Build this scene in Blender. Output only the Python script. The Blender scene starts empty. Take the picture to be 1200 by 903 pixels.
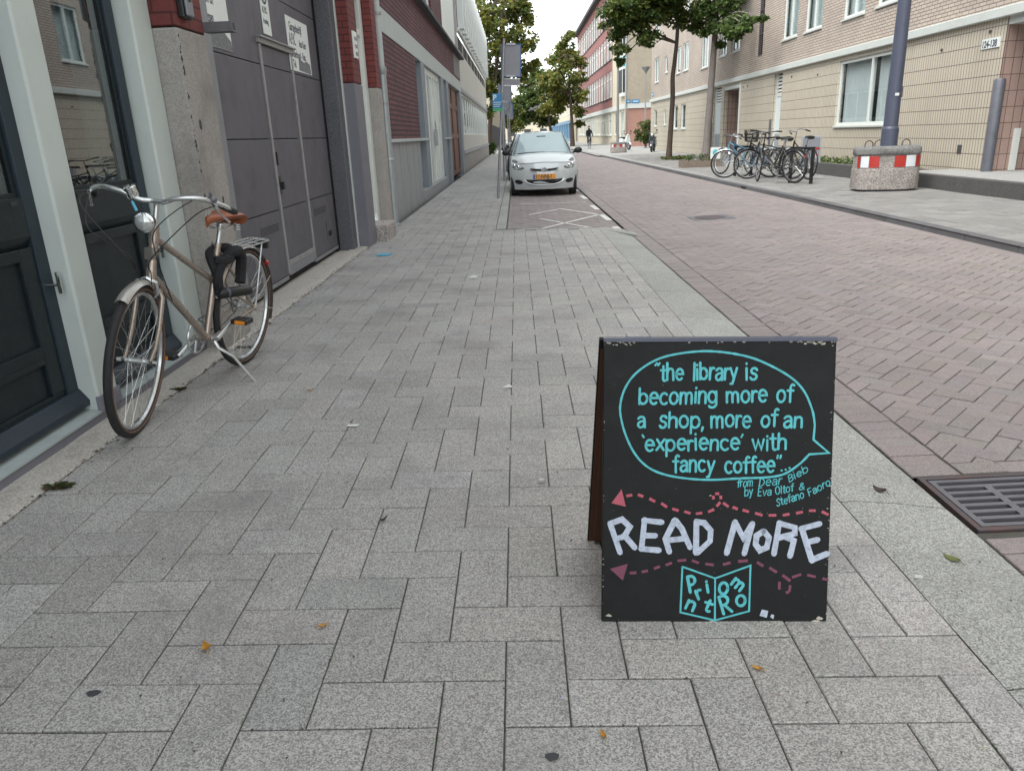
import bpy, bmesh, math, random
from mathutils import Vector, Matrix, Euler, noise
rnd = random.Random(7)
C = bpy.context.scene.collection
R = math.radians
V = Vector

# ------------------------------------------------------------------ camera, sky, sun, exposure
sc = bpy.context.scene
CAM_H = 1.28
_P, _R, _W = R(18.4), R(2.4), R(1.08)
fw = V((-math.sin(_W)*math.cos(_P), math.cos(_W)*math.cos(_P), -math.sin(_P)))
r0 = V((math.cos(_W), math.sin(_W), 0)); u0 = r0.cross(fw)
rt = r0*math.cos(_R) - u0*math.sin(_R); up = rt.cross(fw)
cd = bpy.data.cameras.new('camera'); cam = bpy.data.objects.new('camera', cd); C.objects.link(cam)
cd.sensor_width = 36; cd.lens = 36*880/1200; cd.clip_end = 2000; cd.clip_start = 0.05
cam.matrix_world = Matrix(((rt.x, up.x, -fw.x, 0), (rt.y, up.y, -fw.y, 0), (rt.z, up.z, -fw.z, CAM_H), (0, 0, 0, 1)))
sc.camera = cam
sc.view_settings.view_transform = 'Standard'; sc.view_settings.look = 'None'
sc.view_settings.gamma = 1; sc.view_settings.use_curve_mapping = False
sc.view_settings.exposure = 1.70
SUN_EL, SUN_AZ = R(60), R(232)     # azimuth measured clockwise from +Y
w = bpy.data.worlds.new('World'); sc.world = w; w.use_nodes = True
nt = w.node_tree; bg = nt.nodes['Background']
sky = nt.nodes.new('ShaderNodeTexSky'); sky.sky_type = 'NISHITA'; sky.sun_disc = False
sky.sun_elevation = SUN_EL; sky.sun_rotation = SUN_AZ; sky.air_density = 1.0; sky.dust_density = 1.0; sky.ozone_density = 1.0
hs = nt.nodes.new('ShaderNodeHueSaturation'); hs.inputs['Saturation'].default_value = 0.16
tint = nt.nodes.new('ShaderNodeMix'); tint.data_type = 'RGBA'; tint.blend_type = 'MULTIPLY'; tint.inputs[0].default_value = 1
tint.inputs[7].default_value = (0.975, 1.0, 0.985, 1)
nt.links.new(sky.outputs[0], hs.inputs['Color']); nt.links.new(hs.outputs[0], tint.inputs[6]); nt.links.new(tint.outputs[2], bg.inputs[0])
bg.inputs[1].default_value = 0.15
sl = bpy.data.lights.new('sun', 'SUN'); sl.energy = 1.1; sl.angle = R(35); sl.color = (1, 0.965, 0.92)
so = bpy.data.objects.new('sun', sl); C.objects.link(so)
sdir = V((math.sin(SUN_AZ)*math.cos(SUN_EL), math.cos(SUN_AZ)*math.cos(SUN_EL), math.sin(SUN_EL)))
so.rotation_euler = (-sdir).to_track_quat('-Z', 'Y').to_euler(); so.location = (0, 0, 30)

# ------------------------------------------------------------------ materials
def lin(r, g, b):
    f = lambda c: c/12.92 if c <= .04045 else ((c+.055)/1.055)**2.4
    return (f(r/255), f(g/255), f(b/255), 1)
def mul(c, k): return (min(c[0]*k, 1), min(c[1]*k, 1), min(c[2]*k, 1), 1)

class N:
    def __init__(s, name):
        s.m = bpy.data.materials.new(name); s.m.use_nodes = True; s.t = s.m.node_tree
        s.b = s.t.nodes['Principled BSDF']; s.out = s.t.nodes['Material Output']
    def n(s, ty, **k):
        x = s.t.nodes.new('ShaderNode'+ty)
        for a, b in k.items(): setattr(x, a, b)
        return x
    def l(s, a, b): s.t.links.new(a, b)
    def mix(s, fac, a, b, blend='MIX'):
        x = s.n('Mix', data_type='RGBA', blend_type=blend)
        for i, q in ((0, fac), (6, a), (7, b)):
            if hasattr(q, 'links'): s.l(q, x.inputs[i])
            else: x.inputs[i].default_value = q
        return x.outputs[2]
    def noise(s, scale, detail=3, vec=None, rough=.55, dist=0):
        x = s.n('TexNoise'); x.inputs['Scale'].default_value = scale; x.inputs['Detail'].default_value = detail
        x.inputs['Roughness'].default_value = rough; x.inputs['Distortion'].default_value = dist
        s.l(vec if vec else s.coord(), x.inputs['Vector']); return x.outputs['Fac']
    def coord(s):
        if not hasattr(s, '_c'): s._c = s.n('TexCoord').outputs['Object']
        return s._c
    def scaled(s, sx, sy, sz):
        x = s.n('Mapping'); x.inputs['Scale'].default_value = (sx, sy, sz); s.l(s.coord(), x.inputs[0]); return x.outputs[0]
    def ramp(s, fac, a, b, ca=(0, 0, 0, 1), cb=(1, 1, 1, 1)):
        x = s.n('ValToRGB'); e = x.color_ramp.elements; e[0].position = a; e[1].position = b; e[0].color = ca; e[1].color = cb
        s.l(fac, x.inputs[0]); return x.outputs[0]
    def bump(s, h, strength, dist=.01):
        x = s.n('Bump'); x.inputs['Strength'].default_value = strength; x.inputs['Distance'].default_value = dist
        s.l(h, x.inputs['Height'])
        if s.b.inputs['Normal'].links: s.l(s.b.inputs['Normal'].links[0].from_socket, x.inputs['Normal'])
        s.l(x.outputs[0], s.b.inputs['Normal'])

def mat(name, col, rough=.6, metal=0, var=.18, scale=4, speck=0, sscale=300, bump=0, bscale=60, attr=False, dirt=0, dscale=2.5, dcol=(.03, .028, .025, 1), streak=0, coat=0, spec=.5):
    k = N(name); c = col
    f = k.noise(scale, 5)
    c = k.mix(f, mul(col, 1-var), mul(col, 1+var))
    if speck:
        vo = k.n('TexVoronoi'); vo.inputs['Scale'].default_value = sscale*1.5; k.l(k.coord(), vo.inputs['Vector'])
        sx_ = k.n('SeparateColor'); k.l(vo.outputs['Color'], sx_.inputs[0]); sp = sx_.outputs[0]
        c = k.mix(k.ramp(sp, .08, .92), k.mix(1, c, (1-speck,)*3+(1,), 'MULTIPLY'), k.mix(1, c, (1+speck,)*3+(1,), 'MULTIPLY'))
    if attr:
        a = k.n('Attribute', attribute_name='tint'); c = k.mix(1, c, a.outputs['Color'], 'MULTIPLY')
    if dirt:
        d = k.ramp(k.noise(dscale, 6, rough=.7), .5, .75)
        x = k.n('Math', operation='MULTIPLY'); k.l(d, x.inputs[0]); x.inputs[1].default_value = dirt
        c = k.mix(x.outputs[0], c, dcol)
    if streak:
        d = k.ramp(k.noise(6, 4, k.scaled(1, 1, .06), .7), .5, .8)
        x = k.n('Math', operation='MULTIPLY'); k.l(d, x.inputs[0]); x.inputs[1].default_value = streak
        c = k.mix(x.outputs[0], c, dcol)
    if hasattr(c, 'links'): k.l(c, k.b.inputs['Base Color'])
    else: k.b.inputs['Base Color'].default_value = c
    k.b.inputs['Roughness'].default_value = rough; k.b.inputs['Metallic'].default_value = metal
    k.b.inputs['Coat Weight'].default_value = coat; k.b.inputs['Specular IOR Level'].default_value = spec
    if rough > .12:
        rr = k.n('MapRange'); rr.inputs[3].default_value = max(rough-.12, .04); rr.inputs[4].default_value = min(rough+.12, 1)
        k.l(k.noise(scale*3, 3), rr.inputs[0]); k.l(rr.outputs[0], k.b.inputs['Roughness'])
    if bump: k.bump(k.noise(bscale, 4), bump)
    return k.m

def brick(name, c1, c2, cm, bw, bh, mortar, offset=.5, rough=.85, bump=.5, var=.2, dirt=.25, dcol=(.05, .04, .035, 1), noff=(0, 0, 0), dscale=1.2):
    """wall courses laid along u = x + y and z"""
    k = N(name)
    sp = k.n('SeparateXYZ'); k.l(k.coord(), sp.inputs[0])
    ad = k.n('Math', operation='ADD'); k.l(sp.outputs[0], ad.inputs[0]); k.l(sp.outputs[1], ad.inputs[1])
    cb = k.n('CombineXYZ'); k.l(ad.outputs[0], cb.inputs[0]); k.l(sp.outputs[2], cb.inputs[1])
    mp = k.n('Mapping'); mp.inputs['Location'].default_value = noff; k.l(cb.outputs[0], mp.inputs[0])
    b = k.n('TexBrick'); b.offset = offset; b.squash = 1
    b.inputs['Color1'].default_value = c1; b.inputs['Color2'].default_value = c2; b.inputs['Mortar'].default_value = cm
    b.inputs['Scale'].default_value = 1; b.inputs['Mortar Size'].default_value = mortar; b.inputs['Mortar Smooth'].default_value = .15
    b.inputs['Brick Width'].default_value = bw; b.inputs['Row Height'].default_value = bh
    k.l(mp.outputs[0], b.inputs['Vector'])
    f = k.noise(.7, 5); c = k.mix(1, b.outputs['Color'], k.ramp(f, .25, .75, (1-var,)*3+(1,), (1+var*.6,)*3+(1,)), 'MULTIPLY')
    c = k.mix(.5, c, k.ramp(k.noise(30, 3), .3, .7, (.75,)*3+(1,), (1.1,)*3+(1,)), 'MULTIPLY')
    d = k.ramp(k.noise(dscale, 6, k.scaled(1, 1, .45), .7), .52, .8)
    x = k.n('Math', operation='MULTIPLY'); k.l(d, x.inputs[0]); x.inputs[1].default_value = dirt
    c = k.mix(x.outputs[0], c, dcol)
    k.l(c, k.b.inputs['Base Color']); k.b.inputs['Roughness'].default_value = rough
    iv = k.n('Math', operation='SUBTRACT'); iv.inputs[0].default_value = 1; k.l(b.outputs['Fac'], iv.inputs[1])
    k.bump(iv.outputs[0], bump, .008); k.bump(k.noise(90, 3), .25, .004)
    return k.m

def glass(name, boost=1.6, tintc=(.8, .86, .86, 1), ior=1.5):
    k = N(name); k.t.nodes.remove(k.b)
    lw = k.n('LayerWeight'); lw.inputs[0].default_value = .5
    pw = k.n('Math', operation='POWER'); k.l(lw.outputs['Facing'], pw.inputs[0]); pw.inputs[1].default_value = 4.0
    mu = k.n('Math', operation='MULTIPLY_ADD', use_clamp=True); k.l(pw.outputs[0], mu.inputs[0]); mu.inputs[1].default_value = .55*boost; mu.inputs[2].default_value = .045*boost
    tr = k.n('BsdfTransparent'); tr.inputs[0].default_value = tintc
    gl = k.n('BsdfGlossy'); gl.inputs['Roughness'].default_value = .012; gl.inputs['Color'].default_value = (.95, .97, 1, 1)
    x = k.n('Mix' if 0 else 'MixShader'); k.l(mu.outputs[0], x.inputs[0]); k.l(tr.outputs[0], x.inputs[1]); k.l(gl.outputs[0], x.inputs[2])
    k.l(x.outputs[0], k.out.inputs[0]); return k.m

def leafmat(name):
    k = N(name); a = k.n('Attribute', attribute_name='tint')
    k.l(a.outputs['Color'], k.b.inputs['Base Color']); k.b.inputs['Roughness'].default_value = .5
    tl = k.n('BsdfTranslucent'); k.l(a.outputs['Color'], tl.inputs[0])
    x = k.n('MixShader'); x.inputs[0].default_value = .48; k.l(k.b.outputs[0], x.inputs[1]); k.l(tl.outputs[0], x.inputs[2])
    k.l(x.outputs[0], k.out.inputs[0]); return k.m

M = dict(
 paver=mat('paver_concrete', (.325, .318, .302, 1), .72, var=.18, scale=1.3, speck=.46, sscale=200, bump=.35, bscale=260, attr=True, dirt=.75, dscale=1.4, dcol=(.17, .165, .162, 1)),
 sand=mat('joint_sand', (.075, .072, .062, 1), .95, var=.4, scale=20, bump=.6, bscale=150, dirt=.5, dscale=3, dcol=(.05, .065, .025, 1)),
 kerbcon=mat('kerb_concrete', (.30, .305, .285, 1), .75, var=.14, scale=2, speck=.45, sscale=170, bump=.35, bscale=200, attr=True, dirt=.4, dscale=2.2, dcol=(.14, .145, .13, 1)),
 roadbrick=mat('road_brick', (.222, .194, .188, 1), .7, var=.16, scale=1.0, speck=.22, sscale=160, bump=.4, bscale=130, attr=True, dirt=.25, dscale=.9, dcol=(.10, .09, .09, 1)),
 roadsheet=mat('far_road', (.19, .165, .17, 1), .9, var=.2, scale=.8, speck=.3, sscale=20),
 farpave=mat('far_pavement', (.29, .29, .28, 1), .9, var=.12, scale=.7, speck=.2, sscale=30),
 darkkerb=mat('dark_kerb', (.10, .10, .105, 1), .85, var=.25, scale=3, speck=.3, sscale=150, bump=.3, attr=True),
 paint=mat('road_paint', (.62, .62, .58, 1), .7, var=.15, scale=9, dirt=.7, dscale=14, dcol=(.22, .19, .19, 1)),
 strip=mat('strip_concrete', (.42, .40, .36, 1), .9, var=.2, scale=3, speck=.25, sscale=120, bump=.5, bscale=50, dirt=.6, dscale=3, dcol=(.14, .12, .10, 1)),
 dark=mat('dark_void', (.008, .008, .009, 1), .9, var=.1),
 doorpaint=mat('door_paint', (.011, .018, .022, 1), .38, spec=.3, var=.12, scale=2, dirt=.12, dscale=40, dcol=(.12, .12, .12, 1), bump=.05, bscale=8),
 doorpaint2=mat('stile_paint', (.019, .031, .044, 1), .4, spec=.35, var=.12, scale=2, dirt=.1, dscale=30, dcol=(.12, .12, .12, 1)),
 jamb=mat('jamb_paint', (.50, .555, .53, 1), .45, var=.06, scale=2, dirt=.15, dscale=10, dcol=(.30, .32, .30, 1)),
 sillp=mat('sill_paint', (.36, .41, .41, 1), .5, var=.1, scale=3, dirt=.3, dscale=9, dcol=(.17, .17, .18, 1)),
 sillf=mat('sill_stone', (.17, .17, .20, 1), .7, var=.15, scale=3, dirt=.3, dscale=6, dcol=(.09, .09, .1, 1)),
 pillar=mat('pillar_concrete', (.30, .285, .265, 1), .85, var=.12, scale=1.5, speck=.15, sscale=90, bump=.4, bscale=30, dirt=.8, dscale=2.6, dcol=(.15, .135, .135, 1), streak=.5),
 redbrick=brick('painted_red_brick', (.175, .040, .036, 1), (.15, .036, .033, 1), (.075, .02, .02, 1), .22, .073, .007, bump=.7, dirt=.3, dcol=(.09, .03, .028, 1)),
 gate=mat('gate_steel', (.092, .089, .107, 1), .5, var=.30, scale=.9, dirt=.65, dscale=4.5, dcol=(.042, .039, .05, 1), streak=.6, bump=.08, bscale=4),
 gateframe=mat('wicket_frame', (.30, .30, .30, 1), .5, metal=.3, var=.15, scale=6, dirt=.3, dscale=9),
 guide=mat('guide_steel', (.25, .26, .28, 1), .5, metal=.4, var=.15, dirt=.3, dscale=8),
 granite=mat('column_granite', (.10, .10, .115, 1), .45, var=.3, scale=2.0, speck=.45, sscale=140, dirt=.5, dscale=2, dcol=(.035, .035, .04, 1)),
 greypaint=mat('grey_base_paint', (.155, .155, .18, 1), .7, var=.1, scale=2, dirt=.25, dscale=5, dcol=(.09, .09, .1, 1), bump=.2, bscale=50),
 stucco=mat('stucco', (.33, .31, .29, 1), .9, var=.12, speck=.2, sscale=120, dirt=.3, bump=.4, bscale=80),
 white=mat('white_paint', (.62, .65, .62, 1), .5, var=.08, scale=3, dirt=.18, dscale=6, dcol=(.35, .36, .34, 1)),
 paleband=mat('pale_band', (.43, .47, .46, 1), .7, var=.08, scale=1.5, dirt=.25, dscale=2, dcol=(.28, .30, .30, 1), streak=.35),
 zinc=mat('zinc', (.36, .40, .41, 1), .45, metal=.6, var=.12, scale=4, dirt=.35, dscale=7, dcol=(.2, .22, .23, 1)),
 darkbrick=brick('purple_brick', (.185, .068, .075, 1), (.125, .045, .052, 1), (.035, .022, .025, 1), .23, .08, .014, bump=.8, dirt=.15),
 basepanel=mat('base_panel', (.28, .29, .30, 1), .7, var=.1, scale=2, dirt=.2, streak=.5, dcol=(.17, .17, .18, 1)),
 pilaster=mat('pilaster_paint', (.22, .25, .28, 1), .6, var=.12, scale=2, streak=.3, dcol=(.13, .14, .16, 1)),
 reddoor=mat('red_door', (.125, .04, .026, 1), .5, var=.15, scale=2, streak=.35, dcol=(.05, .02, .015, 1)),
 office=mat('office_panel', (.52, .52, .48, 1), .7, var=.06, scale=1, dirt=.25, dscale=1.2, dcol=(.38, .38, .36, 1), streak=.25),
 officeg=mat('office_grey', (.30, .29, .28, 1), .8, var=.1, scale=1, dirt=.2),
 fin=mat('white_fin', (.66, .70, .68, 1), .5, var=.05, scale=1, dirt=.1, dcol=(.45, .47, .46, 1)),
 tile=brick('cream_tile', (.545, .495, .40, 1), (.585, .53, .425, 1), (.155, .115, .095, 1), .098, .29, .0085, offset=0, rough=.45, bump=.3, var=.08, dirt=.12, dcol=(.36, .29, .2, 1), noff=(0, .03, 0)),
 pinktile=brick('pink_tile', (.36, .255, .22, 1), (.39, .28, .24, 1), (.11, .07, .06, 1), .16, .29, .007, offset=0, rough=.45, bump=.3, var=.08, dirt=.12, noff=(0, .03, 0)),
 beigebrick=brick('beige_brick', (.53, .46, .385, 1), (.46, .395, .335, 1), (.21, .165, .145, 1), .23, .075, .010, bump=.7, var=.12, dirt=.4, dcol=(.27, .21, .185, 1), dscale=.8),
 beigebrick2=brick('light_brick', (.44, .39, .30, 1), (.38, .33, .25, 1), (.26, .22, .17, 1), .22, .07, .010, bump=.5, var=.1, dirt=.2),
 schoolred=brick('school_brick', (.28, .105, .095, 1), (.25, .095, .088, 1), (.22, .12, .11, 1), .22, .07, .009, bump=.5, var=.1, dirt=.15),
 salmon=brick('salmon_brick', (.43, .235, .18, 1), (.40, .21, .165, 1), (.30, .19, .15, 1), .22, .07, .009, bump=.4, var=.1, dirt=.15),
 cream=mat('cream_render', (.52, .47, .36, 1), .85, var=.08, scale=1, dirt=.25, dscale=1, dcol=(.38, .34, .27, 1)),
 cornice=mat('cornice_paint', (.55, .58, .55, 1), .6, var=.06, scale=2, dirt=.3, dscale=4, dcol=(.33, .34, .32, 1)),
 frame=mat('window_frame', (.66, .69, .66, 1), .45, var=.05, scale=3, dirt=.1, dcol=(.4, .4, .4, 1)),
 greyframe=mat('grey_frame', (.30, .33, .36, 1), .5, var=.08),
 brownframe=mat('purple_frame', (.09, .075, .095, 1), .5, var=.1),
 curtain=mat('curtain_cloth', (.62, .68, .68, 1), .9, var=.08, scale=2),
 interior=mat('room_dark', (.04, .042, .045, 1), .9, var=.2),
 pane=glass('window_glass', .8, (.9, .92, .92, 1)), shopglass=glass('shop_glass', 2.2, (.5, .55, .55, 1)),
 steel=mat('galvanised', (.34, .35, .37, 1), .45, metal=.7, var=.15, scale=8, dirt=.2, dscale=14),
 signback=mat('sign_back', (.22, .225, .25, 1), .5, metal=.5, var=.08, scale=5, dirt=.2),
 signblue=mat('sign_blue', (.015, .09, .25, 1), .4, var=.05), signcyan=mat('sign_cyan', (.02, .20, .42, 1), .4, var=.05),
 signwhite=mat('sign_white', (.72, .76, .74, 1), .45, var=.06, dirt=.2, dscale=12, dcol=(.45, .47, .46, 1)),
 signgreen=mat('sign_green', (.06, .36, .16, 1), .45, var=.05), ink=mat('print_ink', (.04, .05, .08, 1), .6, var=.2, scale=40),
 scuff=mat('poster_backing', (.17, .18, .185, 1), .8, var=.4, scale=40, speck=.4, sscale=120),
 lamp=mat('lamp_paint', (.075, .085, .125, 1), .45, var=.15, scale=3, dirt=.3, dscale=5, dcol=(.045, .05, .07, 1)),
 block=mat('block_concrete', (.33, .30, .28, 1), .9, var=.2, scale=2, speck=.5, sscale=55, bump=.6, bscale=60, dirt=.55, dscale=3, dcol=(.10, .09, .085, 1)),
 blockrim=mat('block_rim', (.17, .17, .165, 1), .9, var=.3, scale=4, speck=.4, sscale=60, bump=.6, dirt=.4),
 refred=mat('reflector_red', (.42, .028, .022, 1), .35, var=.12, scale=15, dirt=.15, dscale=20), refwhite=mat('reflector_white', (.68, .72, .74, 1), .35, var=.06, dirt=.15, dscale=20),
 lowwall=mat('low_concrete', (.085, .083, .08, 1), .9, var=.25, scale=2, speck=.3, sscale=60, bump=.5, dirt=.5, dscale=2, dcol=(.055, .055, .055, 1), streak=.4),
 bark=mat('bark', (.085, .062, .048, 1), .9, var=.35, scale=5, bump=.9, bscale=22), greybark=mat('grey_bark', (.20, .175, .165, 1), .9, var=.3, scale=5, bump=.8, bscale=18),
 leaf=leafmat('leaf'), wood=mat('weathered_wood', (.23, .185, .15, 1), .85, var=.3, scale=12, bump=.4, bscale=40),
 board=mat('board_paint', (.0052, .0068, .0072, 1), .6, var=.25, scale=5, dirt=.35, dscale=28, dcol=(.013, .0145, .015, 1), bump=.12, bscale=35, spec=.3),
 boardwood=mat('board_wood', (.085, .034, .015, 1), .7, var=.35, scale=14, dirt=.4, dscale=8, dcol=(.02, .012, .008, 1)),
 teal=mat('teal_paint', (.085, .46, .50, 1), .6, var=.35, scale=55, dirt=.35, dscale=90, dcol=(.03, .2, .23, 1)), chalk=mat('white_marker', (.44, .50, .60, 1), .7, var=.35, scale=70, dirt=.85, dscale=75, dcol=(.17, .20, .29, 1)),
 pink=mat('pink_paint', (.42, .085, .125, 1), .6, var=.2, scale=60, dirt=.35, dscale=110, dcol=(.12, .03, .05, 1)), pinkdark=mat('dull_pink_paint', (.17, .045, .085, 1), .6, var=.3, scale=60),
 chip=mat('bare_wood_chip', (.45, .42, .36, 1), .8, var=.3, scale=60),
 black=mat('black_plastic', (.012, .012, .013, 1), .45, var=.2), rubber=mat('tyre_rubber', (.018, .018, .019, 1), .8, var=.25, scale=20),
 gum=mat('gumwall', (.11, .065, .05, 1), .7, var=.2, scale=10),
 champagne=mat('champagne_paint', (.36, .30, .255, 1), .3, metal=.65, var=.1, scale=10, dirt=.25, dscale=30, dcol=(.11, .08, .065, 1), coat=.4),
 alu=mat('alloy', (.58, .60, .60, 1), .3, metal=.9, var=.12, scale=12, dirt=.15, dscale=40), chrome=mat('chrome', (.75, .77, .77, 1), .12, metal=1, var=.05),
 fender=mat('mudguard_alloy', (.42, .40, .37, 1), .35, metal=.75, var=.12, scale=8, dirt=.3, dscale=20),
 leather=mat('saddle_leather', (.26, .075, .03, 1), .45, var=.2, scale=20, dirt=.15, dscale=20, dcol=(.12, .04, .02, 1)),
 lens=mat('lamp_lens', (.55, .58, .58, 1), .1, metal=.5, var=.3, scale=25), redlens=mat('red_lens', (.45, .02, .02, 1), .2, var=.1), amber=mat('amber_reflector', (.75, .25, .02, 1), .25, var=.1),
 fabric=mat('lock_fabric', (.012, .012, .014, 1), .9, var=.3, scale=30, bump=.5, bscale=120),
 lightblue=mat('light_blue_paint', (.12, .27, .36, 1), .35, var=.1, coat=.3), midblue=mat('blue_paint', (.06, .15, .26, 1), .35, var=.1, coat=.3), bikeblack=mat('black_paint', (.014, .015, .016, 1), .3, var=.15, coat=.3),
 carsilver=mat('silver_car_paint', (.56, .60, .61, 1), .12, metal=.12, var=.015, coat=.3), carglass=mat('car_glass', (.33, .42, .44, 1), .06, var=.1, scale=2, spec=1.0), carblack=mat('car_black', (.01, .01, .011, 1), .5, var=.1),  # car glass is opaque; reflected sky is put into its pale teal colour
 cardark=mat('dark_car_paint', (.05, .06, .08, 1), .25, metal=.4, var=.05, coat=.8),
 platey=mat('plate_yellow', (.72, .30, .02, 1), .4, var=.05), plateb=mat('plate_blue', (.02, .08, .35, 1), .4, var=.05), headl=mat('headlight', (.20, .225, .235, 1), .1, metal=.25, var=.35, scale=18, coat=1),
 rust=mat('rusty_iron', (.10, .085, .09, 1), .6, metal=.5, var=.2, scale=10, dirt=.5, dscale=6, dcol=(.22, .075, .04, 1), bump=.3, bscale=80), iron=mat('cast_iron', (.15, .15, .165, 1), .5, metal=.4, var=.2, scale=8, dirt=.25, dscale=12, dcol=(.05, .045, .05, 1), bump=.2),
 yleaf=mat('yellow_leaf', (.42, .21, .03, 1), .6, var=.35, scale=60), gleaf=mat('green_leaf', (.11, .13, .03, 1), .6, var=.4, scale=80), brleaf=mat('brown_leaf', (.05, .032, .022, 1), .7, var=.4, scale=60),
 paper=mat('paper_scrap', (.62, .64, .62, 1), .7, var=.1), bluewrap=mat('blue_wrapper', (.10, .42, .62, 1), .4, var=.2, scale=30), gumspot=mat('gum_spot', (.045, .047, .052, 1), .8, var=.2, scale=30), pebble=mat('pebble', (.5, .5, .48, 1), .8, var=.2),
 cloth=mat('dark_clothes', (.012, .013, .018, 1), .9, var=.3), skin=mat('skin', (.42, .24, .17, 1), .6, var=.1), hair=mat('hair', (.02, .014, .01, 1), .6, var=.2),
 tealglass=mat('teal_panel', (.05, .33, .40, 1), .4, var=.08), scooterw=mat('scooter_white', (.6, .64, .64, 1), .3, var=.05, coat=.5), bluewall=mat('blue_shopfront', (.10, .20, .30, 1), .6, var=.15), guard=mat('guard_steel', (.13, .135, .16, 1), .5, metal=.2, var=.15, scale=4, dirt=.3, dscale=6), roof=mat('roof_dark', (.06, .06, .065, 1), .8, var=.2),
 soil=mat('soil', (.05, .038, .028, 1), .95, var=.4, scale=20, bump=.8, bscale=40),
)

# ------------------------------------------------------------------ mesh builder
class MB:
    def __init__(s): s.v = []; s.f = []; s.mi = []; s.col = []; s.cur = 0; s.tint = (1, 1, 1)
    def add(s, vs, fs):
        o = len(s.v); s.v += [tuple(p) for p in vs]; s.col += [s.tint]*len(vs)
        s.f += [tuple(i+o for i in f) for f in fs]; s.mi += [s.cur]*len(fs); return s
    def box(s, x0, x1, y0, y1, z0, z1, m=None):
        p = [V((x, y, z)) for z in (z0, z1) for y in (y0, y1) for x in (x0, x1)]
        if m is not None: p = [m @ q for q in p]
        return s.add(p, [(0, 2, 3, 1), (4, 5, 7, 6), (0, 1, 5, 4), (2, 6, 7, 3), (0, 4, 6, 2), (1, 3, 7, 5)])
    def quad(s, a, b, c, d): return s.add([a, b, c, d], [(0, 1, 2, 3)])
    def tube(s, pts, r, n=8, cap=True, m=None):
        pts = [V(p) for p in pts]
        if m is not None: pts = [m @ p for p in pts]
        rs = r if isinstance(r, (list, tuple)) else [r]*len(pts)
        vs = []; T0 = None; A = None
        for i, p in enumerate(pts):
            a = pts[max(i-1, 0)]; b = pts[min(i+1, len(pts)-1)]; T = (b-a).normalized() if (b-a).length > 1e-9 else V((0, 0, 1))
            if A is None: A = T.orthogonal().normalized()
            else:
                A = A-T*A.dot(T)
                A = A.normalized() if A.length > 1e-6 else T.orthogonal().normalized()
            B = T.cross(A)
            vs += [p+(A*math.cos(2*math.pi*k/n)+B*math.sin(2*math.pi*k/n))*rs[i] for k in range(n)]
        fs = []
        for i in range(len(pts)-1):
            for k in range(n): fs.append((i*n+k, i*n+(k+1) % n, (i+1)*n+(k+1) % n, (i+1)*n+k))
        if cap: fs += [tuple(range(n))[::-1], tuple((len(pts)-1)*n+k for k in range(n))]
        return s.add(vs, fs)
    def lathe(s, prof, n=16, m=None, cap=True):
        """prof: (r, z) pairs round local z"""
        vs = []
        for r, z in prof:
            for k in range(n):
                p = V((r*math.cos(2*math.pi*k/n), r*math.sin(2*math.pi*k/n), z)); vs.append(m @ p if m is not None else p)
        fs = []
        for i in range(len(prof)-1):
            for k in range(n): fs.append((i*n+k, i*n+(k+1) % n, (i+1)*n+(k+1) % n, (i+1)*n+k))
        if cap: fs += [tuple(range(n))[::-1], tuple((len(prof)-1)*n+k for k in range(n))]
        return s.add(vs, fs)
    def torus(s, Rr, r, n=40, k=8, m=None, a0=0, a1=2*math.pi, sq=1):
        """ring about local y axis"""
        full = abs(a1-a0-2*math.pi) < 1e-6; nn = n if full else n+1; vs = []
        for i in range(nn):
            a = a0+(a1-a0)*i/n
            for j in range(k):
                b = 2*math.pi*j/k; q = Rr+r*math.cos(b)
                p = V((q*math.cos(a), r*sq*math.sin(b), q*math.sin(a))); vs.append(m @ p if m is not None else p)
        fs = []
        for i in range(n):
            i2 = (i+1) % nn
            for j in range(k): fs.append((i*k+j, i*k+(j+1) % k, i2*k+(j+1) % k, i2*k+j))
        return s.add(vs, fs)
    def prism(s, poly, m, t):
        """polygon in local xy, extruded t along local z"""
        n = len(poly); vs = [m @ V((x, y, 0)) for x, y in poly]+[m @ V((x, y, t)) for x, y in poly]
        return s.add(vs, [tuple(range(n))[::-1], tuple(range(n, 2*n))]+[(i, (i+1) % n, n+(i+1) % n, n+i) for i in range(n)])
    def ball(s, c, r, n=10, m=None, sx=1, sy=1, sz=1):
        vs = []; k = n//2+1
        for i in range(k):
            a = math.pi*i/(k-1)
            for j in range(n):
                b = 2*math.pi*j/n; p = V((c[0]+r*sx*math.sin(a)*math.cos(b), c[1]+r*sy*math.sin(a)*math.sin(b), c[2]+r*sz*math.cos(a))); vs.append(m @ p if m is not None else p)
        return s.add(vs, [(i*n+j, (i+1)*n+j, (i+1)*n+(j+1) % n, i*n+(j+1) % n) for i in range(k-1) for j in range(n)])
    def build(s, name, mats, parent=None, smooth=False, bevel=0, kind=None, attr=False):
        me = bpy.data.meshes.new(name); me.from_pydata(s.v, [], s.f)
        if not isinstance(mats, (list, tuple)): mats = [mats]
        for x in mats: me.materials.append(M[x])
        if len(mats) > 1: me.polygons.foreach_set('material_index', s.mi)
        if attr:
            ca = me.attributes.new('tint', 'FLOAT_COLOR', 'POINT'); fl = []
            for c in s.col: fl += [c[0], c[1], c[2], 1]
            ca.data.foreach_set('color', fl)
        me.validate(); me.update()
        if smooth:
            me.polygons.foreach_set('use_smooth', [True]*len(me.polygons))
            try: me.set_sharp_from_angle(angle=R(42))
            except Exception: pass
        o = bpy.data.objects.new(name, me); C.objects.link(o)
        if parent is not None: o.parent = parent
        if bevel:
            b = o.modifiers.new('bevel', 'BEVEL'); b.width = bevel; b.segments = 2; b.limit_method = 'ANGLE'; b.harden_normals = False
        if kind: o['kind'] = kind
        return o

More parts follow.
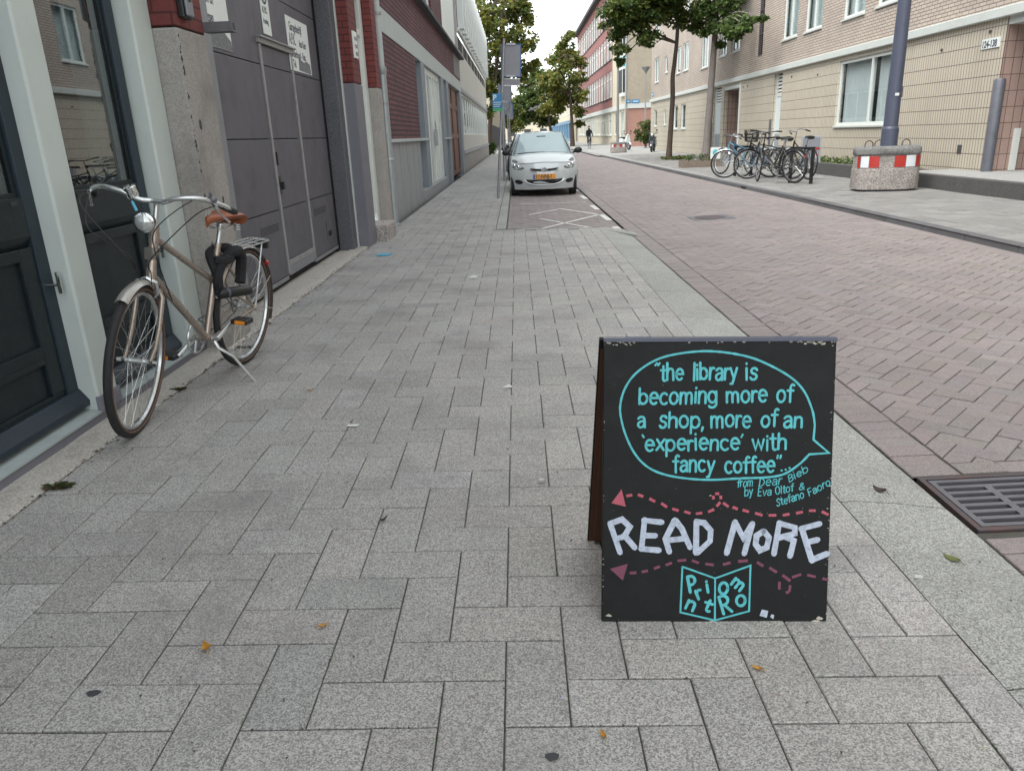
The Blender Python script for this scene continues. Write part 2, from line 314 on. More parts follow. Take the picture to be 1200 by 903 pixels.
def thing(name, label, cat, loc=(0, 0, 0), rotz=0, group=None):
    o = bpy.data.objects.new(name, None); C.objects.link(o); o.empty_display_size = .2
    o.location = loc; o.rotation_euler = (0, 0, rotz); o['label'] = label; o['category'] = cat
    if group: o['group'] = group
    return o
def tag(o, label, cat, group=None):
    o['label'] = label; o['category'] = cat
    if group: o['group'] = group
    return o
def dup(root, loc, rotz, label=None):
    r = root.copy(); C.objects.link(r); r.location = loc; r.rotation_euler = (0, 0, rotz)
    if label: r['label'] = label
    for ch in list(root.children):
        c = ch.copy(); C.objects.link(c); c.parent = r
        for g in list(ch.children):
            d = g.copy(); C.objects.link(d); d.parent = c
    return r
def text_obj(name, body, size, m4, mt, parent=None, extrude=.001, align='LEFT', sx=1, bold=0):
    cu = bpy.data.curves.new('txt', 'FONT'); cu.body = body; cu.size = size; cu.extrude = extrude; cu.align_x = align; cu.offset = bold
    t = bpy.data.objects.new('txt', cu); C.objects.link(t)
    bpy.context.view_layer.update()
    me = bpy.data.meshes.new_from_object(t.evaluated_get(bpy.context.evaluated_depsgraph_get()))
    bpy.data.objects.remove(t); me.name = name
    me.transform(m4 @ Matrix.Diagonal((sx, 1, 1, 1))); me.materials.clear(); me.materials.append(M[mt])
    o = bpy.data.objects.new(name, me); C.objects.link(o)
    if parent is not None: o.parent = parent
    return o
def frame_m(o, x, y):
    """matrix with origin o, local x, local y"""
    x = V(x).normalized(); y = V(y); z = x.cross(y).normalized(); y = z.cross(x)
    return Matrix(((x.x, y.x, z.x, o[0]), (x.y, y.y, z.y, o[1]), (x.z, y.z, z.z, o[2]), (0, 0, 0, 1)))

# ------------------------------------------------------------------ ground
def gz(x):
    if x < 1.16: return -.02*(x+2)
    if x < 1.56: return -.0632-.10*(x-1.16)
    if x < 3.4: return -.103+.018*(x-1.56)
    if x < 5.3: return -.07-.022*(x-3.4)
    return -.03
BAYZ = lambda x: -.118-.010*x

def offs(poly, d):
    n = len(poly); out = []
    for i in range(n):
        p0, p1, p2 = poly[i-1], poly[i], poly[(i+1) % n]
        e1 = V((p1[0]-p0[0], p1[1]-p0[1])); e2 = V((p2[0]-p1[0], p2[1]-p1[1]))
        if e1.length < 1e-6 or e2.length < 1e-6: return None
        e1.normalize(); e2.normalize(); n1 = V((-e1.y, e1.x)); n2 = V((-e2.y, e2.x))
        k = 1+n1.dot(n2)
        if k < .15: return None
        q = V(p1[:2])+(n1+n2)*(d/k); out.append((q.x, q.y))
    a = sum(out[i-1][0]*out[i][1]-out[i][0]*out[i-1][1] for i in range(n))/2
    return out if a > .00012 else None
def clipx(poly, lim, keep_gt, ax=0):
    out = []
    for i in range(len(poly)):
        a, b = poly[i-1], poly[i]; ia = (a[ax] >= lim) == keep_gt; ib = (b[ax] >= lim) == keep_gt
        if ia != ib:
            t = (lim-a[ax])/(b[ax]-a[ax]); out.append((a[0]+(b[0]-a[0])*t, a[1]+(b[1]-a[1])*t))
        if ib: out.append(b)
    cl = []
    for p in out:
        if not cl or (abs(p[0]-cl[-1][0])+abs(p[1]-cl[-1][1])) > .002: cl.append(p)
    if len(cl) > 2 and (abs(cl[0][0]-cl[-1][0])+abs(cl[0][1]-cl[-1][1])) < .002: cl.pop()
    return cl
def stone(mb, poly, zf, gap=.003, ch=.003, jit=.0012, deep=.012, tint=None, tilt=.0):
    if len(poly) < 3: return
    a = offs(poly, gap); b = offs(poly, gap+ch)
    if not a or not b: return
    dz = rnd.uniform(-jit, jit); cx = sum(p[0] for p in poly)/len(poly); cy = sum(p[1] for p in poly)/len(poly)
    tx, ty = rnd.gauss(0, .004+tilt), rnd.gauss(0, .004+tilt)
    z = lambda x, y: zf(x)+dz+(x-cx)*tx+(y-cy)*ty
    n = len(poly); mb.tint = tint if tint else (1, 1, 1)
    vs = [(x, y, z(x, y)) for x, y in b]+[(x, y, z(x, y)-ch*.8) for x, y in a]+[(x, y, z(x, y)-deep) for x, y in a]
    fs = [tuple(range(n))]+[(i, n+i, n+(i+1) % n, (i+1) % n) for i in range(n)]+[(n+i, 2*n+i, 2*n+(i+1) % n, n+(i+1) % n) for i in range(n)]
    mb.add(vs, fs)
def tintv(a=.1, hue=.02):
    a *= .8; hue *= .7
    k = 1+rnd.gauss(0, a); return (k*(1+rnd.gauss(0, hue)), k, k*(1+rnd.gauss(0, hue)))

def sheet(name, mt, xs, y0, y1, zf, dz=0, kind='structure', step=None):
    mb = MB(); ys = [y0, y1]
    for i in range(len(xs)-1):
        a, b = xs[i], xs[i+1]
        mb.quad((a, y0, zf(a+1e-6)+dz), (b, y0, zf(b-1e-6)+dz), (b, y1, zf(b-1e-6)+dz), (a, y1, zf(a+1e-6)+dz))
    return mb.build(name, mt, kind=kind)

sheet('ground', 'sand', [-60, -2.4, 1.16, 1.56, 1.76, 3.4, 5.24, 12, 60], -12, 420, lambda x: min(gz(x), -.10)-.06)
sheet('joint_bed', 'sand', [-1.95, 1.17], -3, 11.35, gz, -.0065)
sheet('pavement_bed', 'sand', [-1.95, -.2], 11.35, 62, gz, -.0065)
sheet('road_bed', 'sand', [1.56, 1.76, 3.4, 5.26], -3, 2.345, gz, -.0065)
sheet('road_bed', 'sand', [1.56, 1.76, 3.4, 5.26], 2.795, 62, gz, -.0065)
sheet('road_bed', 'sand', [2.03, 3.4, 5.26], 2.345, 2.795, gz, -.0065)
sheet('kerb_bed', 'sand', [1.15, 1.56], -3, 11.2, gz, -.03)
sheet('bay_bed', 'sand', [-.2, 1.56], 11.35, 62, BAYZ, -.0065)
sheet('far_road', 'roadsheet', [-.2, 1.56, 3.4, 5.0], 62, 420, gz, 0)
sheet('far_pavement', 'farpave', [-2.4, -.2], 62, 420, gz, 0)
sheet('opposite_pavement_bed', 'sand', [5.24, 9.3], -3, 45, lambda x: -.03, -.009)
sheet('opposite_pavement_far', 'farpave', [4.62, 12.0], 45, 420, lambda x: -.03, 0)

# near pavement: 2:1 herringbone in 0.157 m units, straight to the street
U = .157; UY = .1585; X0, Y0 = -.863, 1.742
mb = MB()
def lay(x0, x1, y0, y1, lo, hi, ymax, ymin=-1.2):
    if y1 < ymin or y0 > ymax: return
    x0c, x1c = max(x0, lo), min(x1, hi); y1c = min(y1, ymax)
    if x1c-x0c < .02 or y1c-y0 < .02: return
    edge = .03 if x0c < lo+.16 and y0 > 3.6 else 0
    stone(mb, [(x0c, y0), (x1c, y0), (x1c, y1c), (x0c, y1c)], gz, .0021, .003, .0016, tint=tintv(.055, .012), tilt=edge*.5)
for c in range(-10, 16):
    for r_ in range(-22, 285):
        d = (c-r_) % 4; x = X0+c*U; y = Y0+r_*UY; far = y > 11.1
        hi = -.36 if far else 1.16; ym = 45 if far else 11.22
        if d == 0: lay(x, x+2*U, y, y+UY, -1.94, hi, ym)
        elif d == 2: lay(x, x+U, y-UY, y+UY, -1.94, hi, ym)
mb.build('pavement', 'paver', kind='structure', attr=True)
# a column of large square flags fills the pavement far off
mb = MB()
for i in range(110):
    for j in range(5): stone(mb, [(-1.94+.316*j, 45+.3*i*1), (-1.94+.316*(j+1), 45+.3*i), (-1.94+.316*(j+1), 45.3+.3*i), (-1.94+.316*j, 45.3+.3*i)], gz, .004, .004, tint=tintv(.07, .01)) if 45+.3*i < 62 else None
mb.build('pavement', 'paver', kind='structure', attr=True)

# sloping kerb band along the near road edge and the kerb round the parking bay
mb = MB(); y = -2.47
while y < 11.1:
    mb.tint = tintv(.05, .01); y1 = min(y+1.0, 11.32); xs = [1.163, 1.20, 1.36, 1.50, 1.555, 1.558]; zs = [gz(1.16)-.004, gz(1.2)+.004, gz(1.36)+.004, gz(1.5)-.002, gz(1.56)-.006, gz(1.56)-.03]
    n = 10; vs = []
    for j in range(n+1):
        yy = y+.003+(y1-y-.006)*j/n
        for a, z in zip(xs, zs): vs.append((a+noise.noise(V((a*3, yy*2.2, 1)))*.004*(a > 1.4), yy, z+noise.noise(V((a*6, yy*5, 3)))*.002))
    k = len(xs); mb.add(vs, [(j*k+i, j*k+i+1, (j+1)*k+i+1, (j+1)*k+i) for j in range(n) for i in range(k-1)]+[tuple(range(k))[::-1]])
    y += 1.0
mb.build('kerb', 'kerbcon', kind='structure', attr=True, smooth=True)
mb = MB()
for i in range(55):
    mb.tint = tintv(.06, .01); y = 11.33+i*.95; mb.box(-.352, -.205, y, y+.944, -.2, gz(-.3)+.003)
for i in range(2):
    mb.tint = tintv(.05, .01); mb.box(-.352+i*.72, -.352+(i+1)*.72-.006, 11.225, 11.325, -.2, -.046-.010*i)
mb.tint = (1, 1, 1); mb.add([(1.09, 11.22, -.06), (1.09, 11.325, -.06), (1.60, 10.62, -.064), (1.60, 10.40, -.075), (1.09, 11.22, -.13), (1.09, 11.325, -.13), (1.60, 10.62, -.13), (1.60, 10.40, -.13)], [(0, 3, 2, 1), (0, 4, 7, 3), (1, 2, 6, 5), (2, 3, 7, 6)])
mb.build('kerb', 'kerbcon', kind='structure', attr=True, bevel=.008)

# road bricks: gutter course and 45 degree herringbone
mb = MB(); y = -1.5
GR = (1.56, 2.02, 2.34, 2.80)      # opening left for the drain grate
while y < 48:
    if not (y+.1 > GR[2] and y < GR[3]): stone(mb, [(1.562, y), (1.762, y), (1.762, y+.1), (1.562, y+.1)], gz, .0026, .0035, .0025, tint=tintv(.06, .02))
    y += .1
b = .1005; s2 = math.sqrt(.5)
def herring(mb, xlo, xhi, ylo, yhi, zf, tintf, keepout=False):
    cx, cy = 1.766, -.6
    n = int((yhi-cy)/b*.75)+60
    for c in range(-n, n):
        for r_ in range(-n, n):
            d = (c-r_) % 4
            if d not in (0, 2): continue
            px = cx+(c-r_)*b*s2; py = cy+(c+r_)*b*s2
            if px < xlo-.4 or px > xhi+.4 or py < ylo-.4 or py > yhi+.4: continue
            u, v = c*b, r_*b
            rect = [(u, v), (u+2*b, v), (u+2*b, v+b), (u, v+b)] if d == 0 else [(u, v-b), (u+b, v-b), (u+b, v+b), (u, v+b)]
            poly = [(cx+(p-q)*s2, cy+(p+q)*s2) for p, q in rect]
            for lim, g_, ax in ((xlo, True, 0), (xhi, False, 0), (ylo, True, 1), (yhi, False, 1)):
                poly = clipx(poly, lim, g_, ax)
                if len(poly) < 3: break
            if len(poly) < 3: continue
            if keepout and min(p[0] for p in poly) < 2.135 and min(p[1] for p in poly) < 2.902 and max(p[1] for p in poly) > 2.248:
                pc = [clipx(poly, 2.135, True, 0), clipx(poly, 2.248, False, 1), clipx(poly, 2.902, True, 1)]; ar = lambda q: abs(sum(q[i-1][0]*q[i][1]-q[i][0]*q[i-1][1] for i in range(len(q)))) if len(q) > 2 else 0
                poly = max(pc, key=ar)
                if ar(poly) < .002: continue
            stone(mb, poly, zf, .0026, .0035, .0025, tint=tintf())
rt_ = lambda: tintv(.06, .025)
herring(mb, 1.766, 5.06, -.6, 46, gz, rt_, True)
for xa, xb, ya, yb in [(1.766, 1.95, 2.80, 2.90), (1.95, 2.133, 2.80, 2.90), (1.766, 1.95, 2.25, 2.348), (1.95, 2.133, 2.25, 2.348)]+[(2.033, 2.133, 2.35+i*.1125, 2.4625+i*.1125) for i in range(4)]: stone(mb, [(xa, ya), (xb, ya), (xb, yb), (xa, yb)], gz, .0026, .0035, .0025, tint=rt_())
mb.build('road', 'roadbrick', kind='structure', attr=True)
mb = MB(); herring(mb, -.2, 1.558, 11.34, 26, BAYZ, lambda: tuple(c*1.02 for c in tintv(.06, .025)))
mb.build('parking_bay', 'roadbrick', kind='structure', attr=True)
sheet('far_bay', 'roadsheet', [-.2, 1.558], 26, 62, BAYZ, 0)
sheet('far_gutter', 'roadsheet', [1.56, 3.4, 5.0], 46, 62, gz, 0)
# opposite gutter, kerb and pavement (the kerb closes in slightly down the street)
kx = lambda y: 5.24 if y < 14 else 5.24-(y-14)*.0122
mb = MB(); y = -2
while y < 46:
    y1 = y+1.0; mb.tint = tintv(.05, .02)
    mb.add([(kx(y)-.19, y, gz(5.05)-.0), (kx(y), y, gz(5.2)), (kx(y1), y1-.006, gz(5.2)), (kx(y1)-.19, y1-.006, gz(5.05))], [(0, 1, 2, 3)]); y = y1
mb.build('gutter', 'roadbrick', kind='structure', attr=True)
mb = MB(); y = -2
while y < 120:
    y1 = y+1.0; mb.tint = tintv(.08, .01); a, c = kx(y), kx(y1)
    p = [(a, y+.004, -.13), (a+.01, y+.004, -.038), (a+.028, y+.004, -.027), (a+.13, y+.004, -.027), (c, y1-.004, -.13), (c+.01, y1-.004, -.038), (c+.028, y1-.004, -.027), (c+.13, y1-.004, -.027)]
    mb.add(p, [(0, 4, 5, 1), (1, 5, 6, 2), (2, 6, 7, 3), (0, 1, 2, 3)]); y = y1
mb.build('kerb', 'darkkerb', kind='structure', attr=True)
mb = MB(); FL = .30
for j in range(13):
    for i in range(-8, 160):
        x = 5.37+j*FL; y = i*FL+(j % 2)*.15
        if y > 45: continue
        stone(mb, [(x, y), (x+FL, y), (x+FL, y+FL), (x, y+FL)], lambda q: -.03, .004, .004, .003, tint=tuple(.64*c for c in tintv(.10, .01)))
mb.build('opposite_pavement', 'paver', kind='structure', attr=True)
# flag-stone filler between kerb and flags where the kerb closes in
mb = MB(); mb.add([(kx(14)+.128, 13.9, -.032), (5.38, 13.9, -.032), (5.38, 45, -.032), (kx(45)+.128, 45, -.032)], [(0, 1, 2, 3)]); mb.build('kerb_filler', 'farpave', kind='structure')

# raised terrace in front of the tiled flats
mb = MB(); mb.box(8.0, 8.16, 4, 16.6, -.1, .235); o = mb.build('terrace_edge', 'lowwall', kind='structure', bevel=.012)
sheet('terrace', 'farpave', [8.16, 11.5], 4, 16.6, lambda x: .232, 0)

# painted bay markings (4 mm above the bricks)
mb = MB()
def line(x0, y0, x1, y1, wd, zf=BAYZ):
    d = V((x1-x0, y1-y0)); n_ = V((-d.y, d.x)).normalized()*wd/2
    P = [(x0+n_.x, y0+n_.y), (x1+n_.x, y1+n_.y), (x1-n_.x, y1-n_.y), (x0-n_.x, y0-n_.y)]
    mb.add([(x, y, zf(x)+.0055) for x, y in P], [(0, 1, 2, 3)])
for ya, yb in ((11.32, 11.85), (12.75, 13.7), (14.65, 15.6), (17.2, 18.1), (19.6, 20.5), (22.1, 23)): line(1.47, yb, 1.50, ya, .10)
line(.37, 11.92, 1.42, 13.71, .07); line(1.40, 13.8, .80, 15.07, .07); line(.78, 15.0, .18, 14.06, .06); line(.36, 13.34, 1.07, 11.86, .06); line(.02, 16.39, 1.42, 16.33, .07)
mb.build('bay_marking', 'paint', kind='structure')

# ------------------------------------------------------------------ building helpers
def wallx(mb, X, y0, y1, z0, z1, holes=(), depth=.12, s=1, m=None):
    """wall facing s*x with openings (ya, yb, za, zb) and their reveals"""
    ys = sorted({y0, y1, *[h[0] for h in holes], *[h[1] for h in holes]}); zs = sorted({z0, z1, *[h[2] for h in holes], *[h[3] for h in holes]})
    ys = [q for q in ys if y0 <= q <= y1]; zs = [q for q in zs if z0 <= q <= z1]
    for i in range(len(ys)-1):
        for j in range(len(zs)-1):
            cy, cz = (ys[i]+ys[i+1])/2, (zs[j]+zs[j+1])/2
            if any(h[0] < cy < h[1] and h[2] < cz < h[3] for h in holes): continue
            q = [(X, ys[i], zs[j]), (X, ys[i+1], zs[j]), (X, ys[i+1], zs[j+1]), (X, ys[i], zs[j+1])]
            mb.add(q if s > 0 else q[::-1], [(0, 1, 2, 3)])
    for a, b_, c, d in holes:
        x2 = X-s*depth
        for q in ([(X, a, c), (X, a, d), (x2, a, d), (x2, a, c)], [(X, b_, c), (x2, b_, c), (x2, b_, d), (X, b_, d)], [(X, a, c), (x2, a, c), (x2, b_, c), (X, b_, c)], [(X, a, d), (X, b_, d), (x2, b_, d), (x2, a, d)]):
            mb.add(q if s > 0 else q[::-1], [(0, 1, 2, 3)])
def bx(mb, X, s, d0, d1, y0, y1, z0, z1):
    """box between depths d0..d1 measured outward from plane X"""
    a, b_ = X+s*d0, X+s*d1; return mb.box(min(a, b_), max(a, b_), y0, y1, z0, z1)
def window(par, X, s, ya, yb, za, zb, depth=.10, fwid=.06, muls=(), bars=(), fm='frame', curtain=True, sill=True, pane='pane', back='interior', gap=.09, cdens=9, csplit=None):
    f = MB(); xi = -depth
    bx(f, X, s, xi, xi+.06, ya+.002, ya+fwid, za+.002, zb-.002); bx(f, X, s, xi, xi+.06, yb-fwid, yb-.002, za+.002, zb-.002)
    bx(f, X, s, xi, xi+.058, ya+fwid, yb-fwid, za+.002, za+fwid); bx(f, X, s, xi, xi+.058, ya+fwid, yb-fwid, zb-fwid, zb-.002)
    for y in muls: bx(f, X, s, xi+.002, xi+.062, y-fwid*.5, y+fwid*.5, za+fwid, zb-fwid)
    for z in bars: bx(f, X, s, xi+.004, xi+.056, ya+fwid, yb-fwid, z-fwid*.4, z+fwid*.4)
    w_ = f.build('window', fm, par, bevel=.004)
    p = MB(); bx(p, X, s, xi+.022, xi+.026, ya+fwid*.5, yb-fwid*.5, za+fwid*.5, zb-fwid*.5); p.build('pane', pane, w_)
    k = MB(); bx(k, X, s, xi-gap-.33, xi-gap-.30, ya-.25, yb+.6, za-.25, zb+.25); k.build('room', back, w_)
    if curtain:
        c = MB(); segs = [(ya-.12, yb+.5)] if csplit is None else csplit
        for a, b_ in segs:
            n = max(6, int((b_-a)*cdens*6)); vs = []
            for i in range(n+1):
                y = a+(b_-a)*i/n; dx = -.08-.035*abs(math.sin(i*math.pi/6+noise.noise(V((y*3, X, za)))*1.6))-.012*noise.noise(V((y*9, 2, za)))
                vs += [(X+s*(xi+dx-gap*.3), y, za-.03), (X+s*(xi+dx*.9-gap*.3), y, zb+.03)]
            c.add(vs, [(2*i, 2*i+2, 2*i+3, 2*i+1) for i in range(n)])
        c.build('curtain', 'curtain', w_, smooth=True)
    if sill:
        q = MB(); bx(q, X, s, -depth+.062, .045, ya-.03, yb+.03, za-.05, za+.001); q.build('sill', 'cornice' if fm == 'frame' else fm, w_, bevel=.006)
    return w_

WORLD = []
def wthing(name, label, cat, base, group=None):
    """a thing whose parts are modelled in world coordinates; its Empty stands at the base"""
    o = thing(name, label, cat, base, 0, group); WORLD.append(o); return o

# ------------------------------------------------------------------ shop with the dark doors
B = wthing('shop_building', 'shop front with dark half-glazed doors between pale posts beside the champagne bicycle', 'building', (-2.2, 2, 0))
m = MB(); wallx(m, -2.14, -8, 4.86, 2.95, 9.5, [(-6, -4.6, 4.2, 6.2), (-2, -.6, 4.2, 6.2), (2, 3.4, 4.2, 6.2)], .15); wallx(m, -2.14, -8, -.8, -.1, 2.95); m.build('wall', 'redbrick', B)
for a in (-6, -2, 2): window(B, -2.14, 1, a, a+1.4, 4.2, 6.2, .12, muls=(a+.7,))
m = MB(); m.box(-2.6, -2.55, -8, 4.86, -.1, 2.95); m.build('room', 'interior', B)
m = MB(); m.box(-2.26, -2.10, -.8, 4.86, 2.72, 2.95); m.build('lintel', 'jamb', B, bevel=.006)
# stone base, sloping painted sill
m = MB(); m.add([(-2.13, -8, -.05), (-2.13, 4.86, -.05), (-2.13, 4.86, .045), (-2.13, -8, .045)], [(0, 1, 2, 3)]); m.box(-2.3, -2.131, -8, 4.86, -.08, .044); m.build('plinth', 'sillf', B)
m = MB(); vs = []
for y in (-8, 4.86): vs += [(-2.122, y, .046), (-2.122, y, .056), (-2.30, y, .085), (-2.30, y, .046)]
m.add(vs, [(0, 1, 5, 4), (1, 2, 6, 5), (2, 3, 7, 6), (0, 3, 2, 1), (4, 5, 6, 7)]); m.build('sill', 'sillp', B)
DOORS = [(-.72, 1.14), (1.34, 3.52), (3.70, 4.60)]
for a, b_ in ((-.8, -.70), (1.16, 1.33), (3.515, 3.702), (4.62, 4.858)):
    m = MB(); m.box(-2.30, -2.125, a, b_, .052, 2.95); o = m.build('post', 'jamb', B, bevel=.012)
    q = MB(); q.box(-2.14, -2.113, a-.004, b_+.004, .05, .13); q.build('post_foot', 'sillf', o, bevel=.004)
def leaf_door(y0, y1):
    D = MB(); X = -2.215; zt = 2.70
    st = .085
    D.box(X-.05, X, y0, y0+st, .10, zt); D.box(X-.05, X, y1-st, y1, .10, zt); D.box(X-.05, X-.001, y0+st, y1-st, zt-.12, zt)
    d = D.build('door', 'doorpaint2', B, bevel=.004)
    q = MB(); q.box(X-.05, X-.003, y0+st, y1-st, .93, 1.105); q.build('middle_rail', 'doorpaint', d, bevel=.004)
    q = MB(); q.box(X-.06, X-.03, y0+st, y1-st, .14, .93); 
    q.box(X-.03, X-.012, y0+st, y1-st, .355, .385); q.box(X-.03, X-.014, y0+st, y1-st, .16, .20)
    q.add([(X-.004, y0+st, .93), (X-.004, y1-st, .93), (X-.03, y1-st, .885), (X-.03, y0+st, .885)], [(0, 1, 2, 3)])
    for ya, yb in ((y0+st, y0+st+.10), (y1-st-.10, y1-st)): q.box(X-.031, X-.010, ya, yb, .20, .885)
    q.box(X-.031, X-.0105, y0+st+.1, y1-st-.1, .83, .885); q.box(X-.031, X-.0105, y0+st+.1, y1-st-.1, .385, .44)
    q.build('door_panel', 'doorpaint', d, bevel=.004)
    q = MB(); vs = []
    for y in (y0, y1): vs += [(X-.06, y, .088), (X+.042, y, .088), (X+.045, y, .115), (X+.004, y, .175), (X-.06, y, .175)]
    q.add(vs, [(i, (i+1) % 5, 5+(i+1) % 5, 5+i) for i in range(5)]+[(4, 3, 2, 1, 0), (5, 6, 7, 8, 9)]); q.build('weather_bar', 'doorpaint2', d, bevel=.003)
    q = MB()
    for y in (y0+st+.08, y1-st-.09): q.box(X-.01, X+.0015, y, y+.045, 1.072, 1.09)
    q.build('vent_slot', 'interior', d)
    q = MB(); q.box(X-.035, X-.031, y0+st, y1-st, 1.105, zt-.12); q.build('pane', 'shopglass', d)
    q = MB(); q.box(X-.032, X-.018, y0+st, y1-st, 1.105, 1.125); q.box(X-.032, X-.018, y0+st, y0+st+.018, 1.125, zt-.12); q.box(X-.032, X-.018, y1-st-.018, y1-st, 1.125, zt-.12); q.build('glazing_bead', 'doorpaint', d)
    q = MB(); q.tube([(X, y1-.045, .70), (X+.045, y1-.045, .70), (X+.05, y1-.045, .76), (X+.05, y1-.045, .66)], .009, 8); q.build('handle', 'chrome', d, smooth=True)
    # grey curtain hanging inside
    q = MB(); n = 60; vs = []; ya, yb = y1-.62*(y1-y0)*.45, y1-.06
    for i in range(n+1):
        y = ya+(yb-ya)*i/n; dx = -.13-.03*math.sin(i*1.1)-.01*math.sin(i*.37)
        vs += [(X+dx, y, .9), (X+dx, y, 2.8)]
    q.add(vs, [(2*i, 2*i+2, 2*i+3, 2*i+1) for i in range(n)]); q.build('curtain', 'curtain', d, smooth=True)
for a, b_ in DOORS: leaf_door(a, b_)

strip = MB(); n = 120; vs = []
for i in range(n+1):
    y = -3+13.0*i/n; e = -1.945+.010*noise.noise(V((y*2.3, 0, 0)))
    for x, z in ((-2.135, .004), (-2.05, .006), (e-.02, .004), (e, -.004), (e, -.03)): vs.append((x, y, z+.004*noise.noise(V((x*7, y*4, 2)))))
strip.add(vs, [(i*5+j, i*5+j+1, (i+1)*5+j+1, (i+1)*5+j) for i in range(n) for j in range(4)]); o = strip.build('concrete_strip', 'strip', kind='structure', smooth=True)
mb = MB(); mb.box(-2.5, -2.13, 4.8, 11, -.08, -.004); mb.build('threshold_slab', 'strip', kind='structure')

# ------------------------------------------------------------------ garage with the steel door
B = wthing('garage', 'red-painted brick garage with a big grey-purple steel door and wicket, behind the bicycle saddle', 'building', (-2.2, 7.4, 0))
m = MB(); m.box(-2.6, -1.985, 4.862, 5.30, 1.97, 9.0); m.box(-2.6, -1.925, 9.70, 10.17, 1.955, 9.0); m.box(-2.6, -1.925, 11.28, 11.64, 1.99, 9.0); m.box(-2.6, -2.0, 5.302, 9.698, 3.3, 9.0); m.box(-2.6, -2.05, 10.172, 11.278, 3.1, 9.0); m.box(-2.6, -2.1, 11.642, 12.2, -.1, 9)
m.build('brickwork', 'redbrick', B, bevel=.01)
m = MB(); m.box(-2.6, -1.98, 4.862, 5.305, -.1, 1.966); o = m.build('pillar', 'pillar', B, bevel=.015)
q = MB()      # the broken arris of the pillar
for i in range(80):
    z = 1.95-i*.0165-rnd.random()*.01
    if noise.noise(V((0, 0, z*7))) > -.12: q.ball((-1.983+rnd.uniform(-.004, .003), 4.868+rnd.uniform(-.003, .012), z+rnd.uniform(-.01, .01)), rnd.uniform(.003, .0095)*rnd.choice((.6, 1, 1.2)), 5, sx=.6, sz=rnd.uniform(1, 2.6))
q.build('chipped_edge', 'gumspot', o)
q = MB(); q.ball((-1.979, 4.98, 1.42), .022, 7, sx=.15, sz=1.6); q.build('hole', 'gumspot', o); q = MB(); q.ball((-1.979, 5.16, .95), .016, 7, sx=.15, sz=1.6); q.build('hole', 'gumspot', o)
m = MB(); m.box(-2.6, -1.92, 9.70, 10.175, -.1, 1.95); o = m.build('column_base', 'greypaint', B, bevel=.012)
m = MB(); m.box(-2.6, -1.92, 11.28, 11.64, -.1, 1.985); m.build('column_base', 'stucco', B, bevel=.012)
m = MB(); m.box(-2.255, -2.075, 9.44, 9.696, -.1, 3.3); m.build('granite_jamb', 'granite', B, bevel=.008)
m = MB(); m.box(-2.082, -2.06, 9.66, 9.70, -.05, 3.2); m.build('pale_bead', 'jamb', B)
m = MB(); m.box(-2.30, -2.20, 5.86, 5.99, 0, 3.3); m.build('guide_rail', 'guide', B, bevel=.004)
m = MB(); m.box(-2.34, -2.29, 5.3, 9.6, -.05, 3.3); m.build('gap', 'dark', B)
m = MB(); zs = [.085, .705, 1.335, 1.965, 2.605, 3.29]
for i in range(5):
    for ya, yb in ((5.95, 7.215), (8.245, 9.33)): m.box(-2.285, -2.25, ya, yb, zs[i]+.004, zs[i+1]-.004)
    if i == 3: m.box(-2.285, -2.25, 7.215, 8.245, 2.19, zs[4]-.004)
    if i > 3: m.box(-2.285, -2.25, 7.215, 8.245, zs[i]+.004, zs[i+1]-.004)
G = m.build('garage_door', 'gate', B, bevel=.003)
q = MB()
for i in range(4): q.box(-2.283, -2.2505, 7.27, 8.19, max(zs[i]+.004, .22), min(zs[i+1]-.004, 2.135))
wd = q.build('wicket_door', 'gate', B, bevel=.003)
q = MB(); q.box(-2.28, -2.236, 7.22, 7.262, .09, 2.14); q.box(-2.28, -2.236, 8.198, 8.24, .09, 2.14); q.box(-2.28, -2.238, 7.262, 8.198, .165, .215); q.build('wicket_frame', 'gateframe', wd, bevel=.004)
q = MB(); q.box(-2.28, -2.20, 7.17, 8.29, 2.185, 2.20); q.box(-2.28, -2.224, 7.18, 8.28, 2.142, 2.184); q.build('wicket_head', 'gateframe', wd, bevel=.004)
q = MB(); q.box(-2.28, -2.240, 7.262, 8.198, .075, .164); q.build('kick_plate', 'guide', wd)
q = MB(); q.box(-2.25, -2.225, 7.275, 7.30, 1.10, 1.22); q.box(-2.25, -2.205, 7.30, 7.345, .88, .95); q.box(-2.25, -2.235, 7.28, 7.33, .84, 1.0); q.build('lock', 'black', wd, bevel=.003)
for a, b_ in ((5.95, 7.215), (8.245, 9.33)): q = MB(); q.box(-2.285, -2.246, a, b_, .045, .082); q.build('bottom_rail', 'guide', G)
for a, b_ in ((6.6, 7.12), (8.42, 8.93)):
    q = MB(); q.box(-2.25, -2.243, a, b_, .515, .60); v_ = q.build('vent', 'gate', G)
    q = MB()
    for i in range(4): q.box(-2.25, -2.2425, a+.02, b_-.02, .53+i*.018, .537+i*.018)
    q.build('vent_slot', 'dark', G)
q = MB(); q.box(-2.25, -2.242, 8.86, 9.10, .20, .42); q.build('letter_flap', 'gate', G, bevel=.003)
q = MB(); q.box(-2.25, -2.240, 8.90, 9.06, .24, .30); q.build('letter_slot', 'dark', G)
m = MB(); m.box(-2.3, -2.26, 9.33, 9.44, -.02, 3.3); m.build('gap', 'dark', B)
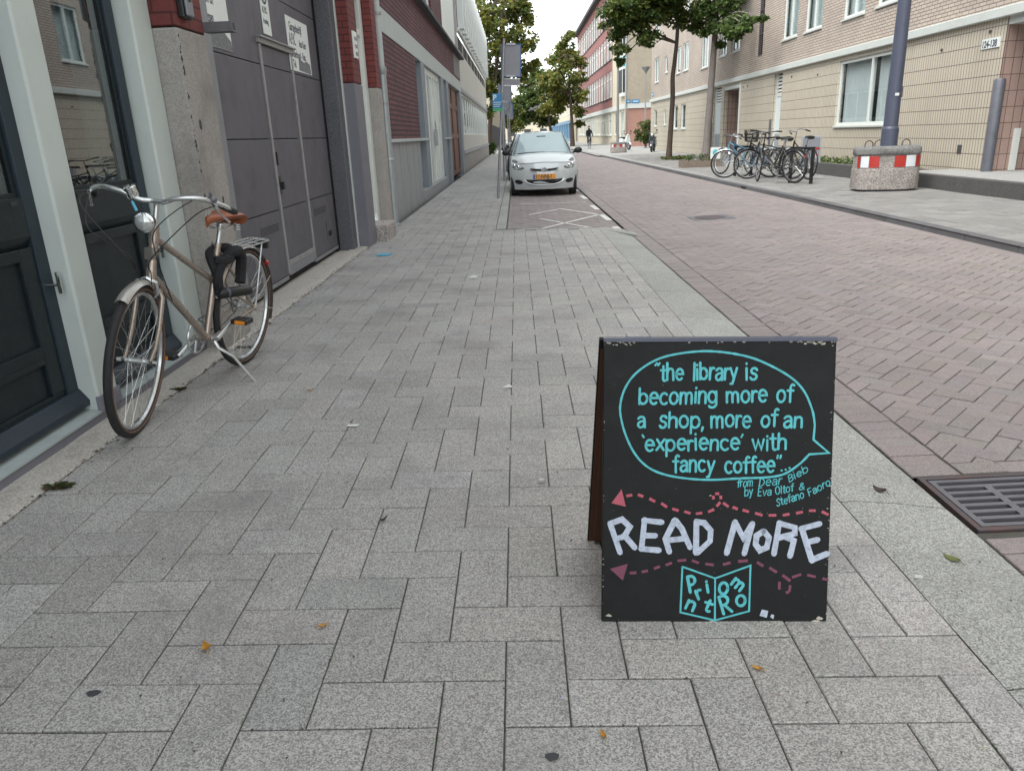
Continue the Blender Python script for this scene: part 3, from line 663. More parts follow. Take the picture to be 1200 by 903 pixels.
# side door in the recess
m = MB(); m.box(-2.16, -2.05, 10.176, 10.36, .05, 3.1); m.box(-2.16, -2.05, 11.10, 11.278, .05, 3.1); m.box(-2.16, -2.06, 10.36, 11.10, 2.62, 2.70); o = m.build('side_door', 'white', B, bevel=.006)
q = MB(); q.box(-2.14, -2.09, 10.36, 11.10, .3, 2.62); q.build('door_leaf', 'white', o)
q = MB(); q.box(-2.14, -2.10, 10.36, 11.10, 2.70, 3.1); q.build('fanlight', 'interior', o)
m = MB(); m.box(-2.2, -1.76, 10.19, 10.86, -.1, .21); m.build('door_step', 'block', B, bevel=.025)

# ------------------------------------------------------------------ purple brick building
B = wthing('brick_building', 'purple brick building with pale bands and a rust-red double door', 'building', (-2.05, 21, 0))
X = -2.05
m = MB(); wallx(m, X, 12.2, 16.9, 1.30, 2.89); wallx(m, X, 12.2, 30.5, 3.25, 4.05); wallx(m, X, 12.2, 24.0, 4.13, 9, [(13.0, 15.6, 4.3, 6.4), (17.2, 21.1, 4.3, 6.4), (14, 20, 7, 8.4)], .15)
m.add([(X, 30.5, 3.25), (X-6, 30.5, 3.25), (X-6, 30.5, 4.05), (X, 30.5, 4.05)], [(0, 1, 2, 3)]); m.box(X-6, X-.4, 12.21, 30.4, 8.9, 9); m.build('wall', 'darkbrick', B)
m = MB(); wallx(m, X-.01, 12.2, 16.8, -.12, 1.24)
for y in (12.9, 13.8, 14.7, 15.6, 16.3): bx(m, X, 1, -.02, -.004, y, y+.03, -.1, 1.24)
m.build('base_panel', 'basepanel', B)
m = MB(); bx(m, X, 1, -.1, .045, 12.2, 17.75, 1.242, 1.298); bx(m, X, 1, -.1, .04, 17.8, 18.5, 1.245, 1.295); bx(m, X, 1, -.1, .04, 22.5, 24.7, 1.245, 1.295); m.build('sill_band', 'paleband', B, bevel=.006)
m = MB(); bx(m, X, 1, -.2, .015, 12.2, 30.52, 2.89, 3.248); m.build('lintel_band', 'paleband', B, bevel=.006)
m = MB(); bx(m, X, 1, -.3, .16, 12.15, 31.0, 4.052, 4.128); m.build('cornice', 'roof', B, bevel=.01)
m = MB(); wallx(m, X+.004, 24.0, 28.85, 4.13, 8.8); m.build('white_panel', 'fin', B)
m = MB(); wallx(m, X-.02, 28.85, 30.5, 4.13, 8.8); m.build('end_panel', 'officeg', B)
for d1, a, b_ in ((.012, 17.8, 18.48), (.012, 22.45, 23.1), (.012, 24.1, 24.8), (.012, 29.55, 30.5), (-.06, 23.102, 24.098)):
    m = MB(); bx(m, X, 1, -.25, d1, a, b_, -.1, 2.889); m.build('pilaster', 'pilaster', B, bevel=.008)
m = MB()
for i in range(9): bx(m, X, 1, 0, .03, 27.6+i*.31, 27.7+i*.31, 3.32, 3.98)
m.build('louvre', 'officeg', B)
for a, b_, ms in ((13.0, 15.6, (14.3,)), (17.2, 21.1, (18.5, 19.8))): window(B, X, 1, a, b_, 4.3, 6.4, .12, .07, ms, fm='frame')
window(B, X, 1, 16.92, 17.78, .35, 2.88, .18, .06, fm='greyframe', curtain=False, sill=False, bars=(1.27,))
# white double door with side lights
m = MB(); bx(m, X, 1, -.14, -.06, 18.5, 18.75, .22, 2.88); bx(m, X, 1, -.14, -.06, 22.2, 22.45, .22, 2.88); bx(m, X, 1, -.14, -.06, 18.75, 22.2, 2.74, 2.88)
for i in range(1, 6): bx(m, X, 1, -.14, -.05, 18.75+i*.575-.04, 18.75+i*.575+.04, .22, 2.74)
o = m.build('door', 'white', B, bevel=.006)
for i in range(6):
    q = MB(); bx(q, X, 1, -.12, -.10, 18.75+i*.575+.04, 18.75+(i+1)*.575-.04, .24, 2.72); q.build('door_panel', 'white' if i != 1 else 'interior', o)
q = MB(); bx(q, X, 1, -.05, .02, 20.35, 20.42, 1.1, 1.5); q.build('handle', 'steel', o)
q = MB(); bx(q, X, 1, -.05, -.046, 20.9, 21.1, 1.45, 1.75); q.build('notice', 'signwhite', o)
m = MB(); bx(m, X, 1, -.2, .03, 16.8, 22.45, -.12, .22); m.build('door_step', 'basepanel', B, bevel=.01)
m = MB()
for a, b_ in ((24.85, 27.15), (27.2, 29.5)): bx(m, X, 1, -.18, -.12, a, b_, .04, 2.87)
o = m.build('door', 'reddoor', B, bevel=.008)
q = MB()
for a, b_ in ((24.85, 27.15), (27.2, 29.5)):
    for y in (a, b_-.15): bx(q, X, 1, -.12, -.09, y, y+.15, .05, 2.86)
    for z in (.05, 1.25, 2.2): bx(q, X, 1, -.12, -.092, a+.15, b_-.15, z, z+.16)
q.build('door_rail', 'reddoor', o, bevel=.006)
m = MB(); bx(m, X, 1, -.6, -.25, 12.2, 30.5, -.1, 8.9); m.build('room', 'interior', B)
# downpipe
m = MB(); m.tube([(-1.955, 11.93, z) for z in (2.28, 3, 5, 8.9)], .058, 14); m.build('downpipe', 'paleband', B, smooth=True)
m = MB(); m.tube([(-1.95, 11.93, z) for z in (0, 1, 2.28)], .064, 14); m.lathe([(.064, 2.2), (.075, 2.22), (.075, 2.3), (.06, 2.31)], 14, Matrix.Translation((-1.95, 11.93, 0))); m.lathe([(.064, .98), (.072, .985), (.072, 1.02), (.064, 1.03)], 14, Matrix.Translation((-1.95, 11.93, 0))); m.lathe([(.09, -.02), (.085, .04), (.064, .05)], 14, Matrix.Translation((-1.95, 11.93, 0))); m.build('downpipe_base', 'zinc', B, smooth=True)
m = MB()
for z in (3.0, 1.78): m.lathe([(.07, z), (.07, z+.035)], 14, Matrix.Translation((-1.953, 11.93, 0)))
m.build('pipe_clamp', 'steel', B)

# ------------------------------------------------------------------ white office
B = wthing('office_building', 'white office block with a ribbon window and upright white fins, beyond the purple brick building', 'building', (-2.05, 43, 0))
m = MB(); wallx(m, X-.02, 30.52, 57.5, .80, 4.42, [(31.2, 56.6, 1.37, 2.92)], .15); m.cur = 1; wallx(m, X-.02, 30.52, 57.5, 5.02, 7.5); m.cur = 0
m.add([(X-.02, 57.5, 0), (X-8, 57.5, 0), (X-8, 57.5, 7.5), (X-.02, 57.5, 7.5)], [(0, 1, 2, 3)]); m.build('wall', ['office', 'officeg'], B)
m = MB(); wallx(m, X, 30.52, 57.5, -.15, .66); m.build('plinth', 'officeg', B)
m = MB(); bx(m, X, 1, -.1, .04, 30.52, 57.5, .66, .80); m.build('base_ledge', 'greyframe', B)
m = MB(); bx(m, X, 1, -.1, .03, 30.52, 57.5, 2.93, 3.06); m.build('head_band', 'greyframe', B)
m = MB(); wallx(m, X-.10, 30.52, 57.5, 4.42, 5.02); m.build('grey_band', 'officeg', B)
for i in range(8):
    q = MB(); bx(q, X, 1, -.12, -.085, 32+i*3.1, 34+i*3.1, 4.5, 4.98); q.build('window', 'interior', B)
m = MB(); bx(m, X, 1, -.05, .06, 30.52, 57.5, 5.02, 5.14); m.build('fin_rail', 'fin', B)
for i in range(18):
    q = MB(); y = 30.9+i*1.5; bx(q, X, 1, .0, .22, y, y+.62, 5.14, 7.75 if i else 9.2); q.build('fin', 'fin', B)
f = window(B, X-.02, 1, 31.2, 56.6, 1.37, 2.92, .12, .07, tuple(33.0+i*1.57 for i in range(15)), sill=False, curtain=False)
# ------------------------------------------------------------------ row beyond on this side
B = wthing('row_house', 'cream row house with a dark base, half hidden behind the parking signs', 'building', (-2.3, 90, 0))
m = MB(); wallx(m, -2.3, 72, 130, 2.3, 6.5, [(75+i*5, 77+i*5, 3.4, 5.2) for i in range(11)], .2); m.add([(-2.3, 72, 2.3), (-2.3, 72, 6.5), (-10, 72, 6.5), (-10, 72, 2.3)], [(0, 1, 2, 3)]); m.box(-10, -2.4, 72.1, 130, 6.5, 6.6); m.build('wall', 'cream', B)
m = MB(); wallx(m, -2.28, 72, 130, -.2, 2.3); m.add([(-2.28, 72, -.2), (-2.28, 72, 2.3), (-10, 72, 2.3), (-10, 72, -.2)], [(0, 1, 2, 3)]); m.build('base', 'roof', B)
for i in range(11): window(B, -2.3, 1, 75+i*5, 77+i*5, 3.4, 5.2, .12, .1, curtain=False)

# ------------------------------------------------------------------ tiled flats opposite
B = wthing('apartment_building', 'flats with cream tiled ground floor, white cornice and beige brick above', 'building', (9.2, 32, 0))
X = 9.2; S = -1
gf = [(19.55, 23.05, 1.16, 2.88), (27.85, 28.7, .1, 2.95), (33.0, 35.45, .1, 2.92), (35.9, 37.3, .1, 2.95), (43.3, 44.5, 1.25, 2.53), (45.4, 46.6, 1.25, 2.53), (48.9, 49.7, 1.5, 2.4), (52.1, 53.2, 1.46, 2.5), (5.0, 8.2, 1.16, 2.88), (-1.5, 1.5, 1.16, 2.88)]
m = MB(); wallx(m, X, 15.4, 54.4, -.1, 3.0, gf, .18, S); m.build('tiled_wall', 'tile', B); m = MB(); wallx(m, X, -6, 12.2, -.1, 3.0, gf[-2:], .18, S); m.build('tiled_wall', 'tile', B)
m = MB(); m.box(X, 11.2, 15.4, 15.42, .2, 2.98); m.box(X+.002, 11.2, 12.0, 12.2, .2, 2.98); m.box(11.0, 11.2, 12.2, 15.4, .2, 2.98)
m.build('porch_wall', 'pinktile', B)
m = MB(); m.box(X+.01, 11.2, 12.2, 15.4, 2.86, 3.0); m.build('porch_ceiling', 'cornice', B)
m = MB(); m.box(10.92, 10.99, 12.6, 13.8, .24, 2.4); m.build('door', 'white', B)
m = MB(); m.box(9.62, 9.72, 15.33, 15.398, .24, 1.02); m.build('meter_box', 'white', B)
up_ = [(26.72, 28.14, 3.97, 5.6), (24.65, 26.06, 3.97, 5.6), (21.72, 23.13, 3.95, 5.6), (19.6, 21.05, 3.97, 5.6), (33.37, 34.6, 4.2, 5.58), (35.4, 36.6, 4.2, 5.58), (38.67, 40.1, 4.0, 5.5), (43.0, 44.36, 4.2, 5.59), (45.0, 46.18, 4.2, 5.55), (48.7, 49.57, 4.5, 5.42), (51.7, 53.3, 4.15, 5.62), (16, 17.4, 3.97, 5.6), (10, 11.4, 3.97, 5.6), (7, 8.4, 3.97, 5.6), (2, 3.4, 3.97, 5.6)]
up2 = [(a, b_, c+2.9, d+2.9) for a, b_, c, d in up_]
st = (30.3, 31.05, 3.7, 9.0)
m = MB(); wallx(m, X, -6, 54.4, 3.18, 12, up_+up2+[st], .16, S); m.add([(X, 54.4, 3.18), (X+9, 54.4, 3.18), (X+9, 54.4, 12), (X, 54.4, 12)], [(0, 1, 2, 3)]); m.box(X+.1, X+9, -6, 54.3, 11.9, 12.0); m.build('brick_wall', 'beigebrick', B)
m = MB(); bx(m, X, S, -.2, .10, -6, 54.5, 3.0, 3.178); m.build('cornice', 'cornice', B, bevel=.015)
m = MB(); bx(m, X, S, -.75, -.7, -6, 12, .0, 11.8); bx(m, X, S, -.75, -.7, 15.5, 32.9, .0, 11.8); bx(m, X, S, -.75, -.7, 35.5, 54.3, .0, 11.8); m.build('room', 'interior', B)
for i, (a, b_, c, d) in enumerate(up_+up2):
    big = b_-a > 1.2
    window(B, X, S, a, b_, c, d, .10, .075, ((a+b_)/2,) if big else (), curtain=c < 6)
window(B, X, S, 19.55, 23.05, 1.16, 2.88, .10, .085, (21.04,), cdens=7, csplit=[(19.3, 20.98), (21.15, 23.0)])
for a, b_, c, d in gf[4:8]: window(B, X, S, a, b_, c, d, .1, .07)
for a, b_, c, d in gf[8:]: window(B, X, S, a, b_, c, d, .1, .07, ((a+b_)/2,))
window(B, X, S, *st, .12, .06, bars=(4.5, 5.3, 6.1, 6.9, 7.7), fm='brownframe', curtain=False, sill=False, pane='pane')
for a, b_ in ((27.85, 28.7), (35.9, 37.3)):
    m = MB(); bx(m, X, S, -.15, -.09, a+.002, a+.09, .1, 2.94); bx(m, X, S, -.15, -.09, b_-.09, b_-.002, .1, 2.94); bx(m, X, S, -.15, -.092, a+.09, b_-.09, 2.2, 2.32); o = m.build('door', 'frame', B)
    q = MB(); bx(q, X, S, -.14, -.11, a+.09, b_-.09, .95, 2.2); q.build('door_light', 'curtain', o)
    q = MB(); bx(q, X, S, -.141, -.105, a+.09, b_-.09, .12, .95); q.build('door_panel', 'greyframe', o)
    q = MB()
    for i in range(5): q.add([(X+.10, a+.09, 2.36+i*.115), (X+.10, b_-.09, 2.36+i*.115), (X+.15, b_-.09, 2.44+i*.115), (X+.15, a+.09, 2.44+i*.115)], [(3, 2, 1, 0)])
    q.build('louvre', 'frame', o)
    q = MB(); bx(q, X, S, -.2, -.155, a, b_, .1, 2.94); q.build('backing', 'interior', o)
    m = MB(); bx(m, X, S, .002, .03, b_+.01, b_+.2, -.02, 1.45); m.build('guard_plate', 'guard', B)
m = MB(); m.box(X+1.6, X+1.7, 33.0, 35.45, -.02, 2.9); m.box(X+.19, X+1.6, 35.40, 35.449, -.02, 2.9); m.box(X+.19, X+1.6, 33.001, 33.05, -.02, 2.9); m.build('porch_wall', 'pinktile', B)
m = MB(); m.box(X+.0, X+1.6, 33.05, 35.4, 2.76, 2.9); m.build('porch_ceiling', 'cornice', B)
m = MB(); m.box(X-.03, X+.10, 32.86, 33.0, -.02, 2.95); m.build('porch_post', 'frame', B)
# half-round corner guard at the porch corner
m = MB(); m.lathe([(.10, .232), (.10, 1.90), (.085, 1.93)], 16, Matrix.Translation((X+.02, 15.42, 0))); m.build('corner_guard', 'guard', B, smooth=True)
m = MB()
for y, z in ((17.6, 2.62), (24.6, 2.62), (26.9, 2.72), (31.9, 2.72), (32.5, 2.72), (15.9, 2.78)): bx(m, X, S, 0, .02, y, y+.06, z, z+.05)
bx(m, X, S, 0, .012, 16.35, 16.5, .55, .72); m.build('wall_vent', 'roof', B)
m = MB(); bx(m, X, S, 0.001, .02, 15.56, 16.14, 2.50, 2.68); o = m.build('number_plate', 'signwhite', B)
t_ = text_obj('number', '124-138', .17, frame_m((X-.0225, 16.12, 2.525), (0, -1, 0), (0, 0, 1)), 'ink', o, sx=.86, bold=.004)

# ------------------------------------------------------------------ school-like red building and its corner
B = wthing('school_building', 'long red brick building with rows of tall white windows, down the street behind the trees', 'building', (9.2, 90, 0))
hol = []
for k, (za, zb) in enumerate(((.9, 2.9), (4.3, 6.7), (7.7, 9.9), (10.9, 13.4))):
    for i in range(16): hol.append((76.6+i*2.6, 78.7+i*2.6, za, zb))
m = MB(); wallx(m, X, 76, 118, 3.4, 14.2, [h for h in hol if h[2] > 3], .18, S); m.add([(X, 118, 0), (X+10, 118, 0), (X+10, 118, 14.2), (X, 118, 14.2)], [(0, 1, 2, 3)]); m.build('wall', 'schoolred', B)
m = MB(); wallx(m, X, 76, 118, -.2, 3.0, [h for h in hol if h[2] < 3], .18, S); m.build('ground_floor', 'cream', B)
m = MB(); bx(m, X, S, -.2, .1, 66.5, 118, 3.0, 3.398); m.build('band', 'cornice', B)
m = MB(); bx(m, X, S, -6, .55, 75, 118.5, 14.2, 14.55); m.build('roof', 'roof', B)
for h in hol:
    w_ = MB(); a, b_, c, d = h; xi = -.12
    for y in (a, (a+b_)/2-.05, b_-.1): bx(w_, X, S, xi, xi+.06, y, y+.1, c, d)
    for z in (c, c+(d-c)*.68, d-.1): bx(w_, X, S, xi+.004, xi+.055, a, b_, z, z+.1)
    o = w_.build('window', 'frame', B); q = MB(); bx(q, X, S, xi+.015, xi+.03, a, b_, c, d); q.build('pane', 'pane', o)
    q = MB(); bx(q, X, S, xi-.12, xi-.08, a, b_, c+(d-c)*rnd.choice((0, .0, .3, .5)), d); q.build('blind', 'curtain', o)
    q = MB(); bx(q, X, S, -.1, .08, a-.05, b_+.05, c-.09, c-.002); q.build('sill', 'cornice' if c < 3 else 'roof', o)
m = MB(); bx(m, X, S, -.8, -.75, 76, 118, 0, 14); m.build('room', 'interior', B)
m = MB(); wallx(m, X, 66.5, 76, 3.4, 14.2, [(67.2, 69.6, 4.1, 13.5)], .1, S); wallx(m, X, 66.5, 76, -.2, 3.0, [(68.0, 70.2, .5, 2.9), (72, 74.5, .9, 2.9)], .1, S); m.build('corner_wall', 'cream', B)
m = MB(); m.box(X, 22, 66.5, 66.7, 3.4, 14.2); m.build('end_wall', 'beigebrick2', B)
m = MB(); m.box(X, 22, 66.49, 66.7, -.2, 3.0); m.build('end_base', 'salmon', B)
m = MB(); m.box(X+.1, 22, 66.4, 66.6, 3.0, 3.39); m.build('end_band', 'cornice', B)
m = MB(); m.box(X-.25, X-.001, 67.2, 69.6, 4.0, 13.6); o = m.build('bay', 'frame', B)
for z, mt in ((4.3, 'interior'), (6.3, 'tealglass'), (7.3, 'interior'), (9.3, 'tealglass'), (10.3, 'interior')):
    q = MB(); q.box(X-.256, X-.252, 67.35, 69.45, z, z+(1.8 if mt == 'interior' else .8)); q.build('bay_pane', mt, o); q = MB(); q.box(X-.22, X-.03, 67.192, 67.196, z, z+(1.8 if mt == 'interior' else .8)); q.build('bay_pane', mt, o)
for a, b_, c, d in ((68.0, 70.2, .5, 2.9), (72, 74.5, .9, 2.9)): window(B, X, S, a, b_, c, d, .1, .1, ((a+b_)/2,))
m = MB(); m.tube([(X-.06, 66.44, 0), (X-.06, 66.44, 14)], .06, 8); m.build('downpipe', 'zinc', B)
# far terrace
B = wthing('terrace_house', 'pale far terrace with a blue ground floor, beyond the red school building', 'building', (8.6, 150, 0))
hol = [(121+i*5, 123.4+i*5, 4.1, 6.0) for i in range(17)]
m = MB(); wallx(m, 8.6, 119, 210, 3.2, 8.2, hol, .2, -1); m.add([(8.6, 119, -.2), (18, 119, -.2), (18, 119, 8.2), (8.6, 119, 8.2)], [(3, 2, 1, 0)]); m.box(8.7, 18, 119.1, 210, 8.2, 8.3); m.build('wall', 'cream', B)
m = MB(); wallx(m, 8.6, 119, 210, -.2, 3.2, [(120.5+i*6, 124.5+i*6, .4, 2.7) for i in range(14)], .3, -1); bx(m, 8.6, -1, -.5, -.4, 119, 210, -.1, 3.1); m.build('shop_front', 'bluewall', B)
for a, b_, c, d in hol: window(B, 8.6, -1, a, b_, c, d, .12, .14, ((a+b_)/2,), curtain=False)
B = wthing('closing_house', 'pale house closing the end of the street, behind the far trees', 'building', (3, 240, 0))
m = MB(); m.box(-14, 22, 240, 250, -.2, 7); m.build('wall', 'cream', B)
m = MB(); m.add([(-14.5, 239.5, 7), (22.5, 239.5, 7), (22.5, 245, 10), (-14.5, 245, 10), (-14.5, 250.5, 7), (22.5, 250.5, 7)], [(0, 1, 2, 3), (3, 2, 5, 4), (0, 3, 4), (1, 5, 2)]); m.build('roof', 'roof', B)
for i in range(7):
    for z in (1, 4):
        q = MB(); q.box(-12+i*4.8, -10+i*4.8, 239.95, 240.02, z, z+1.8); q.build('window', 'interior', B)

# ------------------------------------------------------------------ sandwich board
BB = wthing('sandwich_board', 'black A-frame chalkboard with turquoise quote and READ MORE standing on the grey pavement', 'sign board', (.51, 2.0, -.05))
bl, br_, tl = V((.193, 1.82, -.044)), V((.826, 1.806, -.062)), V((.2095, 2.0, .740))
bx_ = (br_-bl).normalized(); BW = (br_-bl).length; BH = (tl-bl).length
FM = frame_m(bl, bx_, tl-bl)          # local x along the bottom, y up the panel, z out of the face
TH = .018
m = MB(); m.box(0, BW, 0, BH, -TH, 0, FM); fp = m.build('front_panel', 'board', BB, bevel=.0025)
m = MB(); m.box(.02, .065, .03, BH-.03, -TH-.022, -TH-.001, FM); m.box(BW-.065, BW-.02, .03, BH-.03, -TH-.022, -TH-.001, FM); m.box(.065, BW-.065, BH-.09, BH-.03, -TH-.022, -TH-.001, FM); m.build('batten', 'boardwood', fp, bevel=.003)
top = FM @ V((0, BH, -TH)); bk = V((.193, 2.285, -.045)); ux = bx_
BM = frame_m(bk, ux, top-bk+V((0, .012, -.004))); BL = (top-bk).length
m = MB(); m.box(0.0, BW, 0, BL, 0, .016, BM); bp = m.build('back_panel', 'board', BB, bevel=.0025)
m = MB(); m.box(.004, BW-.004, .01, BL-.03, .0165, .018, BM); m.box(.02, .065, .03, BL-.05, .018, .04, BM); m.box(BW-.065, BW-.02, .03, BL-.05, .018, .04, BM); m.build('bare_inner_face', 'boardwood', bp, bevel=.002)
m = MB(); m.add([FM @ V((0, BH+.0015, .004)), FM @ V((BW, BH+.0015, .004)), FM @ V((BW, BH+.004, -.030)), FM @ V((0, BH+.004, -.030)), FM @ V((0, BH-.008, .0035)), FM @ V((BW, BH-.008, .0035))], [(0, 1, 2, 3), (4, 5, 1, 0)])
for a, b_ in ((.06, .13), (BW-.16, BW-.09)): m.tube([FM @ V((a, BH+.002, -.012)), FM @ V((b_, BH+.002, -.012))], .0035, 8)
m.build('hinge', 'lamp', BB)
# the photograph's board spans 703-974 by 397-730 in sketch units; strokes below are in those units
TLp, TRp, BRp, BLp = (703.5, 397), (974, 400), (968.5, 730), (705, 728)
def bxy(px, py):
    u, v = .5, .5
    for _ in range(6):
        x = (1-v)*((1-u)*TLp[0]+u*TRp[0])+v*((1-u)*BLp[0]+u*BRp[0]); y = (1-v)*((1-u)*TLp[1]+u*TRp[1])+v*((1-u)*BLp[1]+u*BRp[1])
        u += (px-x)/268; v += (py-y)/331
    return (u*BW, (1-v)*BH)
PXM = BW/267.0
STK = [0]
def ribbon(mb, pts, wd, closed=False, capn=5):
    """flat painted stroke of width wd along 2-D panel points"""
    P_ = [V(p) for p in pts]; Q = [P_[0]]
    for p in P_[1:]:
        if (p-Q[-1]).length > wd*.08: Q.append(p)
    P_ = Q; n = len(P_)
    if n < 2: return
    z = .0005+.00006*(STK[0] % 9); STK[0] += 1; L, Rr = [], []
    for i in range(n):
        if closed: a, c = P_[i-1], P_[(i+1) % n]
        else: a, c = P_[max(i-1, 0)], P_[min(i+1, n-1)]
        d1 = (P_[i]-a); d2 = (c-P_[i])
        if d1.length < 1e-9: d1 = d2
        if d2.length < 1e-9: d2 = d1
        d1 = d1.normalized(); d2 = d2.normalized(); t = d1+d2
        t = t.normalized() if t.length > .2 else d1
        nn = V((-t.y, t.x)); k = max(nn.dot(V((-d1.y, d1.x))), .5); h = wd/2/k*(1+.22*noise.noise(V((P_[i].x*90, P_[i].y*90, STK[0]))))
        L.append(P_[i]+nn*h); Rr.append(P_[i]-nn*h)
    poly = [FM @ V((p.x, p.y, z)) for p in L]+[FM @ V((p.x, p.y, z)) for p in Rr]
    fs = [(i, n+i, n+i+1, i+1) for i in range(n-1)]
    if closed: fs.append((n-1, 2*n-1, n, 0))
    mb.add(poly, fs)
    if not closed and capn:
        for e, d in ((0, P_[0]-P_[1]), (n-1, P_[-1]-P_[-2])):
            d = d.normalized(); a0 = math.atan2(d.y, d.x); c = P_[e]
            arc = [(c.x+wd/2*math.cos(a0+math.pi*(k/capn-.5)), c.y+wd/2*math.sin(a0+math.pi*(k/capn-.5)), z) for k in range(capn+1)]
            mb.add([FM @ V(q) for q in arc], [tuple(range(capn+1))])
def arc(cx, cy, rx, ry, a0, a1, n=14): return [(cx+rx*math.cos(R(a0+(a1-a0)*i/n)), cy+ry*math.sin(R(a0+(a1-a0)*i/n))) for i in range(n+1)]
def spl(pts, n=6, closed=False):
    out = []; k = len(pts)
    for i in range(k if closed else k-1):
        g = (lambda j: pts[j % k]) if closed else (lambda j: pts[max(0, min(k-1, j))])
        p0, p1, p2, p3 = g(i-1), g(i), g(i+1), g(i+2)
        for j in range(n):
            t = j/n
            out.append(tuple(.5*(2*p1[q]+(p2[q]-p0[q])*t+(2*p0[q]-5*p1[q]+4*p2[q]-p3[q])*t*t+(3*p1[q]-p0[q]-3*p2[q]+p3[q])*t**3) for q in (0, 1)))
    if not closed: out.append(pts[-1])
    return out
bowl = lambda: arc(.42, .5, .38, .5, 0, 360, 18)
GL = {
 'a': (.82, [spl([(.10, .84), (.28, .99), (.55, .99), (.72, .78), (.73, .4), (.75, 0)]), spl([(.72, .56), (.42, .58), (.12, .42), (.08, .2), (.24, .01), (.5, .04), (.72, .3)])]),
 'b': (.86, [[(.06, 1.5), (.06, 0)], bowl()]), 'c': (.78, [arc(.44, .5, .38, .5, 48, 312, 14)]), 'd': (.86, [[(.8, 1.5), (.8, 0)], bowl()]),
 'e': (.84, [[(.06, .53), (.80, .53)]+arc(.43, .5, .37, .5, 8, 312, 16)]),
 'f': (.56, [spl([(.62, 1.42), (.46, 1.5), (.30, 1.32), (.28, .9), (.28, 0)]), [(.0, .98), (.56, .98)]]),
 'g': (.86, [bowl(), spl([(.8, 1), (.8, .2), (.78, -.22), (.5, -.45), (.2, -.42), (.1, -.3)])]),
 'h': (.82, [[(.06, 1.5), (.06, 0)], spl([(.06, .6), (.2, .92), (.45, 1), (.68, .85), (.72, .5), (.73, 0)])]),
 'i': (.2, [[(.08, 1), (.08, 0)], [(.08, 1.36), (.085, 1.40)]]), 'l': (.2, [[(.08, 1.5), (.08, 0)]]),
 'm': (1.26, [[(.06, 1), (.06, 0)], spl([(.06, .6), (.18, .9), (.38, 1), (.56, .86), (.6, .5), (.6, 0)]), spl([(.6, .6), (.72, .9), (.92, 1), (1.1, .86), (1.14, .5), (1.14, 0)])]),
 'n': (.80, [[(.06, 1), (.06, 0)], spl([(.06, .6), (.2, .92), (.45, 1), (.66, .85), (.7, .5), (.71, 0)])]),
 'o': (.86, [bowl()]), 'p': (.86, [[(.06, 1), (.06, -.5)], bowl()]),
 'r': (.5, [[(.06, 1), (.06, 0)], spl([(.06, .55), (.16, .85), (.34, 1), (.5, .94)])]),
 's': (.66, [spl([(.6, .84), (.45, 1), (.2, .98), (.08, .78), (.2, .57), (.48, .46), (.6, .25), (.46, .02), (.2, 0), (.05, .16)])]),
 't': (.52, [spl([(.26, 1.38), (.26, .5), (.28, .12), (.42, .0), (.54, .05)]), [(.0, 1.0), (.54, 1.0)]]),
 'v': (.7, [[(.02, 1), (.35, 0), (.68, 1)]]), 'w': (1.1, [[(.02, 1), (.27, .02), (.54, .9), (.80, .02), (1.06, 1)]]), 'x': (.74, [[(.04, 1), (.7, 0)], [(.7, 1), (.04, 0)]]),
 'y': (.78, [[(.04, 1), (.4, .02)], [(.74, 1), (.4, .02), (.22, -.45), (.04, -.46)]]), ',': (.2, [[(.1, .08), (.02, -.26)]]), ' ': (.5, []),
 'D': (.9, [[(.08, 1.4), (.08, 0)], [(.0, 1.4)]+arc(.15, .7, .65, .7, 90, -90, 12)+[(.0, 0)]]), 'B': (.8, [[(.08, 1.4), (.08, 0)], [(.08, 1.4)]+arc(.3, 1.07, .36, .33, 90, -90, 8)+[(.08, .74)], [(.08, .74)]+arc(.32, .37, .42, .37, 90, -90, 8)+[(.08, 0)]]),
 'E': (.72, [[(.66, 1.4), (.08, 1.4), (.08, 0), (.66, 0)], [(.08, .72), (.58, .72)]]), 'F': (.7, [[(.66, 1.4), (.08, 1.4), (.08, 0)], [(.08, .72), (.56, .72)]]),
 'O': (1.0, [arc(.5, .7, .43, .7, 0, 360, 18)]), 'S': (.8, [spl([(.7, 1.15), (.5, 1.4), (.22, 1.34), (.1, 1.08), (.3, .78), (.6, .58), (.7, .3), (.5, .02), (.2, .03), (.06, .25)])]),
 'R': (.82, [[(.08, 1.4), (.08, 0)], [(.08, 1.4)]+arc(.34, 1.04, .4, .36, 90, -90, 8)+[(.08, .68)], [(.34, .68), (.78, 0)]]), 'P': (.78, [[(.08, 1.4), (.08, 0)], [(.08, 1.4)]+arc(.34, 1.02, .4, .38, 90, -90, 8)+[(.08, .64)]]),
 '&': (.95, [spl([(.9, .0), (.6, .45), (.25, .95), (.3, 1.3), (.52, 1.4), (.64, 1.15), (.4, .8), (.1, .5), (.1, .15), (.35, 0), (.62, .15), (.85, .6)])]),
}
def write(mb, s_, x0, x1, yb, xh, wd, ang=0, slant=0):
    """letter a word between x0 and x1 (sketch units, baseline yb, x-height xh)"""
    adv = sum(GL[c][0] for c in s_)+.16*(len(s_)-1); k = (x1-x0)/adv; x = 0; ca, sa = math.cos(R(ang)), math.sin(R(ang))
    for c in s_:
        wj, sts = GL[c]; jy = rnd.uniform(-.06, .06)*xh; js = rnd.uniform(.93, 1.07); sl_ = rnd.uniform(-.05, .06)
        for st_ in sts:
            pts = []
            for p, q in st_:
                X_ = (x+p+q*(slant+sl_))*k; Y_ = q*xh*js+jy; pts.append(bxy(x0+X_*ca-Y_*sa, yb-(X_*sa+Y_*ca)))
            ribbon(mb, pts, wd*PXM)
        x += wj+.16
L1 = lambda x, y: (700+x/4.286, 395+y/4.286)
L2 = lambda x, y: (700+x/4.286, 540+y/4.286)
tq = MB()
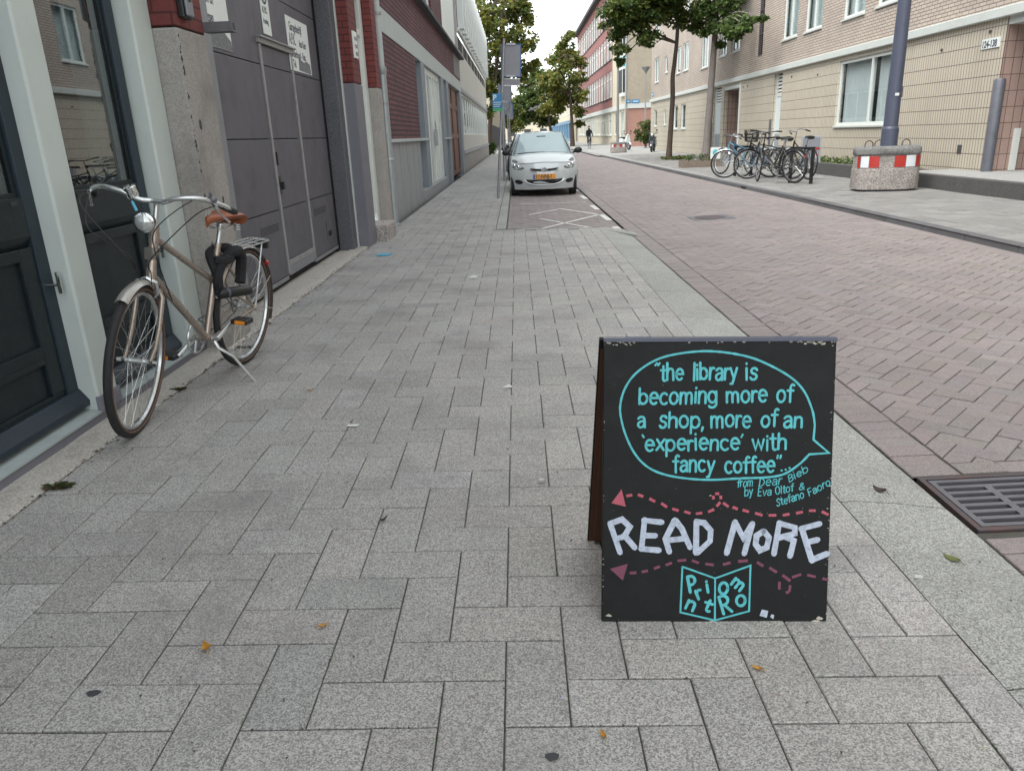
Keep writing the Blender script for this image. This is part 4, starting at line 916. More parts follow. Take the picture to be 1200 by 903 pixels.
for s_, xa, xb, yb in (('the', 303, 415, 213), ('library', 466, 685, 213), ('is', 727, 783, 216), ('becoming', 195, 585, 327), ('more', 632, 835, 326), ('of', 882, 962, 325),
                   ('a', 190, 230, 443), ('shop,', 299, 522, 447), ('more', 557, 757, 446), ('of', 806, 886, 446), ('an', 918, 1012, 450), ('experience', 230, 703, 558), ('with', 767, 935, 560), ('fancy', 372, 577, 665), ('coffee', 630, 878, 670)):
    a = L1(xa, yb); b_ = L1(xb, yb); write(tq, s_, a[0], b_[0], a[1], 53/4.286, 2.75)
for pts in (((283, 130), (275, 140)), ((297, 130), (289, 140)), ((216, 482), (222, 492)), ((716, 484), (710, 496)), ((893, 588), (890, 602)), ((908, 588), (905, 602)), ((912, 662), (914, 663)), ((932, 658), (934, 659)), ((951, 650), (953, 651))):
    ribbon(tq, [bxy(*L1(*p)) for p in pts], 2.3*PXM)
bub = spl([(1073, 440), (1060, 370), (1020, 280), (960, 215), (870, 160), (760, 112), (640, 85), (520, 75), (400, 84), (300, 106), (220, 146), (160, 197), (120, 262), (102, 335), (108, 402), (135, 490), (180, 575), (240, 637), (320, 675), (430, 697), (560, 706), (700, 700), (850, 695), (930, 678), (1000, 632), (1048, 584)], 8)
ribbon(tq, [bxy(*L1(*p)) for p in [(1068, 512)]+bub], 2.5*PXM); ribbon(tq, [bxy(*L1(*p)) for p in ((1048, 584), (1146, 578), (1068, 512))], 2.5*PXM)
tq.build('quote_lettering', 'teal', fp)
cr = MB()
for s_, x0_, x1_, y_, a_, h_ in (('from', 692, 770, 122, 3, 26), ('Dear', 800, 912, 118, 4, 28), ('Bieb', 950, 1046, 100, 30, 24), ('by', 730, 772, 168, 8, 28), ('Eva', 796, 864, 168, 5, 27), ('Oltof', 884, 974, 162, 12, 26), ('&', 1000, 1028, 138, 8, 22), ('Stefano', 892, 1028, 220, 17, 25), ('Faoro', 1052, 1158, 170, 28, 25)):
    a = L2(x0_, y_); write(cr, s_, a[0], a[0]+(x1_-x0_)/4.286/math.cos(R(a_)), a[1], h_/4.286, 1.15, a_, .18)
cr.build('credit_lettering', 'teal', fp)
hd = MB(); W_ = 26/4.286*PXM
for pts in (((58, 300), (110, 448)), ((62, 300), (118, 280), (158, 318), (130, 368), (88, 378)), ((130, 360), (184, 424)),
            ((232, 283), (218, 432)), ((228, 286), (318, 296)), ((226, 362), (286, 364)), ((216, 430), (306, 438)),
            ((384, 285), (338, 380), (358, 446)), ((384, 285), (420, 330), (462, 424)), ((346, 388), (440, 378)),
            ((492, 292), (492, 452)), ((494, 294), (530, 300), (564, 338), (562, 392), (498, 452)),
            ((646, 454), (686, 296)), ((686, 298), (728, 376), (772, 306)), ((772, 306), (734, 456)),
            ((828, 344), (794, 366), (790, 410), (812, 440), (846, 426), (856, 376), (830, 344)),
            ((906, 302), (882, 458)), ((906, 304), (984, 326), (984, 356), (902, 378)), ((936, 372), (980, 392), (962, 470)),
            ((1018, 330), (1072, 494)), ((1014, 332), (1106, 308)), ((1040, 402), (1098, 388)), ((1070, 490), (1148, 458))):
    ribbon(hd, [bxy(*L2(*p)) for p in pts], W_*1.14, capn=3)
hd.build('headline_lettering', 'chalk', fp)
for nm, mt, tri, dash in (('arrow_line', 'pink', ((114, 128), (64, 198), (136, 216)), [((138, 162), (168, 158)), ((196, 156), (224, 166)), ((254, 176), (284, 192)), ((314, 200), (344, 220)), ((370, 228), (402, 238)), ((430, 242), (462, 252)), ((488, 254), (520, 250)), ((550, 246), (580, 232)), ((592, 218), (610, 196)), ((624, 200), (652, 220)), ((672, 222), (698, 232)), ((722, 236), (754, 246)), ((784, 252), (822, 264)), ((852, 264), (890, 264)), ((922, 264), (956, 258)), ((988, 254), (1022, 248)), ((1052, 242), (1086, 242)), ((1116, 246), (1150, 264)), ((576, 182), (574, 164)), ((584, 154), (604, 154)), ((612, 164), (612, 182))]),
                          ('arrow_line', 'pinkdark', ((150, 506), (60, 532), (126, 592)), [((160, 554), (194, 552)), ((220, 548), (252, 542)), ((282, 532), (312, 520)), ((340, 514), (372, 502)), ((400, 492), (444, 488)), ((472, 490), (508, 504)), ((540, 508), (582, 514)), ((628, 512), (666, 502)), ((704, 496), (752, 492)), ((798, 500), (830, 520)), ((860, 528), (898, 552)), ((926, 566), (966, 596)), ((974, 578), (1020, 562)), ((1050, 566), (1092, 576)), ((1126, 584), (1156, 592)), ((912, 600), (912, 640)), ((966, 618), (962, 650)), ((962, 652), (944, 656))])):
    q = MB()
    for p in dash: ribbon(q, [bxy(*L2(*t)) for t in p], 14/4.286*PXM, capn=0)
    q.add([FM @ V((*bxy(*L2(*t)), .0007)) for t in tri], [(0, 1, 2)]); q.build(nm, mt, fp)
lg = MB(); bw = 2.1*PXM
for pts in (((425, 522), (590, 582), (766, 517), (763, 750), (592, 798), (418, 756), (425, 522)), ((590, 582), (592, 798))): ribbon(lg, [bxy(*L2(*p)) for p in pts], bw)
for s_, x_, y_, wx, h_, an in (('P', 462, 652, 40, 60, 12), ('r', 506, 690, 28, 44, 18), ('i', 552, 652, 9, 44, 10), ('n', 440, 734, 46, 48, -22), ('t', 528, 742, 36, 44, -18), ('o', 608, 662, 48, 58, 0), ('m', 668, 612, 62, 40, -38), ('R', 632, 768, 50, 62, 18), ('o', 696, 720, 50, 56, 0)):
    a = L2(x_, y_); write(lg, s_, a[0], a[0]+wx/4.286, a[1], h_/4.286*(1.0 if s_ in 'PR' else .95)*(1 if s_ not in 'PR' else 1.0), 3.4, an)
lg.build('shop_emblem', 'teal', fp)
ch = MB(); r2 = random.Random(3)
def chip(x, y, r_):
    n = 6; z = .0009; ch.add([FM @ V((min(max(x+r_*r2.uniform(.4, 1.3)*math.cos(2*math.pi*k/n), .001), BW-.001), min(max(y+r_*.55*r2.uniform(.4, 1.3)*math.sin(2*math.pi*k/n), .001), BH-.006), z)) for k in range(n)], [tuple(range(n))])
for i in range(46): chip(r2.choice((r2.uniform(.0, .09), r2.uniform(BW-.12, BW), r2.uniform(0, BW))), BH-.009-r2.random()**2*.008, r2.uniform(.002, .006))
for i in range(26): chip(BW-.002-r2.random()**2*.01, r2.uniform(.0, BH), r2.uniform(.001, .0035))
for i in range(14): chip(.003, r2.uniform(.02, BH), r2.uniform(.001, .003))
for x, y, r_ in ((.022, .018, .011), (BW-.02, .015, .012), (BW-.03, .006, .013), (.31, .004, .006)): chip(x, y, r_)
for i in range(60): chip(r2.uniform(0, BW), r2.uniform(0, BH), r2.uniform(.0006, .0014))
chip(.30, BH*.5-.035, .004); ch.build('chipped_edge', 'chip', fp)
q = MB()
for x, y, s_ in ((.445, .022, .020), (.475, .018, .009)): q.prism([(x, y), (x+s_, y-.006), (x+s_*1.2, y+s_*.7), (x+s_*.3, y+s_*.9)], FM @ Matrix.Translation((0, 0, .0012)), .0005)
q.build('torn_sticker', 'chalk', fp)

# ------------------------------------------------------------------ bicycles
def bike(name, label, loc, yaw, lean=0, steer=0, paint='champagne', rim='alu', tyre='rubber', saddle='leather', step=True, mud='fender', rack='alu', basket=False, detail=2, wr=.345, handle='alu', grp=None, group=None, kick=True, wall='gum', redbox=False, bars='town', hst=.09, sph=.16, tall=False):
    """bicycle: +x forward, +y its left, rear wheel centre over local x = 0"""
    T = thing(name, label, 'bicycle', loc, 0, group); T.rotation_euler = (Matrix.Rotation(yaw, 4, 'Z') @ Matrix.Rotation(lean, 4, 'X')).to_euler()
    WB = 1.09; BBp = V((.44, 0, .275)); seat = V((.275, 0, .73)); hb = V((.905, 0, .66)); ht = V((.855, 0, .845)) if not tall else V((.838, 0, .905)); hax = (ht-hb).normalized()
    n1 = 10 if detail > 1 else 6
    S_ = Matrix.Translation(hb) @ Matrix.Rotation(steer, 4, hax) @ Matrix.Translation(-hb)
    f = MB(); lug = hb.lerp(ht, .8); mid = BBp.lerp(seat, .62)
    f.tube([BBp, seat], .0165, n1); f.tube([hb, ht], .020, n1)
    if step: f.tube([lug, mid+V((0, 0, .0))], .0155, n1); f.tube([hb.lerp(ht, .15), BBp], .0175, n1)
    else: f.tube([lug, BBp.lerp(seat, .95)], .0135, n1); f.tube([hb.lerp(ht, .15), BBp], .0155, n1)
    for s in (-1, 1):
        f.tube([BBp+V((-.02, s*.025, 0)), V((.0, s*.062, wr))], [.010, .008], n1); f.tube([seat+V((0.01, s*.012, -.02)), V((.0, s*.062, wr))], .0075, n1)
        if step: f.tube([mid+V((0, s*.014, 0)), V((.0, s*.066, wr))], .006, n1)
    f.tube([BBp+V((0, -.036, 0)), BBp+V((0, .036, 0))], .021, 12); f.tube([seat, seat+(seat-BBp).normalized()*.02], .018, n1)
    for p in (lug, hb.lerp(ht, .15)): f.tube([p-hax*.025, p+hax*.025], .0225, n1)
    for s in (-1, 1): f.ball((0, s*.066, wr), .016, 8)
    fr_ = f.build('frame', paint, T, smooth=True)
    if detail > 1:
        q = MB(); q.box(-.004, .026, -.0185, .0185, .02, .07, Matrix.Translation(hb.lerp(ht, .35)) @ V((0, 0, 0)).to_track_quat('X', 'Z').to_matrix().to_4x4()); q.build('head_badge', 'fender', fr_)
        dn = BBp-hb; q = MB()
        for s in (1,):
            for i in range(9):
                t0 = .30+i*.035; a = hb.lerp(BBp, t0)+V((0, .0158, .004)); b_ = hb.lerp(BBp, t0+.022)+V((0, .0158, .004)); q.tube([a, b_], .003, 5)
        q.build('decal', 'fender', fr_)
    q = MB(); sp = seat+(seat-BBp).normalized()*sph; q.tube([seat, sp], .0125, n1); q.build('seat_post', 'alu', T, smooth=True)
    fork = MB()
    for s in (-1, 1): fork.tube([S_ @ V(p) for p in ((.915, s*.035, .635), (.92, s*.055, .60), (.975, s*.058, .47), (1.03, s*.058, .39), (WB, s*.055, wr))], [.012, .012, .011, .009, .008], n1)
    fork.tube([S_ @ V((.913, -.05, .625)), S_ @ V((.913, .05, .625))], .013, n1); fork.tube([S_ @ (hb-hax*.04), S_ @ hb], .017, n1)
    fork.build('fork', paint, T, smooth=True)
    def wheel(nm, cx, Mx):
        W0 = Mx @ Matrix.Translation((cx, 0, wr)); seg = 56 if detail > 1 else 32
        t = MB(); t.torus(wr-.017, .0175, seg, 8, W0); ty = t.build(nm, tyre, T, smooth=True)
        if detail > 1: q = MB(); [q.torus(wr-.026, .0065, seg, 6, W0 @ Matrix.Translation((0, s*.0125, 0))) for s in (-1, 1)]; q.build('tyre_wall', wall, ty, smooth=True)
        q = MB(); q.torus(wr-.043, .0105, seg, 6, W0, sq=1.15); q.build('rim', rim, ty, smooth=True)
        q = MB(); ns = 36 if detail > 1 else 20
        for i in range(ns):
            a = 2*math.pi*i/ns; hs_ = 1 if i % 2 else -1; off = R(62)*(1 if (i//2) % 2 else -1)
            q.tube([W0 @ V((.022*math.cos(a+off), hs_*.03, .022*math.sin(a+off))), W0 @ V(((wr-.045)*math.cos(a), hs_*.004, (wr-.045)*math.sin(a)))], .00105 if detail > 1 else .002, 3, False)
        q.build('spoke', 'alu', ty); q = MB(); q.tube([W0 @ V((0, -.05, 0)), W0 @ V((0, .05, 0))], .011, 8); [q.tube([W0 @ V((0, s*.027, 0)), W0 @ V((0, s*.032, 0))], .026, 12) for s in (-1, 1)]; [q.tube([W0 @ V((0, s*.066, 0)), W0 @ V((0, s*.085, 0))], .009, 6) for s in (-1, 1)]; q.build('hub', 'alu', ty, smooth=True)
    I4 = Matrix.Identity(4)
    wheel('front_wheel', WB, S_); wheel('rear_wheel', 0, I4)
    if mud:
        for nm, cx, a0, a1, Mx in (('front_mudguard', WB, 62, 120, S_) if detail > 1 else ('front_mudguard', WB, 40, 150, S_), ('rear_mudguard', 0, 20, 205, I4)):
            q = MB(); W0 = Mx @ Matrix.Translation((cx, 0, wr)); vs = []; n = 24; k = 5
            for i in range(n+1):
                a = R(a0+(a1-a0)*i/n)
                for j in range(k):
                    b_ = (j/(k-1)-.5); rr = wr+.016-.02*abs(b_*2)**2; vs.append(W0 @ V((rr*math.cos(a), b_*.056, rr*math.sin(a))))
            q.add(vs, [(i*k+j, i*k+j+1, (i+1)*k+j+1, (i+1)*k+j) for i in range(n) for j in range(k-1)])
            if nm == 'rear_mudguard':
                for s in (-1, 1): q.tube([V((-.01, s*.05, wr)), V((-.30, s*.03, wr+.13))], .0026, 5); q.tube([V((-.01, s*.05, wr)), V((-.335, s*.03, wr-.08))], .0026, 5)
            q.build(nm, mud, T, smooth=True)
    # handlebar
    hs0 = ht+hax*hst; st = hs0+V((.055, 0, .012)); q = MB(); q.tube([S_ @ ht, S_ @ hs0], .0115, n1); q.tube([S_ @ hs0, S_ @ st], .013, n1)
    if bars == 'town': hp = [(.0, .0, 0), (.015, .05, .0), (.03, .11, .025), (.01, .20, .035), (-.06, .275, .01), (-.17, .31, -.03)]
    else: hp = [(0, 0, 0), (.0, .12, .01), (-.02, .24, .03), (-.06, .33, .03)]
    full = [(a, -b_, c) for a, b_, c in hp[::-1]]+hp[1:]; full = [S_ @ (st+V(p)) for p in full]
    sm = []; pt = [tuple(p) for p in full]
    for i in range(len(pt)-1):
        for j in range(5):
            t = j/5; g = lambda k_: V(pt[max(0, min(len(pt)-1, k_))]); p0, p1, p2, p3 = g(i-1), g(i), g(i+1), g(i+2)
            sm.append(.5*(2*p1+(p2-p0)*t+(2*p0-5*p1+4*p2-p3)*t*t+(3*p1-p0-3*p2+p3)*t**3))
    sm.append(V(pt[-1])); q.tube(sm, .0112, n1); H = q.build('handlebar', handle, T, smooth=True)
    for s, e in ((-1, 0), (1, -1)):
        a, b_ = (sm[0], sm[6]) if e == 0 else (sm[-1], sm[-7]); d = (b_-a).normalized(); g_ = MB(); g_.tube([a-d*.012, a, a+d*.11, a+d*.112], [.013, .0165, .0165, .013], n1); g_.build('grip', 'black', H, smooth=True)
        if detail > 1:
            l_ = MB(); c0 = a+d*.135; l_.tube([c0, c0+V((.035, 0, -.012)), c0+V((.03, 0, -.03))-d*.04, c0+V((.03, 0, -.05))-d*.11], [.009, .007, .005, .0055], 7); l_.ball(tuple(c0+V((.03, 0, -.05))-d*.112), .008, 8); l_.build('brake_lever', 'alu', H, smooth=True)
    if detail > 1:
        l_ = MB(); c0 = S_ @ (st+V((.015, -.085, .028))); l_.lathe([(.0, -.028), (.024, -.026), (.027, -.018), (.027, .012), (.029, .014), (.029, .022), (.022, .028), (.0, .03)], 18, Matrix.Translation(c0) @ Matrix.Rotation(.25, 4, 'X') @ Matrix.Rotation(.3, 4, 'Y')); l_.build('bell', 'chrome', H, smooth=True)
        l_ = MB(); c0 = sm[-8]+V((.0, 0, .012)); l_.ball(tuple(c0), .019, 12, sy=1.25); l_.tube([c0, c0+V((.02, .0, .03))], .006, 6); l_.build('gear_shifter', 'iron', H, smooth=True)
        lm = Matrix.Translation(S_ @ V((.955, 0, ht.z+.035))) @ Matrix.Rotation(steer, 4, 'Z') @ Matrix.Rotation(R(90), 4, 'Y')
        l_ = MB(); l_.lathe([(.012, -.055), (.03, -.045), (.040, -.015), (.041, .012), (.043, .016), (.043, .022), (.037, .024)], 24, lm); l_.tube([S_ @ V((.86, 0, ht.z+.03)), S_ @ V((.945, 0, ht.z+.02))], .007, 6); hl = l_.build('headlight', 'chrome', T, smooth=True)
        l_ = MB(); l_.lathe([(.037, .0225), (.03, .030), (.015, .035), (.0, .036)], 24, lm, cap=False); l_.build('lens', 'lens', hl, smooth=True)
        l_ = MB(); l_.lathe([(.006, 0), (.006, .035), (.004, .045)], 8, Matrix.Translation(S_ @ V((.90, -.055, ht.z+.07))) @ Matrix.Rotation(R(25), 4, 'X')); l_.build('cable_end', 'bluewrap', H)
        l_ = MB()
        for s, zz, ox in ((-1, -.06, .05), (1, -.05, .04), (-1, -.16, .02)):
            a = sm[6] if s < 0 else sm[-7]; e = S_ @ V((.95, s*.02, .66))
            l_.tube(spl3([a+V((.03, 0, -.01)), a+V((.10+ox, -s*.04, zz)), S_ @ V((1.0+ox, s*.05, .80)), S_ @ V((.985, s*.03, .72)), e]), .0026, 5)
        l_.tube(spl3([sm[-7]+V((.02, 0, -.01)), sm[-7]+V((.07, -.06, .02)), S_ @ V((.93, .04, .92)), S_ @ V((.90, .02, .80)), hb.lerp(BBp, .3)+V((0, .016, 0))]), .0026, 5)
        l_.build('brake_cable', 'black', T, smooth=True)
        l_ = MB(); c0 = V((.925, 0, .665))
        for s in (-1, 1): l_.tube([S_ @ (c0+V((.035, 0, .03))), S_ @ (c0+V((.03, s*.04, .01))), S_ @ (c0+V((.02, s*.045, -.04))), S_ @ (c0+V((.018, s*.03, -.062)))], [.007, .009, .008, .006], 7); l_.box(*[0]*6) if 0 else None
        l_.ball(tuple(S_ @ (c0+V((.032, 0, .0)))), .015, 8); l_.build('front_brake', 'alu', T, smooth=True)
    # saddle
    q = MB(); vs = []; n = 12; prof = [(-.13, .085, -.012), (-.125, .095, .012), (-.09, .092, .026), (-.04, .07, .024), (.02, .038, .02), (.08, .024, .02), (.125, .018, .016), (.14, .006, .0)]
    for x, hw, z in prof:
        for j in range(n):
            a = 2*math.pi*j/n; ww = hw*math.cos(a); zz = z+(.016 if math.sin(a) > 0 else .03)*math.sin(a)*(1 if math.sin(a) > 0 else .9); vs.append(sp+V((x+.0, ww, zz+.03)))
    q.add(vs, [(i*n+j, i*n+(j+1) % n, (i+1)*n+(j+1) % n, (i+1)*n+j) for i in range(len(prof)-1) for j in range(n)]+[tuple(range(n))[::-1], tuple((len(prof)-1)*n+j for j in range(n))])
    sd = q.build('saddle', saddle, T, smooth=True)
    q = MB()
    for s in (-1, 1): q.tube([sp+V((-.10, s*.035, .005)), sp+V((-.03, s*.02, -.012)), sp+V((.05, s*.018, -.01)), sp+V((.11, s*.008, .012))], .004, 6)
    if detail > 1: [q.torus(.016, .003, 14, 5, Matrix.Translation(sp+V((-.085, s*.05, dz))) @ Matrix.Rotation(R(90), 4, 'X')) for s in (-1, 1) for dz in (0, -.012, -.024)]
    q.ball(tuple(sp), .017, 8); q.build('saddle_rail', 'alu', sd, smooth=True)
    if rack:
        q = MB(); z = wr+.36
        for s in (-1, 1): q.tube([V((.20, s*.03, z-.03)), V((.14, s*.065, z)), V((-.22, s*.065, z)), V((-.245, s*.045, z))], .0048, 6); q.tube([V((-.12, s*.065, z)), V((-.005, s*.07, wr+.01))], .0045, 6); q.tube([V((.05, s*.065, z)), V((-.003, s*.07, wr+.01))], .004, 6) if detail < 2 else None
        for s in (-.02, .02): q.tube([V((.14, s, z+.002)), V((-.24, s, z+.002))], .004, 6)
        for x in (.14, .02, -.10, -.22): q.tube([V((x, -.065, z)), V((x, .065, z))], .004, 6)
        q.tube([V((-.245, -.045, z)), V((-.245, .045, z))], .0048, 6)
        rk = q.build('luggage_rack', rack, T, smooth=True)
        if detail > 1: q = MB(); q.box(-.262, -.235, -.045, .045, z-.055, z-.012); q.build('rear_reflector', 'black', rk, bevel=.004); q = MB(); q.box(-.264, -.2625, -.035, .035, z-.048, z-.02); q.build('reflector_face', 'redlens', rk)
    q = MB(); q.ball((-.30, 0, wr+.205), .022, 10, sx=1.1, sy=1.1, sz=.9); q.build('tail_light', 'redlens', T, smooth=True)
    if redbox: q = MB(); q.box(-.30, -.26, -.05, .05, wr+.31, wr+.35); q.build('rear_lamp', 'redlens', T, bevel=.01)
    # cranks, chain, pedals
    q = MB(); cy = -.055; cm = Matrix.Translation(BBp+V((0, cy, 0)))
    q.torus(.088, .0055, 40 if detail > 1 else 20, 5, cm); [q.tube([cm @ V((.02*math.cos(a), 0, .02*math.sin(a))), cm @ V((.086*math.cos(a), 0, .086*math.sin(a)))], .008, 6) for a in [2*math.pi*i/5 for i in range(5)]]
    ck = q.build('chainring', 'alu' if detail > 1 else 'black', T, smooth=True)
    ca = R(25)
    for s in (-1, 1):
        c1 = BBp+V((0, s*.06, 0)); e = c1+V((-.165*math.cos(ca)*s, s*.018, .165*math.sin(ca)*-s*-1 if s > 0 else -.165*math.sin(ca)))
        q = MB(); q.tube([BBp+V((0, s*.03, 0)), c1], .012, 8); q.tube([c1, e], [.013, .010], 8); cr_ = q.build('crank', 'alu', T, smooth=True)
        q = MB(); q.box(e.x-.045, e.x+.045, min(e.y, e.y+s*.095)+.004, max(e.y, e.y+s*.095), e.z-.013, e.z+.013); q.build('pedal', 'black', cr_, bevel=.006)
        if detail > 1: q = MB(); [q.box(e.x+d-.004 if d > 0 else e.x+d-.004, e.x+d+.004, e.y+s*.03 if s > 0 else e.y-.085, e.y+s*.03+.055 if s > 0 else e.y-.03, e.z-.008, e.z+.010) for d in (-.045, .045)]; q.build('pedal_reflector', 'amber', cr_)
    if detail > 1:
        q = MB(); q.tube([BBp+V((0, cy, .088)), V((0, cy, wr+.035))], .004, 5); q.tube([BBp+V((0, cy, -.088)), V((0, cy, wr-.035))], .004, 5); q.torus(.036, .006, 16, 5, Matrix.Translation((0, cy, wr))); q.build('chain', 'iron', T)
    if kick:
        q = MB(); a = BBp+V((-.03, .02, -.01)); tip = V((.33, .235, -.012)) if detail > 1 else V((.30, .2, .01)); q.tube([a, a+V((.0, .03, -.05)), a.lerp(tip, .35)+V((.0, .02, 0)), tip], [.011, .0095, .008, .0075], 8); q.build('kickstand', 'alu' if detail > 1 else 'iron', T, smooth=True)
    if basket:
        q = MB(); c0 = S_ @ V((1.0, 0, .86)); bm_ = Matrix.Translation(c0) @ Matrix.Rotation(steer, 4, 'Z')
        for z_, e in ((0, .85), (.08, .92), (.16, .97), (.24, 1.0)): p = [(-.14*e+.05, -.18*e, z_), (.14*e+.05, -.18*e, z_), (.14*e+.05, .18*e, z_), (-.14*e+.05, .18*e, z_), (-.14*e+.05, -.18*e, z_)]; q.tube([bm_ @ V(t) for t in p], .006, 5)
        for i in range(7):
            t = i/6-.5
            for s in (-1, 1): q.tube([bm_ @ V((.05+s*.119, t*.30, 0)), bm_ @ V((.05+s*.14, t*.36, .24))], .005, 4); q.tube([bm_ @ V((.05+t*.238, s*.153, 0)), bm_ @ V((.05+t*.28, s*.18, .24))], .005, 4)
        q.box(-.07, .17, -.15, .15, -.005, .005, bm_); q.build('basket', 'black', T)
    return T
def spl3(P_, n=8):
    out = []; P_ = [V(p) for p in P_]
    for i in range(len(P_)-1):
        g = lambda k_: P_[max(0, min(len(P_)-1, k_))]; p0, p1, p2, p3 = g(i-1), g(i), g(i+1), g(i+2)
        for j in range(n):
            t = j/n; out.append(.5*(2*p1+(p2-p0)*t+(2*p0-5*p1+4*p2-p3)*t*t+(3*p1-p0-3*p2+p3)*t**3))
    return out+[P_[-1]]
# near bicycle: rear wheel on the pavement at (-1.77, 4.42), facing the camera, leaning on its stand
rw_ = V((-1.745, 4.50, gz(-1.72))); hd_ = -.115; yaw = math.atan2(-math.cos(hd_), math.sin(hd_))
MAIN = bike('bicycle', 'champagne town bicycle with brown saddle on its kickstand before the dark doors', tuple(rw_), yaw, R(-7.0), R(13), hst=.11, sph=.115, tall=True)
MAIN.scale = (1.05,)*3
# cloth-covered chain lock round the seat tube and its barrel
LK = thing('bicycle_lock', 'black cloth-covered chain lock hanging round the seat tube of the champagne bicycle', 'lock', MAIN.location); LK.rotation_euler = MAIN.rotation_euler; LK.scale = MAIN.scale
q = MB()
pth = [(.27, .03, .66), (.235, .055, .70), (.17, .06, .70), (.125, .055, .66), (.125, .05, .58), (.15, .055, .52)]
q.tube(spl3([(.34, .02, .50), (.345, .03, .58), (.30, -.03, .68), (.245, -.04, .705), (.20, .02, .715), (.25, .05, .68), (.30, .045, .665), (.33, .01, .67)], 6), .026, 8); q.tube(spl3(pth, 6), .029, 8); q.tube(spl3([(.335, .03, .52), (.36, .035, .56), (.335, .035, .62), (.29, .04, .665)], 6), .025, 8)
q.build('chain_sleeve', 'fabric', LK, smooth=True)
q = MB(); q.tube([(.36, .035, .505), (.35, .04, .497), (.15, .105, .485), (.142, .108, .484)], [.018, .028, .028, .02], 12); q.build('lock_barrel', 'black', LK, smooth=True)
q = MB(); q.tube([(.317, .051, .4955), (.300, .056, .4945)], .0286, 12); q.build('lock_collar', 'lamp', LK)

